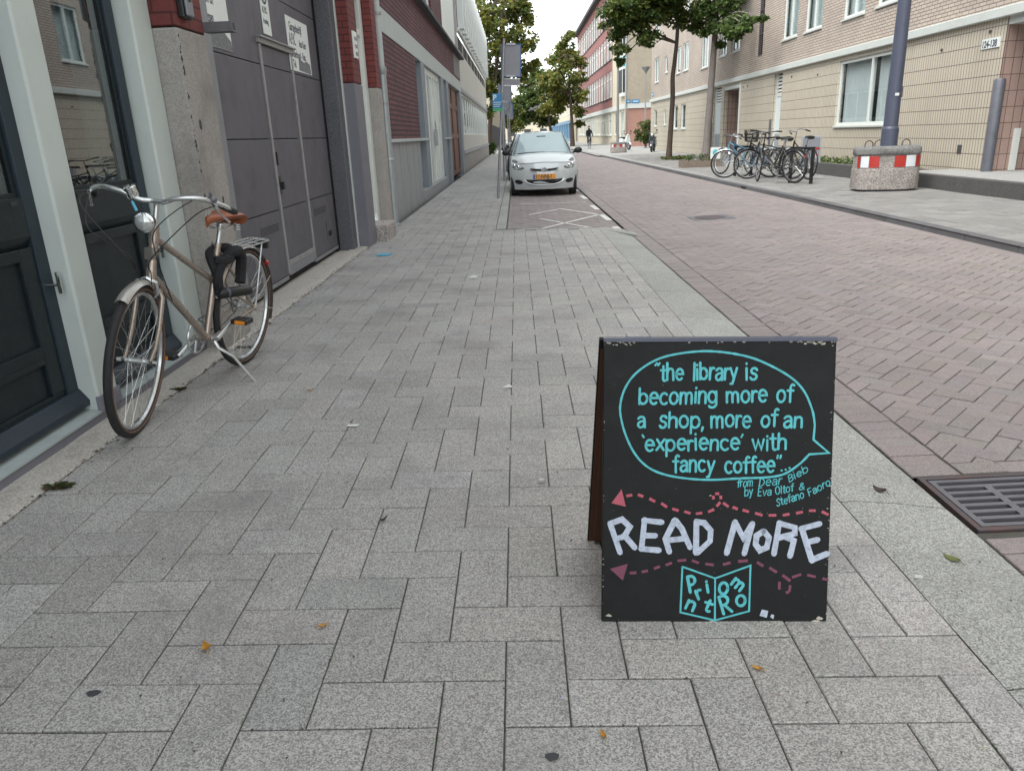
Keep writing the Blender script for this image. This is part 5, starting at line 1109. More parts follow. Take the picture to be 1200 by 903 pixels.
# ------------------------------------------------------------------ cars
def car(name, label, loc, paint, plate='16-NNJ-6', group=None, rz=0):
    """small hatchback; local y runs from the nose (0) to the tail (3.4), x across"""
    T = thing(name, label, 'car', loc, rz, group)
    W0 = .808
    yf = lambda x: .02+.46*(abs(x)/W0)**3.2         # plan curve of the nose
    def ring(prof): return prof
    # lower body: rows of heights from sill to shoulder, following the plan curve
    zs = [.165, .29, .42, .56, .66, .74]; bulge = [.05, .012, .0, .004, .03, .085]
    f = MB(); nx = 18
    def nose(x, k):   # y of nose at height row k
        return yf(x)+bulge[k]
    grid = []
    for k, z in enumerate(zs):
        row = []
        for i in range(nx+1):
            x = -1+2*i/nx; x = math.copysign(abs(x)**.8, x)*(W0-.035*(k == 5)-.03*(k == 0)); row.append((x, nose(x, k), z+(.035 if k == 5 else 0)*(1-abs(x)/W0)))
        grid.append(row)
    n = nx+1; vs = [p for r_ in grid for p in r_]
    f.add(vs, [(k*n+i, k*n+i+1, (k+1)*n+i+1, (k+1)*n+i) for k in range(len(zs)-1) for i in range(nx)])
    # bonnet from the nose lip to the windscreen foot
    hood = []
    for j in range(9):
        t = j/8; row = []
        for i in range(nx+1):
            x0, y0, z0 = grid[-1][i]; xx = x0/(W0-.035); y1 = .86+.22*xx*xx; z1 = .985-.05*xx*xx
            z = z0+(z1-z0)*math.sin(t*math.pi/2)**.9 if True else 0
            row.append((x0*(1-.03*t), y0+(y1-y0)*t, z))
        hood.append(row)
    vs = [p for r_ in hood for p in r_]; f.add(vs, [(k*n+i, k*n+i+1, (k+1)*n+i+1, (k+1)*n+i) for k in range(8) for i in range(nx)])
    # sides and tail
    for s in (-1, 1):
        st = [(.48, .74), (.9, .87), (1.3, .935), (2.2, .955), (2.9, .965), (3.3, .93)]; rows = []
        for y, zt in st:
            tp = 1-.10*max(0, (y-2.6)/.8)**2; rows.append([(s*(W0-.03)*tp, y, .2), (s*(W0+.004)*tp, y, .32), (s*(W0+.008)*tp, y, .55), (s*(W0-.005)*tp, y, zt-.12), (s*(W0-.04)*tp, y, zt)])
        vs = [p for r_ in rows for p in r_]; m_ = 5
        f.add(vs, [((k*m_+i, (k+1)*m_+i, (k+1)*m_+i+1, k*m_+i+1) if s > 0 else (k*m_+i+1, (k+1)*m_+i+1, (k+1)*m_+i, k*m_+i)) for k in range(len(rows)-1) for i in range(m_-1)])
    f.box(-.70, .70, 3.28, 3.42, .25, .95); f.box(-.76, .76, .5, 3.3, .19, .22)
    # pillars and roof
    def gh(y):   # half width and height of the glasshouse top
        pass
    roof = []
    for j in range(9):
        t = j/8; y = 1.52+t*1.55; z = 1.44+.035*math.sin(t*2.4)-.06*max(0, t-.75)*4*.5; hw = .56-.03*t; row = []
        for i in range(9):
            x = -1+i/4; row.append((x*hw, y-.05*(x*x)*(-1 if j == 0 else 0), z-.035*abs(x)**3))
        roof.append(row)
    vs = [p for r_ in roof for p in r_]; f.add(vs, [(k*9+i, k*9+i+1, (k+1)*9+i+1, (k+1)*9+i) for k in range(8) for i in range(8)])
    for s in (-1, 1):
        A = [(s*.745, .95, .93), (s*.715, .885, .945), (s*.515, 1.50, 1.432), (s*.558, 1.53, 1.405)]; f.add(A, [(0, 1, 2, 3) if s < 0 else (3, 2, 1, 0)])
        f.add([(s*.745, .95, .93), (s*.558, 1.53, 1.405), (s*.555, 1.60, 1.405), (s*.765, 1.10, .935)], [(0, 1, 2, 3) if s < 0 else (3, 2, 1, 0)])
        f.add([(s*.765, 2.75, .96), (s*.545, 2.70, 1.41), (s*.53, 3.06, 1.38), (s*.70, 3.3, .93)], [(3, 2, 1, 0) if s > 0 else (0, 1, 2, 3)])
        f.add([(s*.56, 1.53, 1.405), (s*.53, 3.06, 1.38), (s*.525, 3.06, 1.42), (s*.548, 1.53, 1.425)], [(0, 1, 2, 3) if s > 0 else (3, 2, 1, 0)])
    f.add([(-.53, 3.06, 1.40), (.53, 3.06, 1.40), (.70, 3.32, .93), (-.70, 3.32, .93)], [(0, 1, 2, 3)])
    b_ = f.build('body', paint, T, smooth=True)
    q = MB(); q.tube([(x, y-.004, z+.002) for x, y, z in grid[-1][2:-2]], .005, 5); q.build('bonnet_gap', 'carblack', b_)
    # windscreen
    q = MB(); nn = 10; rows = []
    for j in range(6):
        t = j/5; row = []
        for i in range(nn+1):
            x = -1+2*i/nn; hw = .705+(.51-.705)*t; y = .872+.19*x*x*(1-t)+.62*t+.02*x*x*t; z = .972-.035*x*x*(1-t)+(.468)*t-.012*x*x*t; row.append((x*hw, y, z))
        rows.append(row)
    vs = [p for r_ in rows for p in r_]; q.add(vs, [(k*(nn+1)+i, k*(nn+1)+i+1, (k+1)*(nn+1)+i+1, (k+1)*(nn+1)+i) for k in range(5) for i in range(nn)]); ws = q.build('windscreen', 'carglass', T, smooth=True)
    q = MB(); q.tube([(.62, .985, .95), (.30, .875, .972), (-.02, .868, .985)], .010, 5); q.tube([(.05, .86, .985), (-.30, .885, .99), (-.60, .97, .965)], .010, 5); q.build('wiper', 'carblack', ws)
    q = MB(); q.box(-.11, .11, 1.36, 1.385, 1.31, 1.36); q.build('mirror', 'carblack', ws)
    for s in (-1, 1):
        q = MB(); A = [(s*.752, 1.06, .945), (s*.565, 1.585, 1.39), (s*.55, 2.70, 1.395), (s*.77, 2.74, .965)]; q.add(A, [(0, 1, 2, 3) if s > 0 else (3, 2, 1, 0)]); q.build('side_window', 'carglass', T)
        q = MB(); q.ball((s*.885, 1.03, 1.0), .10, 12, sy=.55, sz=.72); q.tube([(s*.76, 1.08, .95), (s*.83, 1.05, .97)], .025, 6); mr = q.build('wing_mirror', 'carblack', T, smooth=True)
        # headlight: patch on the corner swept up and back
        q = MB(); pts = [(.475, .665), (.52, .725), (.60, .80), (.685, .852), (.735, .83), (.755, .74), (.745, .665), (.68, .632), (.56, .636)]
        def on(x, z):
            x_ = x; base = yf(x_); lift = .0 if z < .66 else (z-.66)*1.15; return (s*x_, base+lift-.012+.03, z)
        c0 = on(.64, .73); P_ = [on(*p) for p in pts]; q.add([(c0[0], c0[1]-.03, c0[2])]+P_+[(p[0]*.99, p[1]+.06, p[2]) for p in P_], [((0, 1+i, 1+(i+1) % 9) if s < 0 else (0, 1+(i+1) % 9, 1+i)) for i in range(9)]+[(1+i, 10+i, 10+(i+1) % 9, 1+(i+1) % 9) for i in range(9)]); hl = q.build('headlight', 'headl', T, smooth=True)
        q = MB(); q.ball((s*.60, yf(.60)+.01, .69), .036, 10, sy=.35); q.ball((s*.69, yf(.69)+.03, .72), .036, 10, sy=.35); q.build('lamp_bowl', 'chrome', hl, smooth=True)
        q = MB(); q.add([(p[0]*1.0, p[1]-.004, p[2]) for p in [on(.47, .66), on(.56, .632), on(.70, .632), on(.70, .62), on(.56, .618), on(.47, .645)]], [(0, 1, 2, 3, 4, 5) if s < 0 else (5, 4, 3, 2, 1, 0)]); q.build('lamp_trim', 'carblack', hl)
        # fog recess
        q = MB(); P_ = [(s*(.60+.095*math.cos(a)), yf(.60+.095*math.cos(a))-.012+.0*a, .345+.048*math.sin(a)+.012*math.cos(a)) for a in [2*math.pi*i/14 for i in range(14)]]; q.add(P_+[(p[0], p[1]+.05, p[2]) for p in P_], [tuple(range(14)) if s < 0 else tuple(range(14))[::-1]]+[(i, 14+i, 14+(i+1) % 14, (i+1) % 14) for i in range(14)]); q.build('fog_recess', 'carblack', T)
        for y in (.62, 2.92):
            Mw = Matrix.Translation((s*.70, y, .275)) @ Matrix.Rotation(R(90), 4, 'Y')
            q = MB(); q.lathe([(.14, -.085), (.26, -.085), (.275, -.06), (.275, .06), (.26, .085), (.14, .085)], 28, Mw); wh = q.build('wheel', 'rubber', T, smooth=True)
            q = MB(); q.lathe([(.18, s*.06), (.17, s*.088), (.05, s*.092), (.0, s*.094)], 20, Mw); q.build('hub_cap', 'steel', wh, smooth=True)
    def patch(nm, mt, poly, dy=-.012, par=T, dep=.04):
        q = MB(); A = [(x, yf(x)+dy, z) for x, z in poly]; k = len(A); q.add(A+[(x, y+dep, z) for x, y, z in A], [tuple(range(k)), *[(i, k+i, k+(i+1) % k, (i+1) % k) for i in range(k)]]); return q.build(nm, mt, par)
    up1 = [(-.335, .645), (-.30, .618), (-.1, .585), (.1, .585), (.30, .618), (.335, .645), (.2, .628), (0, .622), (-.2, .628)][::1]
    patch('grille', 'carblack', [(-.335, .650), (-.29, .605), (-.12, .58), (.12, .58), (.29, .605), (.335, .650), (.15, .632), (-.15, .632)], -.03)
    patch('bumper_intake', 'carblack', [(-.43, .40), (-.40, .33), (-.33, .29), (.33, .29), (.40, .33), (.43, .40), (.2, .385), (-.2, .385)], -.02)
    q = MB(); lip = [(x, yf(x)-.02, .272+.11*(abs(x)/.47)**4) for x in [i/10*.47 for i in range(-10, 11)]]; q.tube(lip, .014, 6); q.build('bumper_lip', paint, T, smooth=True)
    q = MB(); q.box(-.62, .62, .40, 3.0, .14, .205); q.build('undertray', 'carblack', T)
    q = MB(); m_ = Matrix.Translation((0, -.012, .615)); q.torus(.055, .008, 24, 6, m_ @ Matrix.Diagonal((1.25, 1, .85, 1))); q.torus(.03, .006, 18, 6, m_ @ Matrix.Diagonal((.8, 1, 1.5, 1))); q.torus(.042, .006, 18, 6, m_ @ Matrix.Translation((0, 0, .022)) @ Matrix.Diagonal((1.2, 1, .45, 1))); q.build('emblem', 'chrome', T, smooth=True)
    q = MB(); q.lathe([(.062, 0), (.062, .004)], 24, Matrix.Translation((0, .0, .615)) @ Matrix.Rotation(R(90), 4, 'X') @ Matrix.Diagonal((1.25, .85, 1, 1))); q.build('emblem_ground', 'steel', T)
    q = MB(); q.box(-.26, .26, -.022, -.012, .405, .515); pl = q.build('number_plate', 'platey', T, bevel=.003); q = MB(); q.box(-.26, -.218, -.0235, -.0215, .407, .513); q.build('country_strip', 'plateb', pl)
    text_obj('registration', plate, .115, frame_m((-.205, -.0235, .422), (1, 0, 0), (0, 0, 1)), 'ink', pl, .0005, sx=.86, bold=.004)
    q = MB(); q.tube([(0, 1.66, 1.46), (0, 1.72, 1.58)], .006, 5); q.build('aerial', 'carblack', T)
    q = MB(); q.box(-.28, .28, 1.7, 1.9, .6, 1.05) if 0 else [q.box(s*.36-.2, s*.36+.2, 1.75, 1.9, .5, 1.2) for s in (-1, 1)]; q.build('seat', 'carblack', T)
    return T
cz = lambda y: BAYZ(.7)
car('parked_car', 'small silver hatchback with yellow number plate parked nearest in the bay', (.62, 18.25, BAYZ(.6)), 'carsilver', rz=R(.5))
car('parked_car', 'dark hatchback parked directly behind the silver hatchback', (.50, 23.4, BAYZ(.6)), 'cardark', plate='', group='cars parked along the kerb')
car('parked_car', 'white hatchback parked third in the bay, behind the dark car', (.50, 29.0, BAYZ(.6)), 'scooterw', plate='', group='cars parked along the kerb')

# ------------------------------------------------------------------ parking signs on posts
def sign_post(label, x, y, h, lean=0, w_=.42, sh=.63, z1=3.10, second=True, blue=False, group='parking signs along the pavement edge', rz=0):
    T = thing('parking_sign', label, 'sign', (x, y, gz(x)), rz, group); sl_ = math.tan(lean)
    q = MB(); q.tube([(0, 0, -.05), (sl_*h, 0, h)], .030, 12); q.lathe([(.07, 0), (.05, .012)], 12); q.build('post', 'steel', T, smooth=True)
    c = sl_*(z1-.3)+.0
    Mx = Matrix.Translation((c+.045, 0, 0)) @ Matrix.Rotation(lean*.5, 4, 'Y')
    q = MB(); q.box(-w_/2, w_/2, .034, .046, z1-sh, z1, Mx); p = q.build('plate', 'signback', T, bevel=.004)
    q = MB()
    for a in ((-w_/2-.004, -w_/2+.016, z1-sh, z1), (w_/2-.016, w_/2+.004, z1-sh, z1), (-w_/2+.016, w_/2-.016, z1-.016, z1+.004), (-w_/2+.016, w_/2-.016, z1-sh-.004, z1-sh+.014)): q.box(a[0], a[1], .026, .05, a[2], a[3], Mx)
    q.build('plate_rim', 'signblue', p); q = MB(); q.box(-w_/2, w_/2, .0465, .049, z1-sh, z1, Mx); q.build('plate_face', 'signblue', p)
    q = MB(); q.box(-.10, .09, .008, .034, z1-.02, z1+.015, Mx); q.box(-.10, .09, .008, .034, z1-sh-.0, z1-sh+.035, Mx); q.build('bracket', 'steel', T)
    if second: q = MB(); q.box(-w_/2+.01, w_/2-.02, .034, .044, z1-sh-.16, z1-sh-.045, Mx); q.build('under_plate', 'signback', T); q = MB(); q.box(-w_/2+.01, w_/2-.02, .028, .046, z1-sh-.045, z1-sh-.03, Mx); q.box(-w_/2+.01, w_/2-.02, .028, .046, z1-sh-.175, z1-sh-.16, Mx); q.build('under_plate_rim', 'signwhite', T)
    return T
sign_post('leaning post beside the silver car with the grey back of a blue-rimmed sign on top', -.455, 16.93, 3.2, R(4.8))
for i, (x, y, lb) in enumerate(((-.42, 23.5, 'second post from the camera with a sign back, behind the leaning post'), (-.42, 29.5, 'third post along the kerb with a pale sign back'), (-.40, 37, 'fourth and farther post along the kerb with a sign back'), (-.38, 47, 'farthest post along the kerb with a small sign back'))):
    sign_post(lb, x, y, 2.75, R((1.2, -.6, .5, 0)[i]), .40, .50, 2.72, second=False)
T = wthing('parking_notice', 'blue parking notice with white P and green foot low on the leaning post', 'sign', (-.38, 16.9, 1.8))
q = MB(); q.box(-.478, -.272, 16.845, 16.856, 1.83, 2.12); o = q.build('plate', 'signcyan', T, bevel=.003); q = MB(); q.box(-.478, -.272, 16.845, 16.856, 1.77, 1.827); q.build('green_plate', 'signgreen', T)
text_obj('letter', 'P', .15, frame_m((-.468, 16.843, 1.99), (1, 0, 0), (0, 0, 1)), 'signwhite', o, .001, bold=.004)
q = MB()
for i in range(3): q.box(-.46, -.33+.02*i, 16.842, 16.8445, 1.86+i*.04, 1.872+i*.04)
q.build('print', 'signwhite', o)
q = MB(); q.box(-.30, -.22, 16.855, 16.90, 1.95, 1.98); q.build('clamp', 'steel', T)

# ------------------------------------------------------------------ concrete ballast block and lamp posts
def sup(a, rx, ry, e=3.4): c, s = math.cos(a), math.sin(a); return (math.copysign(abs(c)**(2/e), c)*rx, math.copysign(abs(s)**(2/e), s)*ry)
def ballast(label, x, y, z, k=1.0, rz=0, kz=1.0, group=None):
    T = thing('ballast_block', label, 'concrete block', (x, y, z), rz, group); n = 40
    def shell(q, levels):
        vs = []
        for rx, ry, zz in levels:
            for i in range(n):
                p = sup(2*math.pi*i/n, rx*k, ry*k); vs.append((p[0]+.006*noise.noise(V((p[0]*5, p[1]*5, zz*5))), p[1], zz*kz+.006*noise.noise(V((p[0]*4, p[1]*4, 9)))))
        L = len(levels); q.add(vs, [(j*n+i, j*n+(i+1) % n, (j+1)*n+(i+1) % n, (j+1)*n+i) for j in range(L-1) for i in range(n)]+[tuple((L-1)*n+i for i in range(n)), tuple(range(n))[::-1]])
    q = MB(); shell(q, [(.63, .44, .035), (.635, .445, .06), (.625, .44, .40), (.61, .43, .405), (.605, .425, .66)]); q.build('base', 'block', T, smooth=True)
    q = MB(); shell(q, [(.615, .435, .645), (.63, .45, .66), (.63, .45, .745), (.60, .42, .785), (.585, .405, .792)]); q.build('cap_slab', 'blockrim', T, smooth=True)
    q = MB(); shell(q, [(.58, .40, -.01), (.58, .40, .04)]); q.build('footing', 'roof', T)
    ag = lambda x: 360-math.degrees(math.acos(math.copysign(min(abs(x)/.612, 1)**1.7, x)))
    for a0, a1, mt in ((ag(-.603), ag(-.575), 'refred'), (ag(-.565), ag(-.44), 'refwhite'), (ag(-.43), ag(-.25), 'refred'), (ag(.04), ag(.25), 'refred'), (ag(.26), ag(.45), 'refwhite'), (ag(.46), ag(.582), 'refred'), (ag(.59), 355, 'refwhite')):
        q = MB(); vs = []; m_ = 6
        for i in range(m_+1):
            a = R(a0+(a1-a0)*i/m_); p = sup(a, .612*k, .432*k); vs += [(p[0]*1.012, p[1]*1.012, .43*kz), (p[0]*1.012, p[1]*1.012, .63*kz)]
        q.add(vs, [(2*i, 2*i+2, 2*i+3, 2*i+1) for i in range(m_)]); q.build('reflector', mt, T, smooth=True)
    for px, py in ((-.40, -.12), (.36, .0), (-.1, .25)):
        q = MB(); q.tube(spl3([(px*k-.07, py*k, .77*kz), (px*k-.065, py*k, .86*kz), (px*k, py*k, .90*kz), (px*k+.065, py*k, .86*kz), (px*k+.07, py*k, .77*kz)], 5), .011*k, 6); q.build('lifting_loop', 'rust', T, smooth=True)
    return T
ballast('grey concrete ballast block with red and white reflectors under the thick blue-grey lamp post', 7.17, 15.30, -.03, .93, R(-8), 1.04)
ballast('far small concrete ballast block with red reflectors under the thin lamp post', 6.40, 49.7, -.03, .80, 0, .8)
T = thing('lamp_post', 'thick blue-grey lamp post rising from the near concrete block', 'lamp post', (7.245, 15.42, .75))
q = MB(); q.tube([(0, 0, 0), (0, 0, .36)], .152, 20); q.tube([(0, 0, .36), (0, 0, .40)], [.152, .135], 20); q.build('sleeve', 'lamp', T, smooth=True)
q = MB(); q.tube([(0, 0, .38), (0, 0, 7.5)], [.133, .075], 20); q.build('pole', 'lamp', T, smooth=True)
q = MB(); [q.ball((.145*math.cos(a), .145*math.sin(a), z), .02, 6) for a in (R(-40), R(-150)) for z in (.06, .3)]; q.build('bolt', 'lamp', T)
q = MB(); q.box(-.04, .03, -.135, -.122, .95, 1.0); q.build('tag_plate', 'signwhite', T); q = MB(); q.box(.10, .15, -.03, .03, .92, 1.12); q.build('junction_box', 'lamp', T, bevel=.01)
q = MB(); q.tube([(0, 0, 7.4), (-.2, -.05, 7.7), (-.9, -.1, 7.85)], .04, 8); q.ball((-1.1, -.1, 7.82), .22, 12, sz=.35); q.build('lantern', 'signwhite', T, smooth=True)
T = thing('lamp_post', 'thin grey lamp post rising from the far small concrete block', 'lamp post', (6.35, 49.7, .55))
q = MB(); q.tube([(0, 0, 0), (0, 0, 7.5)], [.085, .05], 12); q.build('pole', 'steel', T, smooth=True); q = MB(); q.ball((-.5, 0, 7.5), .2, 10, sx=2, sz=.4); q.build('lantern', 'signwhite', T, smooth=True)
T = thing('lamp_post', 'short lamp post with a flat funnel-shaped lamp beside the round green bush', 'lamp post', (10.05, 62, -.03))
q = MB(); q.tube([(0, 0, 0), (0, 0, 5.4)], [.07, .045], 12); q.build('pole', 'steel', T, smooth=True); q = MB(); q.lathe([(.05, 5.35), (.10, 5.5), (.33, 5.78), (.34, 5.82), (.0, 5.84)], 18); q.build('lamp_head', 'steel', T, smooth=True)

# ------------------------------------------------------------------ low wall bed, wooden box, boards
T = thing('planting_bed', 'low dark concrete planting bed against the tiled wall, right of the parked bicycles', 'planter', (8.6, 20.2, -.03))
q = MB(); q.box(-.60, -.46, -3.5, 3.3, -.06, .30); q.box(-.46, .58, 3.16, 3.3, -.06, .298); q.build('low_wall', 'lowwall', T, bevel=.012)
q = MB(); q.box(-.46, .58, -3.5, 3.16, -.06, .22); q.build('soil', 'soil', T)
def leaves(mb, c, r, n, size, pal, droop=.3, shell=.55, flat=1.0, seed=0):
    g = random.Random(seed); c = V(c)
    for _ in range(n):
        while True:
            p = V((g.uniform(-1, 1), g.uniform(-1, 1), g.uniform(-1, 1)))
            if p.length <= 1 and (p.length > shell or g.random() < .25): break
        p = V((p.x*r[0], p.y*r[1], p.z*r[2])); q = c+p
        a = g.uniform(0, 2*math.pi); d = V((math.cos(a), math.sin(a), g.uniform(-.9, .5)-droop)).normalized(); sd = d.orthogonal().normalized(); sd = Matrix.Rotation(g.uniform(-1.2, 1.2), 3, d) @ sd; up_v = d.cross(sd)
        L = size*g.uniform(.6, 1.3); Wd = L*.36*g.uniform(.8, 1.3); k = pal[min(int(g.random()**1.0*len(pal)), len(pal)-1)]; b_ = g.uniform(.9, 2.1); mb.tint = (k[0]*b_, k[1]*b_, k[2]*b_)
        mb.add([q, q+d*L*.45+sd*Wd+up_v*L*.08, q+d*L, q+d*L*.45-sd*Wd+up_v*L*.08], [(0, 1, 2), (0, 2, 3)])
PG = [(.04, .068, .016), (.055, .092, .02), (.075, .115, .024), (.03, .053, .014)]
PY = [(.10, .115, .02), (.13, .12, .02), (.075, .10, .02), (.05, .075, .016), (.16, .13, .025)]
PM = PG+[(.095, .115, .022), (.12, .12, .024)]
mb = MB()
for i in range(40): leaves(mb, (8.2+rnd.random()*.7, 17.2+rnd.random()*5.8, .28), (.18, .22, .12), 34, .07, PG+[(.09, .13, .03)], 0, 0, seed=i)
o = tag(mb.build('ground_cover', 'leaf', attr=True), 'low green ground cover growing in the dark concrete bed', 'ground cover'); o['kind'] = 'stuff'
T = thing('wooden_planter', 'low planter of upright wooden sticks at the foot of the grey-barked tree', 'planter', (6.42, 27.4, -.03))
q = MB(); r3 = random.Random(5)
for i in range(30):
    x = -.68+i*.0465; q.box(x, x+.04, -.38, -.34, -.02, .23+r3.uniform(-.03, .02)); q.box(x, x+.04, .34, .38, -.02, .23+r3.uniform(-.03, .02))
for i in range(16):
    y = -.34+i*.0435; q.box(-.72, -.68, y, y+.036, -.02, .23+r3.uniform(-.03, .02)); q.box(.68, .72, y, y+.036, -.02, .23+r3.uniform(-.03, .02))
q.build('palisade', 'wood', T); q = MB(); q.box(-.67, .67, -.33, .33, 0, .2); q.build('soil', 'soil', T)
mb = MB()
for i in range(12): leaves(mb, (-.5+rnd.random(), -.2+rnd.random()*.4, .32), (.15, .12, .12), 26, .07, PG, 0, 0, seed=70+i)
mb.build('foliage', 'leaf', T, attr=True)
T = thing('garden_sign', 'small white card with a turquoise picture standing on the wooden planter', 'sign', (6.80, 27.0, .15))
q = MB(); q.box(-.17, .17, -.01, .01, .08, .46); o = q.build('card', 'signwhite', T, bevel=.004); q = MB(); q.lathe([(.10, 0), (.10, .003)], 18, Matrix.Translation((0, -.0105, .29)) @ Matrix.Rotation(R(90), 4, 'X')); q.build('print', 'teal', o); q = MB(); q.tube([(-.1, .02, -.15), (-.1, .02, .3)], .012, 6); q.tube([(.1, .02, -.15), (.1, .02, .3)], .012, 6); q.build('stake', 'wood', T)
T = thing('easel_board', 'grey framed notice board standing behind the bicycle with the red rear lamp', 'sign', (7.95, 21.3, -.03)); T.rotation_euler = (R(-8), 0, R(-10))
q = MB(); q.box(-.26, .26, -.015, .015, .12, .98); o = q.build('frame', 'steel', T, bevel=.006); q = MB(); q.box(-.22, .22, -.018, -.0155, .17, .93); q.build('notice', 'signback', o); q = MB(); q.tube([(0, .02, .9), (0, .35, .03)], .012, 6); q.tube([(-.24, 0, 0), (-.24, 0, .2)], .012, 6); q.tube([(.24, 0, 0), (.24, 0, .2)], .012, 6); q.build('leg', 'steel', T)
# cycle stands
for lb, x, y in (('black cycle stand hoop between the black bicycle and the red-lamp bicycle', 6.46, 17.85), ('black cycle stand hoop behind the blue bicycles', 6.10, 21.2)):
    T = thing('cycle_stand', lb, 'cycle stand', (x, y, -.03)); T.rotation_euler = (0, 0, R(-65))
    q = MB(); q.box(-.35, -.29, -.03, .03, 0, .74); q.box(.29, .35, -.03, .03, 0, .74) ; q.box(-.35, .35, -.03, .03, .741, .80); q.build('hoop', 'bikeblack', T, bevel=.006)

# ------------------------------------------------------------------ bicycles across the street
GB = 'bicycles parked across the street'
def sc_(o): o.scale = (1.07,)*3; return o
def pbike(label, x, y, fx, fy, **k): return sc_(bike('bicycle', label, (x, y, -.03), math.atan2(fy, fx), k.pop('lean', R(-4)), detail=1, group=GB, **k))
pbike('black upright bicycle on a kickstand with its front wheel turned, nearest of the parked bicycles', 6.36, 17.95, -.42, .80, steer=R(-38), paint='bikeblack', rim='iron', saddle='black', step=False, mud='bikeblack', rack='bikeblack', handle='bikeblack', bars='flat', hst=.22, lean=R(-6))
pbike('dark bicycle with a red rear lamp and wide bars, leaning at the black hoop', 7.02, 18.9, -.12, 1, steer=R(25), paint='bikeblack', saddle='black', step=True, mud=None, rack='bikeblack', handle='steel', redbox=True, kick=False, lean=R(3), hst=.2)
pbike('black bicycle carrying a front basket, tucked behind the nearest black bicycle', 6.75, 19.3, -.70, .65, steer=R(15), paint='bikeblack', saddle='black', basket=True, mud='bikeblack', handle='steel', kick=False, lean=R(5), hst=.2)
pbike('dark grey bicycle squeezed between the basket bicycle and the blue bicycles', 6.75, 20.1, -.55, .75, steer=R(-10), paint='bikeblack', saddle='black', mud='bikeblack', handle='bikeblack', kick=False, lean=R(-3), hst=.16)
pbike('mid blue bicycle with its front wheel towards the road, beside the basket bicycle', 6.55, 20.3, -.66, .35, steer=R(10), paint='midblue', saddle='black', step=True, mud='alu', handle='steel', kick=False, hst=.14)
pbike('light blue bicycle at the far end of the parked row', 6.50, 21.6, -.50, .75, steer=R(-12), paint='lightblue', saddle='black', step=True, mud='alu', handle='steel', kick=False, lean=R(4), hst=.14)

# ------------------------------------------------------------------ scooters
def scooter(label, x, y, rz, paint):
    T = thing('scooter', label, 'scooter', (x, y, -.03), rz)
    for cx in (-.42, .62):
        q = MB(); q.torus(.20, .055, 24, 8, Matrix.Translation((cx, 0, .255))); q.build('wheel', 'rubber', T, smooth=True); q = MB(); q.lathe([(.15, -.04), (.15, .04)], 16, Matrix.Translation((cx, 0, .255)) @ Matrix.Rotation(R(90), 4, 'X')); q.build('hub', 'steel', T, smooth=True)
    q = MB(); rows = [(-.75, .08, .62, .72), (-.6, .15, .45, .78), (-.3, .18, .35, .80), (-.05, .17, .30, .74), (.02, .16, .25, .36), (.28, .16, .25, .34), (.34, .2, .28, .70), (.46, .20, .42, .98), (.54, .14, .5, 1.0)]; vs = []
    for xx, hw, z0, z1 in rows: vs += [(xx, -hw, z0), (xx, -hw*1.05, (z0+z1)/2), (xx, -hw*.7, z1), (xx, hw*.7, z1), (xx, hw*1.05, (z0+z1)/2), (xx, hw, z0)]
    n = 6; q.add(vs, [(k*n+i, k*n+(i+1) % n, (k+1)*n+(i+1) % n, (k+1)*n+i) for k in range(len(rows)-1) for i in range(n)]+[tuple(range(n))[::-1], tuple((len(rows)-1)*n+i for i in range(n))]); q.build('body', paint, T, smooth=True)
    q = MB(); q.box(-.62, .0, -.14, .14, .80, .87); q.build('seat', 'carblack', T, bevel=.03); q = MB(); q.tube([(.62, -.07, .255), (.50, -.05, .7), (.44, 0, 1.0)], .025, 8); q.tube([(.62, .07, .255), (.50, .05, .7), (.44, 0, 1.0)], .025, 8); q.build('fork', 'steel', T); q = MB(); q.tube([(.34, -.34, 1.10), (.42, -.15, 1.06), (.44, 0, 1.04), (.42, .15, 1.06), (.34, .34, 1.10)], .018, 8); q.build('handlebar', 'carblack', T)
    for s in (-1, 1): q = MB(); q.tube([(.40, s*.2, 1.08), (.40, s*.26, 1.22)], .008, 5); q.ball((.40, s*.27, 1.26), .055, 8, sx=.4); q.build('rear_view_mirror', 'carblack', T)
    q = MB(); q.ball((.52, 0, .98), .085, 10, sx=.6); q.build('headlight', 'lens', T, smooth=True); q = MB(); q.torus(.27, .03, 14, 6, Matrix.Translation((.62, 0, .255)), R(20), R(150), 2.5); q.build('front_mudguard', paint, T, smooth=True)
scooter('dark grey motor scooter parked by the far corner of the tiled flats', 8.35, 48.4, R(-108), 'cardark')
scooter('pale motor scooter standing behind the far concrete block', 7.65, 56, R(-70), 'scooterw')

# ------------------------------------------------------------------ cyclist far down the pavement
T = thing('bicycle', 'distant dark bicycle ridden by the person in black', 'bicycle', (6.0, 65.0, -.03), R(-80))
bpy.data.objects.remove(T)
CB = bike('bicycle', 'distant dark bicycle ridden by the person in black', (6.0, 66.1, -.03), R(-88), 0, 0, paint='bikeblack', saddle='black', mud=None, rack=None, detail=1, kick=False, handle='steel')
PN = thing('person', 'person in black clothes riding a bicycle far down the pavement', 'person', (6.0, 66.1, -.03), R(-88))
bmv = [(.26, 0, .98), (.30, 0, 1.15), (.38, 0, 1.36), (.42, 0, 1.50), (.45, 0, 1.57), (.47, 0, 1.68),
       (.26, .10, .95), (.60, .12, .72), (.48, .11, .28), (.60, .11, .24), (.26, -.10, .95), (.62, -.12, .82), (.42, -.11, .45), (.54, -.11, .42),
       (.39, .19, 1.40), (.52, .25, 1.17), (.70, .27, 1.02), (.78, .26, 1.0), (.39, -.19, 1.40), (.52, -.25, 1.17), (.70, -.27, 1.02), (.78, -.26, 1.0)]
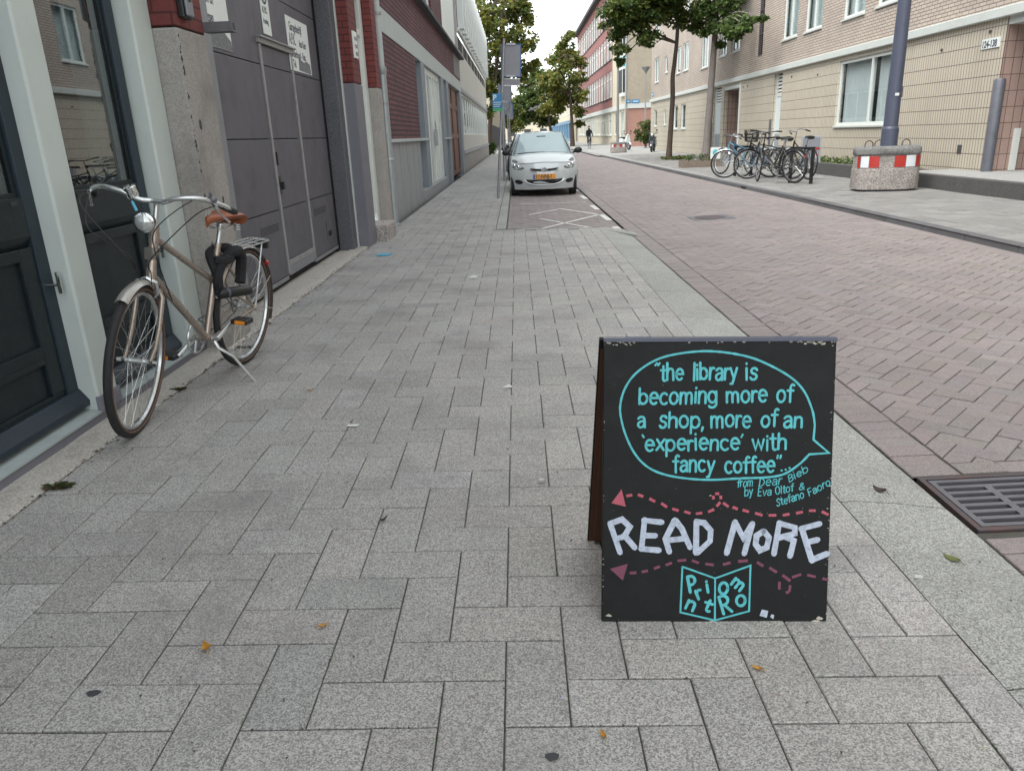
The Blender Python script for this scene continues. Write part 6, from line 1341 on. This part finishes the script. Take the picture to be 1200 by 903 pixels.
ed = [(0, 1), (1, 2), (2, 3), (3, 4), (4, 5), (0, 6), (6, 7), (7, 8), (8, 9), (0, 10), (10, 11), (11, 12), (12, 13), (2, 14), (14, 15), (15, 16), (16, 17), (2, 18), (18, 19), (19, 20), (20, 21)]
rad = [.15, .155, .16, .075, .085, .10, .09, .07, .048, .045, .09, .07, .048, .045, .065, .048, .036, .035, .065, .048, .036, .035]
me = bpy.data.meshes.new('person_body'); me.from_pydata(bmv, ed, []); me.materials.append(M['cloth']); ob = bpy.data.objects.new('body', me); C.objects.link(ob); ob.parent = PN
me.skin_vertices or None
bm = bmesh.new(); bm.from_mesh(me); sk = bm.verts.layers.skin.verify(); bm.verts.ensure_lookup_table()
for i, v_ in enumerate(bm.verts): v_[sk].radius = (rad[i], rad[i]); v_[sk].use_root = (i == 0)
bm.to_mesh(me); bm.free()
ob.modifiers.new('skin', 'SKIN'); ss = ob.modifiers.new('sub', 'SUBSURF'); ss.levels = 1; ss.render_levels = 2
q = MB(); q.ball((.485, 0, 1.66), .088, 12, sz=1.15, sx=.95); q.ball((.575, 0, 1.65), .016, 6); q.build('face', 'skin', PN, smooth=True)
q = MB(); q.ball((.455, 0, 1.70), .105, 12, sz=.95); q.build('hair', 'hair', PN, smooth=True)

# ------------------------------------------------------------------ trees
def tree(name, label, trunk, r0_, r1_, clumps, dens, size, pal, mt='bark', limbs=True, seed=1, group=None, squash=.85, droop=.35):
    base = trunk[0]; T = wthing(name, label, 'tree', base, group); g = random.Random(seed)
    q = MB(); n = len(trunk); rs = [r0_*1.35]+[r0_+(r1_-r0_)*i/(n-1) for i in range(1, n)]; q.tube(spl3(trunk, 4), [rs[min(i//4, n-1)]+(rs[min(i//4+1, n-1)]-rs[min(i//4, n-1)])*(i % 4)/4 for i in range((n-1)*4+1)], 12)
    if limbs:
        for x, y, z, r_ in clumps:
            k = next((i for i in range(n) if trunk[i][2] >= max(z+.1, trunk[min(2, n-1)][2])), n-1); a = V(trunk[k]); e = V((x, y, z)); m_ = a.lerp(e, .55)+V((g.uniform(-.15, .15), g.uniform(-.15, .15), (.22 if r1_ < .095 else .06)*(e-a).length))
            q.tube(spl3([a, m_, e], 4), [r1_*(.75 if r1_ < .095 else .26)*(1-i/9)+.006 for i in range(9)], 6)
            for _ in range(3): d = V((g.gauss(0, 1), g.gauss(0, 1), g.gauss(0, .7))).normalized()*r_*.8; q.tube([e.lerp(m_, .25), e+d], [.014*max(1, r_), .004], 4)
    q.build('trunk', mt, T, smooth=True)
    mb = MB()
    for i, (x, y, z, r_) in enumerate(clumps):
        # each clump is broken into sprays so the outline is uneven and the sky shows through
        for j in range(int(8+r_*11)):
            d = V((g.gauss(0, 1), g.gauss(0, 1), g.gauss(0, .8))).normalized()*r_*g.uniform(.35, 1.0); d.z *= squash; s_ = r_*g.uniform(.26, .48)
            c = V((x, y, z))+d; leaves(mb, c, (s_, s_, s_*.75), int(dens*(s_/size)**1.6*1.15)+10, size, pal if g.random() < .75 else pal[:2], droop, .2, seed=g.randint(0, 10**6))
    mb.build('crown', 'leaf', T, attr=True); return T
def extra(cx, cy, cz, rx, ry, rz, n, r_, seed):
    g = random.Random(seed); out = []
    for _ in range(n):
        d = V((g.gauss(0, 1), g.gauss(0, 1), g.gauss(0, 1))).normalized()*g.uniform(.55, 1); out.append((cx+d.x*rx, cy+d.y*ry, cz+d.z*rz, r_*g.uniform(.7, 1.2)))
    return out
T1 = [(4.24, 33.92, 5.94, .71), (5.22, 35.06, 5.48, .89), (4.3, 34.92, 5.11, .56), (4.45, 34.11, 4.49, .35), (4.47, 34.49, 4.06, .24), (5.83, 34.42, 5.63, .8), (6.77, 34.74, 5.96, .73), (7.61, 34.96, 5.7, .74), (4.69, 33.85, 6.04, .78), (5.49, 33.74, 4.73, .39), (7.2, 35.04, 5.4, .37), (3.95, 34.39, 5.51, .36), (6.26, 34.92, 6.14, .81), (7.7, 33.7, 5.9, .55), (5.29, 34.41, 6.2, 1.0)]+extra(6.0, 34.8, 7.6, 2.2, 2.0, 1.5, 14, .9, 2)
tree('street_tree', 'slender dark-trunked street tree whose leaves hang over the road, beside the scooter', [(6.74, 35, -.1), (6.77, 35, .55), (6.81, 35, 1.44), (6.85, 35, 2.55), (6.83, 35, 3.35), (6.89, 35, 3.95), (6.96, 35, 4.72), (6.98, 35, 5.42), (6.92, 35, 6.23), (6.8, 35, 7.6)], .125, .06, T1, 16, .15, PM, 'bark', seed=3)
T2 = [(8.3, 33.03, 5.05, .5), (8.01, 33.16, 5.07, .35), (8.3, 33.4, 5.76, .6), (7.93, 33.35, 5.78, .55), (8.5, 33.55, 4.5, .24), (7.84, 33.69, 4.95, .24), (8.07, 29.8, 4.65, .42), (7.96, 29.5, 4.36, .25), (8.11, 28.3, 4.62, .30), (7.95, 28.0, 4.38, .2), (8.39, 28, 4.72, .16), (8.12, 31, 4.91, .5), (8.09, 31, 5.57, .5), (8.1, 30.3, 4.9, .4)]+extra(8.0, 33.2, 7.4, 1.2, 2.0, 1.4, 9, .8, 5)
tree('street_tree', 'leaning grey-barked street tree rising from behind the wooden stick planter', [(8.09, 33.8, -.1), (8.13, 33.8, .76), (8.18, 33.8, 1.97), (8.22, 33.8, 3.15), (8.26, 33.8, 4.31), (8.29, 33.8, 5.11), (8.28, 33.8, 6.4)], .165, .10, T2, 16, .15, PG+[(.05, .075, .016)], 'greybark', seed=4)
T3 = [(-1.71, 59.17, 9.46, 1.63), (-.25, 62.74, 10.24, 1.44), (1.07, 62.32, 9.54, .93), (-1.96, 59.78, 7.46, 1.5), (-.2, 60.98, 7.92, 1.39), (1.05, 60.75, 7.62, .97), (-1.34, 61.76, 5.85, 1.27), (.24, 62.44, 6.14, 1.14), (-2.08, 58.97, 4.52, .81), (-2.02, 58.9, 3.04, .6), (-2.54, 60.66, 9.02, 1.25), (1.68, 62.31, 6.38, .5), (-.84, 58.8, 4.16, .67), (.76, 60.73, 10.14, .63)]+extra(-.8, 61, 11.6, 2.2, 2.2, 1.3, 6, 1.2, 8)
tree('street_tree', 'tall yellowing tree past the white office fins, above the sign posts', [(-2.12, 61, -.15), (-2.03, 61, 1.88), (-1.65, 61, 4.31), (-1.12, 61, 7.26), (-.62, 61, 10.5)], .22, .09, T3, 15, .27, PY+PY+PM, 'bark', seed=5, droop=.15)
T4 = [(4.98, 77.81, 9.25, .89), (4.55, 82.08, 8.46, 1.22), (5.96, 81.58, 8.04, 1.21), (4.9, 78.53, 6.6, 1.43), (3.55, 79.97, 6.21, 1.28), (6.31, 79.7, 6.32, .82), (3.98, 80.91, 4.89, 1.47), (5.59, 81.73, 5.03, 1.49), (6.45, 77.56, 4.64, .71), (2.96, 77.17, 3.76, .88), (4.44, 82.02, 3.46, 1.12), (6.26, 79.6, 3.31, .73), (6.58, 81.57, 2.12, .47), (5.34, 77.01, 10.03, .44)]
tree('street_tree', 'full yellow-green tree in front of the red school building', [(5.65, 80, -.1), (5.6, 80, 2.54), (5.47, 80, 4.95), (5.27, 80, 8.6)], .20, .07, T4, 15, .30, PY+PY+PM, 'bark', seed=6, droop=.15)
T5 = [(2.76, 95.81, 8.18, 1.31), (1.78, 100.08, 7.06, 1.37), (.87, 99.58, 5.3, 1.13), (2.5, 96.53, 5.4, 1.54), (3.8, 97.97, 6.38, 1.34), (1.42, 97.7, 3.53, 1.0), (2.91, 98.91, 3.2, 1.35), (4.32, 99.73, 2.96, 1.02), (.19, 95.56, 4.2, .65), (4.66, 95.17, 4.3, 1.08)]
tree('street_tree', 'dark green leaning tree farther down the street, left of the full yellow-green tree', [(4.7, 98, -.1), (4.22, 98, 1.94), (3.85, 98, 3.94), (3.4, 98, 7)], .22, .08, T5, 15, .34, PG+PM, 'bark', seed=7, droop=.15)
tree('street_tree', 'farthest pale green tree at the end of the street', [(-1.2, 150, -.1), (-1.2, 150, 3), (-1.1, 150, 6)], .25, .1, extra(-1.0, 150, 5.2, 3.2, 2, 2.6, 16, 1.5, 11), 10, .5, PY[:4], 'bark', seed=9)
def shrub(name, label, x, y, z, rx, rz, n, size, pal, cat, seed):
    T = thing(name, label, cat, (x, y, z)); q = MB(); g = random.Random(seed)
    for i in range(7): q.tube([(g.uniform(-.1, .1), g.uniform(-.1, .1), -.05), (g.uniform(-.5, .5)*rx, g.uniform(-.5, .5)*rx, rz*g.uniform(.8, 1.4))], [.02, .006], 5)
    q.build('stem', 'bark', T); mb = MB()
    for i in range(34):
        d = V((g.gauss(0, 1), g.gauss(0, 1), g.gauss(0, 1))).normalized()*g.uniform(.4, 1); leaves(mb, (d.x*rx, d.y*rx, rz+d.z*rz*.92), (rx*.3, rx*.3, rz*.26), n, size, pal, .1, .1, seed=g.randint(0, 10**6))
    mb.build('foliage', 'leaf', T, attr=True)
shrub('bush', 'round dark green bush by the far corner of the tiled flats', 9.75, 59.5, -.03, .85, 1.0, 40, .2, PG+[(.09, .06, .02)], 'bush', 21)
shrub('bush', 'small green bush against the end of the white office', -1.85, 59.0, .0, .38, .5, 26, .14, PG, 'bush', 22)
mb = MB()
for i in range(26): leaves(mb, (6.35+rnd.random()*1.3, 34.3+rnd.random()*1.3, .03), (.2, .2, .05), 26, .10, [(.06, .09, .02), (.10, .10, .03)], -.5, 0, seed=300+i)
o = tag(mb.build('grass', 'leaf', attr=True), 'patch of rough grass round the foot of the dark-trunked tree', 'grass'); o['kind'] = 'stuff'

# ------------------------------------------------------------------ things fixed to the garage front
GX = -2.247
def poster(label, ya, yb, za, zb, lines, torn=None, cat='sign'):
    T = wthing('poster', label, cat, (GX, (ya+yb)/2, za)); q = MB(); q.box(GX, GX+.004, ya, yb, za, zb); o = q.build('sheet', 'signwhite', T)
    for s_, size, y, z, sx in lines: text_obj('lettering', s_, size, frame_m((GX+.0045, y, z), (0, 1, 0), (0, 0, 1)), 'ink', o, .0003, sx=sx, bold=.0025)
    if torn:
        q = MB(); P_ = [(y, z) for y, z in torn]; q.add([(GX+.0056, y, z) for y, z in P_]+[(GX+.001, y, z) for y, z in P_], [tuple(range(len(P_)))]+[(i, (i+1) % len(P_), len(P_)+(i+1) % len(P_), len(P_)+i) for i in range(len(P_))]); q.build('torn_patch', 'scuff', o)
poster('white tyre poster with a torn grey foot beside the brick pillar', 5.80, 6.53, 2.0, 2.9, (('Autobanden - Klein en', .125, 5.62, 2.30, .55), ('Groot - Uitlaat - Lassen', .115, 5.60, 2.165, .55), ('Banden', .2, 5.9, 2.55, .7)), [(5.81, 2.003), (6.527, 2.003), (6.52, 2.07), (6.40, 2.12), (6.24, 2.15), (6.1, 2.13), (5.95, 2.15), (5.81, 2.12)])
poster('narrow white sticker strip above the wicket door', 7.42, 7.66, 2.24, 2.85, (('A.P.K.', .075, 7.45, 2.42, .8), ('keuring', .06, 7.45, 2.33, .8)))
q = MB(); q.torus(.085, .010, 24, 6, Matrix.Translation((GX+.005, 7.54, 2.60)) @ Matrix.Rotation(R(90), 4, 'Z') @ Matrix.Diagonal((1, .3, 1.15, 1))); q.torus(.05, .008, 20, 6, Matrix.Translation((GX+.005, 7.54, 2.60)) @ Matrix.Rotation(R(90), 4, 'Z') @ Matrix.Diagonal((.6, .3, 1.4, 1))); o = q.build('roundel', 'ink', WORLD[-1])
poster('large white garage poster with a scraped corner right of the wicket door', 8.17, 8.98, 1.995, 2.5, (('Garagebedrijf', .115, 8.27, 2.375, .72), ('A.P.K.', .15, 8.23, 2.245, .62), ('Auto Keur', .10, 8.58, 2.245, .62), ('Onderhoud - Rep.', .10, 8.24, 2.125, .75), ('Tel.', .10, 8.27, 2.03, .8)), [(8.48, 2.01), (8.95, 2.0), (8.93, 2.10), (8.80, 2.12), (8.70, 2.10), (8.5, 2.13)])
T = wthing('key_safe', 'small black and grey key safe on the red brick of the pillar', 'key safe', (-1.985, 5.0, 2.02))
q = MB(); q.box(-1.985, -1.945, 4.915, 5.04, 2.02, 2.175); q.build('back_box', 'black', T, bevel=.008); q = MB(); q.box(-1.945, -1.925, 4.93, 5.025, 2.03, 2.165); q.build('cover', 'signback', T, bevel=.008); q = MB(); q.lathe([(.02, 0), (.02, .006)], 12, Matrix.Translation((-1.925, 4.978, 2.13)) @ Matrix.Rotation(R(90), 4, 'Y')); q.build('dial', 'black', T)
T = wthing('wall_bracket', 'dark steel U-shaped bracket sticking out at the pillar corner', 'bracket', (-1.98, 5.30, 2.0))
q = MB()
for y in (5.29, 5.36): q.box(-1.985, -1.80, y, y+.012, 1.985, 2.045)
q.box(-1.985, -1.80, 5.302, 5.36, 1.985, 1.995); q.box(-1.90, -1.885, 5.302, 5.36, 1.995, 2.04); q.build('channel', 'iron', T, bevel=.002)
T = wthing('bell_panel', 'white bell panel with small buttons on the red brick column', 'bell panel', (-1.925, 9.9, 2.24))
q = MB(); q.box(-1.926, -1.905, 9.83, 10.03, 2.24, 2.54); o = q.build('plate', 'signwhite', T, bevel=.003); q = MB(); [q.box(-1.905, -1.9, 9.87, 9.99, 2.27+i*.085, 2.31+i*.085) for i in range(3)]; q.build('button', 'guide', o)
def street_plate(label, p, nrm, w_=.6):
    T = thing('street_plate', label, 'sign', p, nrm); q = MB(); q.box(-w_/2, w_/2, -.012, .0, 0, .26); o = q.build('plate', 'signcyan', T); q = MB(); q.box(-w_/2+.08, w_/2-.08, -.014, -.012, .10, .16); q.build('print', 'signwhite', o)
street_plate('small blue street plate at the far corner of the tiled flats', (9.195, 53.7, 3.35), R(-90))
street_plate('wide blue street plate on the salmon end wall beside the funnel lamp', (9.95, 66.38, 3.4), 0, .62)
street_plate('small round-cornered blue plate at the left edge of the salmon end wall', (9.35, 66.38, 3.42), 0, .3)

# ------------------------------------------------------------------ iron in the road
T = wthing('drain_grate', 'rusty cast-iron drain grate set beside the pale kerb, right of the chalkboard', 'drain grate', (1.80, 2.57, -.1))
zt = lambda x: gz(x)+.001
x0, x1, ya, yb = 1.575, 2.02, 2.355, 2.785
def slab(q, a, b_, c, d, z0=-.016): q.add([(a, c, zt(a)), (b_, c, zt(b_)), (b_, d, zt(b_)), (a, d, zt(a)), (a, c, zt(a)+z0), (b_, c, zt(b_)+z0), (b_, d, zt(b_)+z0), (a, d, zt(a)+z0)], [(0, 1, 2, 3), (0, 4, 5, 1), (1, 5, 6, 2), (2, 6, 7, 3), (3, 7, 4, 0)])
q = MB()
for a in ((x0, x1, ya, ya+.022), (x0, x1, yb-.022, yb), (x0, x0+.022, ya+.022, yb-.022), (x1-.022, x1, ya+.022, yb-.022)): slab(q, *a, -.05)
q.build('frame', 'rust', T, bevel=.002)
q = MB(); xa, xb, yc, yd = x0+.026, x1-.026, ya+.026, yb-.026; pitch = (yd-yc-.03)/7
for i in range(8): slab(q, xa, xb, yc+i*pitch, yc+i*pitch+.021)
for a, b_ in ((xa, xa+.022), (xb-.022, xb)): 
    for i in range(7): slab(q, a, b_, yc+i*pitch+.021, yc+(i+1)*pitch)
for i in range(1, 6): slab(q, (xa+xb)/2-.014, (xa+xb)/2+.014, yc+i*pitch+.021, yc+(i+1)*pitch)
q.build('bar', 'iron', T); q = MB(); q.box(x0-.01, x1+.005, ya-.005, yb+.005, -.159, -.152); q.build('pit', 'dark', T)
T = wthing('manhole_cover', 'dark iron manhole cover in the road near the far kerb', 'manhole cover', (3.02, 12.1, -.07))
q = MB(); Q = [(-.32, -.3), (.32, -.3), (.32, .3), (-.32, .3)]; q.add([(3.02+a, 12.1+b_, gz(3.02+a)+.006) for a, b_ in Q]+[(3.02+a, 12.1+b_, -.1) for a, b_ in Q], [(0, 1, 2, 3)]+[(i, 4+i, 4+(i+1) % 4, (i+1) % 4) for i in range(4)]); o = q.build('frame', 'iron', T); q = MB(); q.lathe([(.25, 0), (.25, .003), (.235, .004), (.0, .004)], 28, Matrix.Translation((3.02, 12.1, gz(3.02)+.006))); q.build('lid', 'rust', o)
T = wthing('kerb_inlet', 'small black slotted inlet in the dark kerb across the road', 'drain inlet', (5.17, 17.9, -.1))
q = MB(); kk = kx(17.9); q.box(kk-.012, kk+.02, 17.7, 18.1, -.115, -.032); q.build('plate', 'iron', T); q = MB(); [q.box(kk-.015, kk-.011, 17.73+i*.12, 17.82+i*.12, -.10, -.045) for i in range(3)]; q.build('slot', 'dark', T)

# ------------------------------------------------------------------ fallen leaves, scraps and weeds
def flat_leaf(name, label, cat, x, y, mt, s=.03, rz=0, curl=.008, wd=.42):
    n = 6; vs = []
    for i in range(n+1):
        t = i/n; w_ = math.sin(math.pi*t**.8)*s*wd; zz = .004+curl*(2*t-1)**2
        vs += [(s*(t-.5)*1.8, -w_, zz+curl*.9), (s*(t-.5)*1.8, 0, zz), (s*(t-.5)*1.8, w_, zz+curl*.6)]
    q = MB(); q.add(vs, [(3*i+j, 3*i+j+3, 3*i+j+4, 3*i+j+1) for i in range(n) for j in (0, 1)]); q.tube([(-s*.9, 0, .006+curl), (-s*1.4, .004, .004)], .0012, 4)
    o = q.build(name, mt, None, smooth=True); o.location = (x, y, gz(x)); o.rotation_euler = (0, 0, rz); return tag(o, label, cat, None)
flat_leaf('leaf', 'curled orange leaf lying alone, leftmost of the fallen leaves in the foreground', 'leaf', -.90, 1.72, 'yleaf', .022, 2.2, .008, .6)
flat_leaf('leaf', 'small orange leaf on the pavers between the curled leaf and the chalkboard', 'leaf', -.60, 1.81, 'yleaf', .016, .6, .006, .55)
flat_leaf('leaf', 'yellow leaf near the bottom edge below the chalkboard', 'leaf', .15, 1.39, 'yleaf', .015, 1.9, .004)
flat_leaf('leaf', 'pale yellow leaf just in front of the chalkboard', 'leaf', .57, 1.61, 'yleaf', .016, 2.6, .004)
flat_leaf('leaf', 'green-brown leaf lying on the pale kerb in front of the drain grate', 'leaf', 1.36, 2.14, 'gleaf', .030, 2.2, .006, .5)
flat_leaf('leaf', 'dark curled leaf on the pale kerb left of the drain grate', 'leaf', 1.35, 2.63, 'brleaf', .028, 2.3, .01, .5)
flat_leaf('leaf', 'dark brown leaf alone on the pavers in mid pavement', 'leaf', -.53, 2.43, 'brleaf', .02, 1.0, .008, .4)
flat_leaf('leaf', 'faded yellow leaf right of the bicycle kickstand', 'leaf', -1.19, 3.93, 'yleaf', .022, .3, .005)
def scrap(name, label, cat, x, y, mt, s, pts, th=.004):
    q = MB(); q.prism([(a*s, b_*s) for a, b_ in pts], Matrix.Translation((0, 0, .003)), th); o = q.build(name, mt, None, bevel=.001); o.location = (x, y, gz(x)); return tag(o, label, cat)
scrap('wrapper', 'bright blue wrapper on the pavement beside the stone step', 'litter', -1.62, 8.93, 'bluewrap', .13, [(-.6, -.5), (.5, -.6), (.7, .3), (.1, .6), (-.7, .4)], .01)
scrap('paper_scrap', 'white paper scrap left of middle on the pavement', 'litter', -.84, 3.38, 'paper', .05, [(-.6, -.2), (.5, -.3), (.6, .2), (-.5, .3)])
scrap('paper_scrap', 'crumpled white scrap far up the pavement before the parking bay', 'litter', -.47, 7.3, 'paper', .07, [(-.6, -.4), (.3, -.6), (.7, .2), (-.1, .6)], .02)
scrap('paper_scrap', 'white scrap on the pavers left of the chalkboard top', 'litter', -.10, 3.93, 'paper', .05, [(-.5, -.4), (.6, -.3), (.2, .5)], .008)
scrap('pebble', 'whitish pebble on the pavers beside the chalkboard', 'pebble', .05, 2.73, 'pebble', .016, [(-.7, -.5), (.3, -.7), (.8, .1), (.2, .7), (-.6, .4)], .012)
scrap('pebble', 'flat white chip on the edge of the pale kerb', 'pebble', 1.19, 2.02, 'pebble', .016, [(-.9, -.3), (.7, -.5), (.9, .2), (-.4, .5)], .006)
for lb, x, y, s in (('dark gum spot near the lower left of the picture', -1.12, 1.55, .018), ('dark gum spot at the bottom edge left of the chalkboard', .03, 1.33, .016)): scrap('gum_spot', lb, 'gum spot', x, y, 'gumspot', s, [(math.cos(a)*(1+.2*math.sin(3*a)), .7*math.sin(a)) for a in [i*.628 for i in range(10)]], .0008)
def weed(label, x, y, n, r_, seed):
    T = thing('weed', label, 'weed', (x, y, gz(x))); g = random.Random(seed); q = MB()
    for i in range(n):
        a = g.uniform(0, 6.28); l_ = r_*g.uniform(.4, 1.2); d = V((math.cos(a), math.sin(a)*.6, 0)); b_ = V((g.uniform(-.3, .3)*r_*2, g.uniform(-.1, .1)*r_, 0)); q.tint = tuple(c*g.uniform(.6, 1.3) for c in g.choice([(.07, .10, .025), (.10, .095, .03), (.12, .09, .05)]))
        p1 = b_+d*l_*.6+V((0, 0, l_*.35)); p2 = b_+d*l_*1.1+V((0, 0, l_*.25)); sd = V((-d.y, d.x, 0))*.004; q.add([b_-sd, b_+sd, p1+sd*1.4, p2, p1-sd*1.4], [(0, 1, 2, 3, 4)])
    q.build('blades', 'leaf', T, attr=True)
weed('brownish weed sprawling at the edge of the concrete strip, lower left', -1.90, 2.74, 46, .055, 1)
weed('small green weed tuft under the bicycle at the concrete strip', -1.95, 3.98, 44, .035, 2)
g4 = random.Random(12); q = MB()
for i in range(1500):
    y = 2.0+g4.random()**.9*16; x = -1.935+g4.gauss(0, .012 if y < 5 else .026)-(.06*g4.random() if y > 10.9 else 0); s = g4.uniform(.003, .011); q.tint = tuple(c*g4.uniform(.5, 1.5) for c in g4.choice([(.06, .045, .03), (.04, .035, .03), (.07, .06, .03), (.10, .06, .03)]))
    a = g4.uniform(0, 3.14); ca, sa = math.cos(a)*s, math.sin(a)*s; z = gz(x)+g4.uniform(.001, .006); q.add([(x+ca, y+sa, z), (x-sa*.5, y+ca*.5, z+s*.5), (x-ca, y-sa, z), (x+sa*.5, y-ca*.5, z+s*.2)], [(0, 1, 2, 3)])
o = tag(q.build('dirt', 'leaf', attr=True), 'dark crumbs of dirt and dead leaf along the concrete strip', 'dirt'); o['kind'] = 'stuff'
q = MB()
for i in range(900):
    y = 1.2+g4.random()**1.4*14; x = g4.uniform(-1.85, 1.1) if i % 3 else (g4.uniform(-.2, 1.5) if y > 11.5 else g4.uniform(-1.85, 1.5)); s = g4.uniform(.0015, .005)*(1+y*.06); q.tint = tuple(c*g4.uniform(.5, 1.6) for c in g4.choice([(.05, .045, .04), (.10, .08, .05), (.30, .30, .28)]))
    if y > 11.3 and x > -.2: zf = BAYZ(x)
    else: zf = gz(x)
    z = zf+.004; a = g4.uniform(0, 3.14); ca, sa = math.cos(a)*s, math.sin(a)*s; q.add([(x+ca, y+sa, z), (x-sa*.6, y+ca*.6, z+s*.5), (x-ca, y-sa, z), (x+sa*.6, y-ca*.6, z+s*.3)], [(0, 1, 2, 3)])
o = tag(q.build('grit', 'leaf', attr=True), 'scattered grit and crumbs on the pavement', 'grit'); o['kind'] = 'stuff'

q = MB()
for i in range(520):
    y = 1.25+g4.random()**1.5*5; k_ = g4.randint(-3, 13); x = X0+k_*U
    if g4.random() < .5: x = g4.uniform(-1.4, 1.1); y = Y0+UY*round((y-Y0)/UY)
    n_ = int((y*3+x*5)) % 3
    if noise.noise(V((x*2.2, y*2.2, 4))) < .08: continue
    s_ = g4.uniform(.0012, .0032)*(1+y*.12); x += g4.gauss(0, .0012); q.tint = tuple(c*g4.uniform(.6, 1.4) for c in g4.choice([(.06, .085, .02), (.08, .09, .03), (.09, .07, .04)])); z = gz(x)-.001
    a = g4.uniform(0, 3.14); ca, sa = math.cos(a)*s_, math.sin(a)*s_; q.add([(x+ca, y+sa, z), (x-sa, y+ca, z), (x-ca, y-sa, z), (x+sa, y-ca, z), (x, y, z+s_*1.3)], [(0, 1, 4), (1, 2, 4), (2, 3, 4), (3, 0, 4)])
o = tag(q.build('moss', 'leaf', attr=True), 'bits of moss growing in the paver joints', 'moss'); o['kind'] = 'stuff'

# ------------------------------------------------------------------ stand each modelled-in-place thing on its Empty
for o in WORLD:
    for ch in o.children: ch.matrix_parent_inverse = Matrix.Translation(-V(o.location))
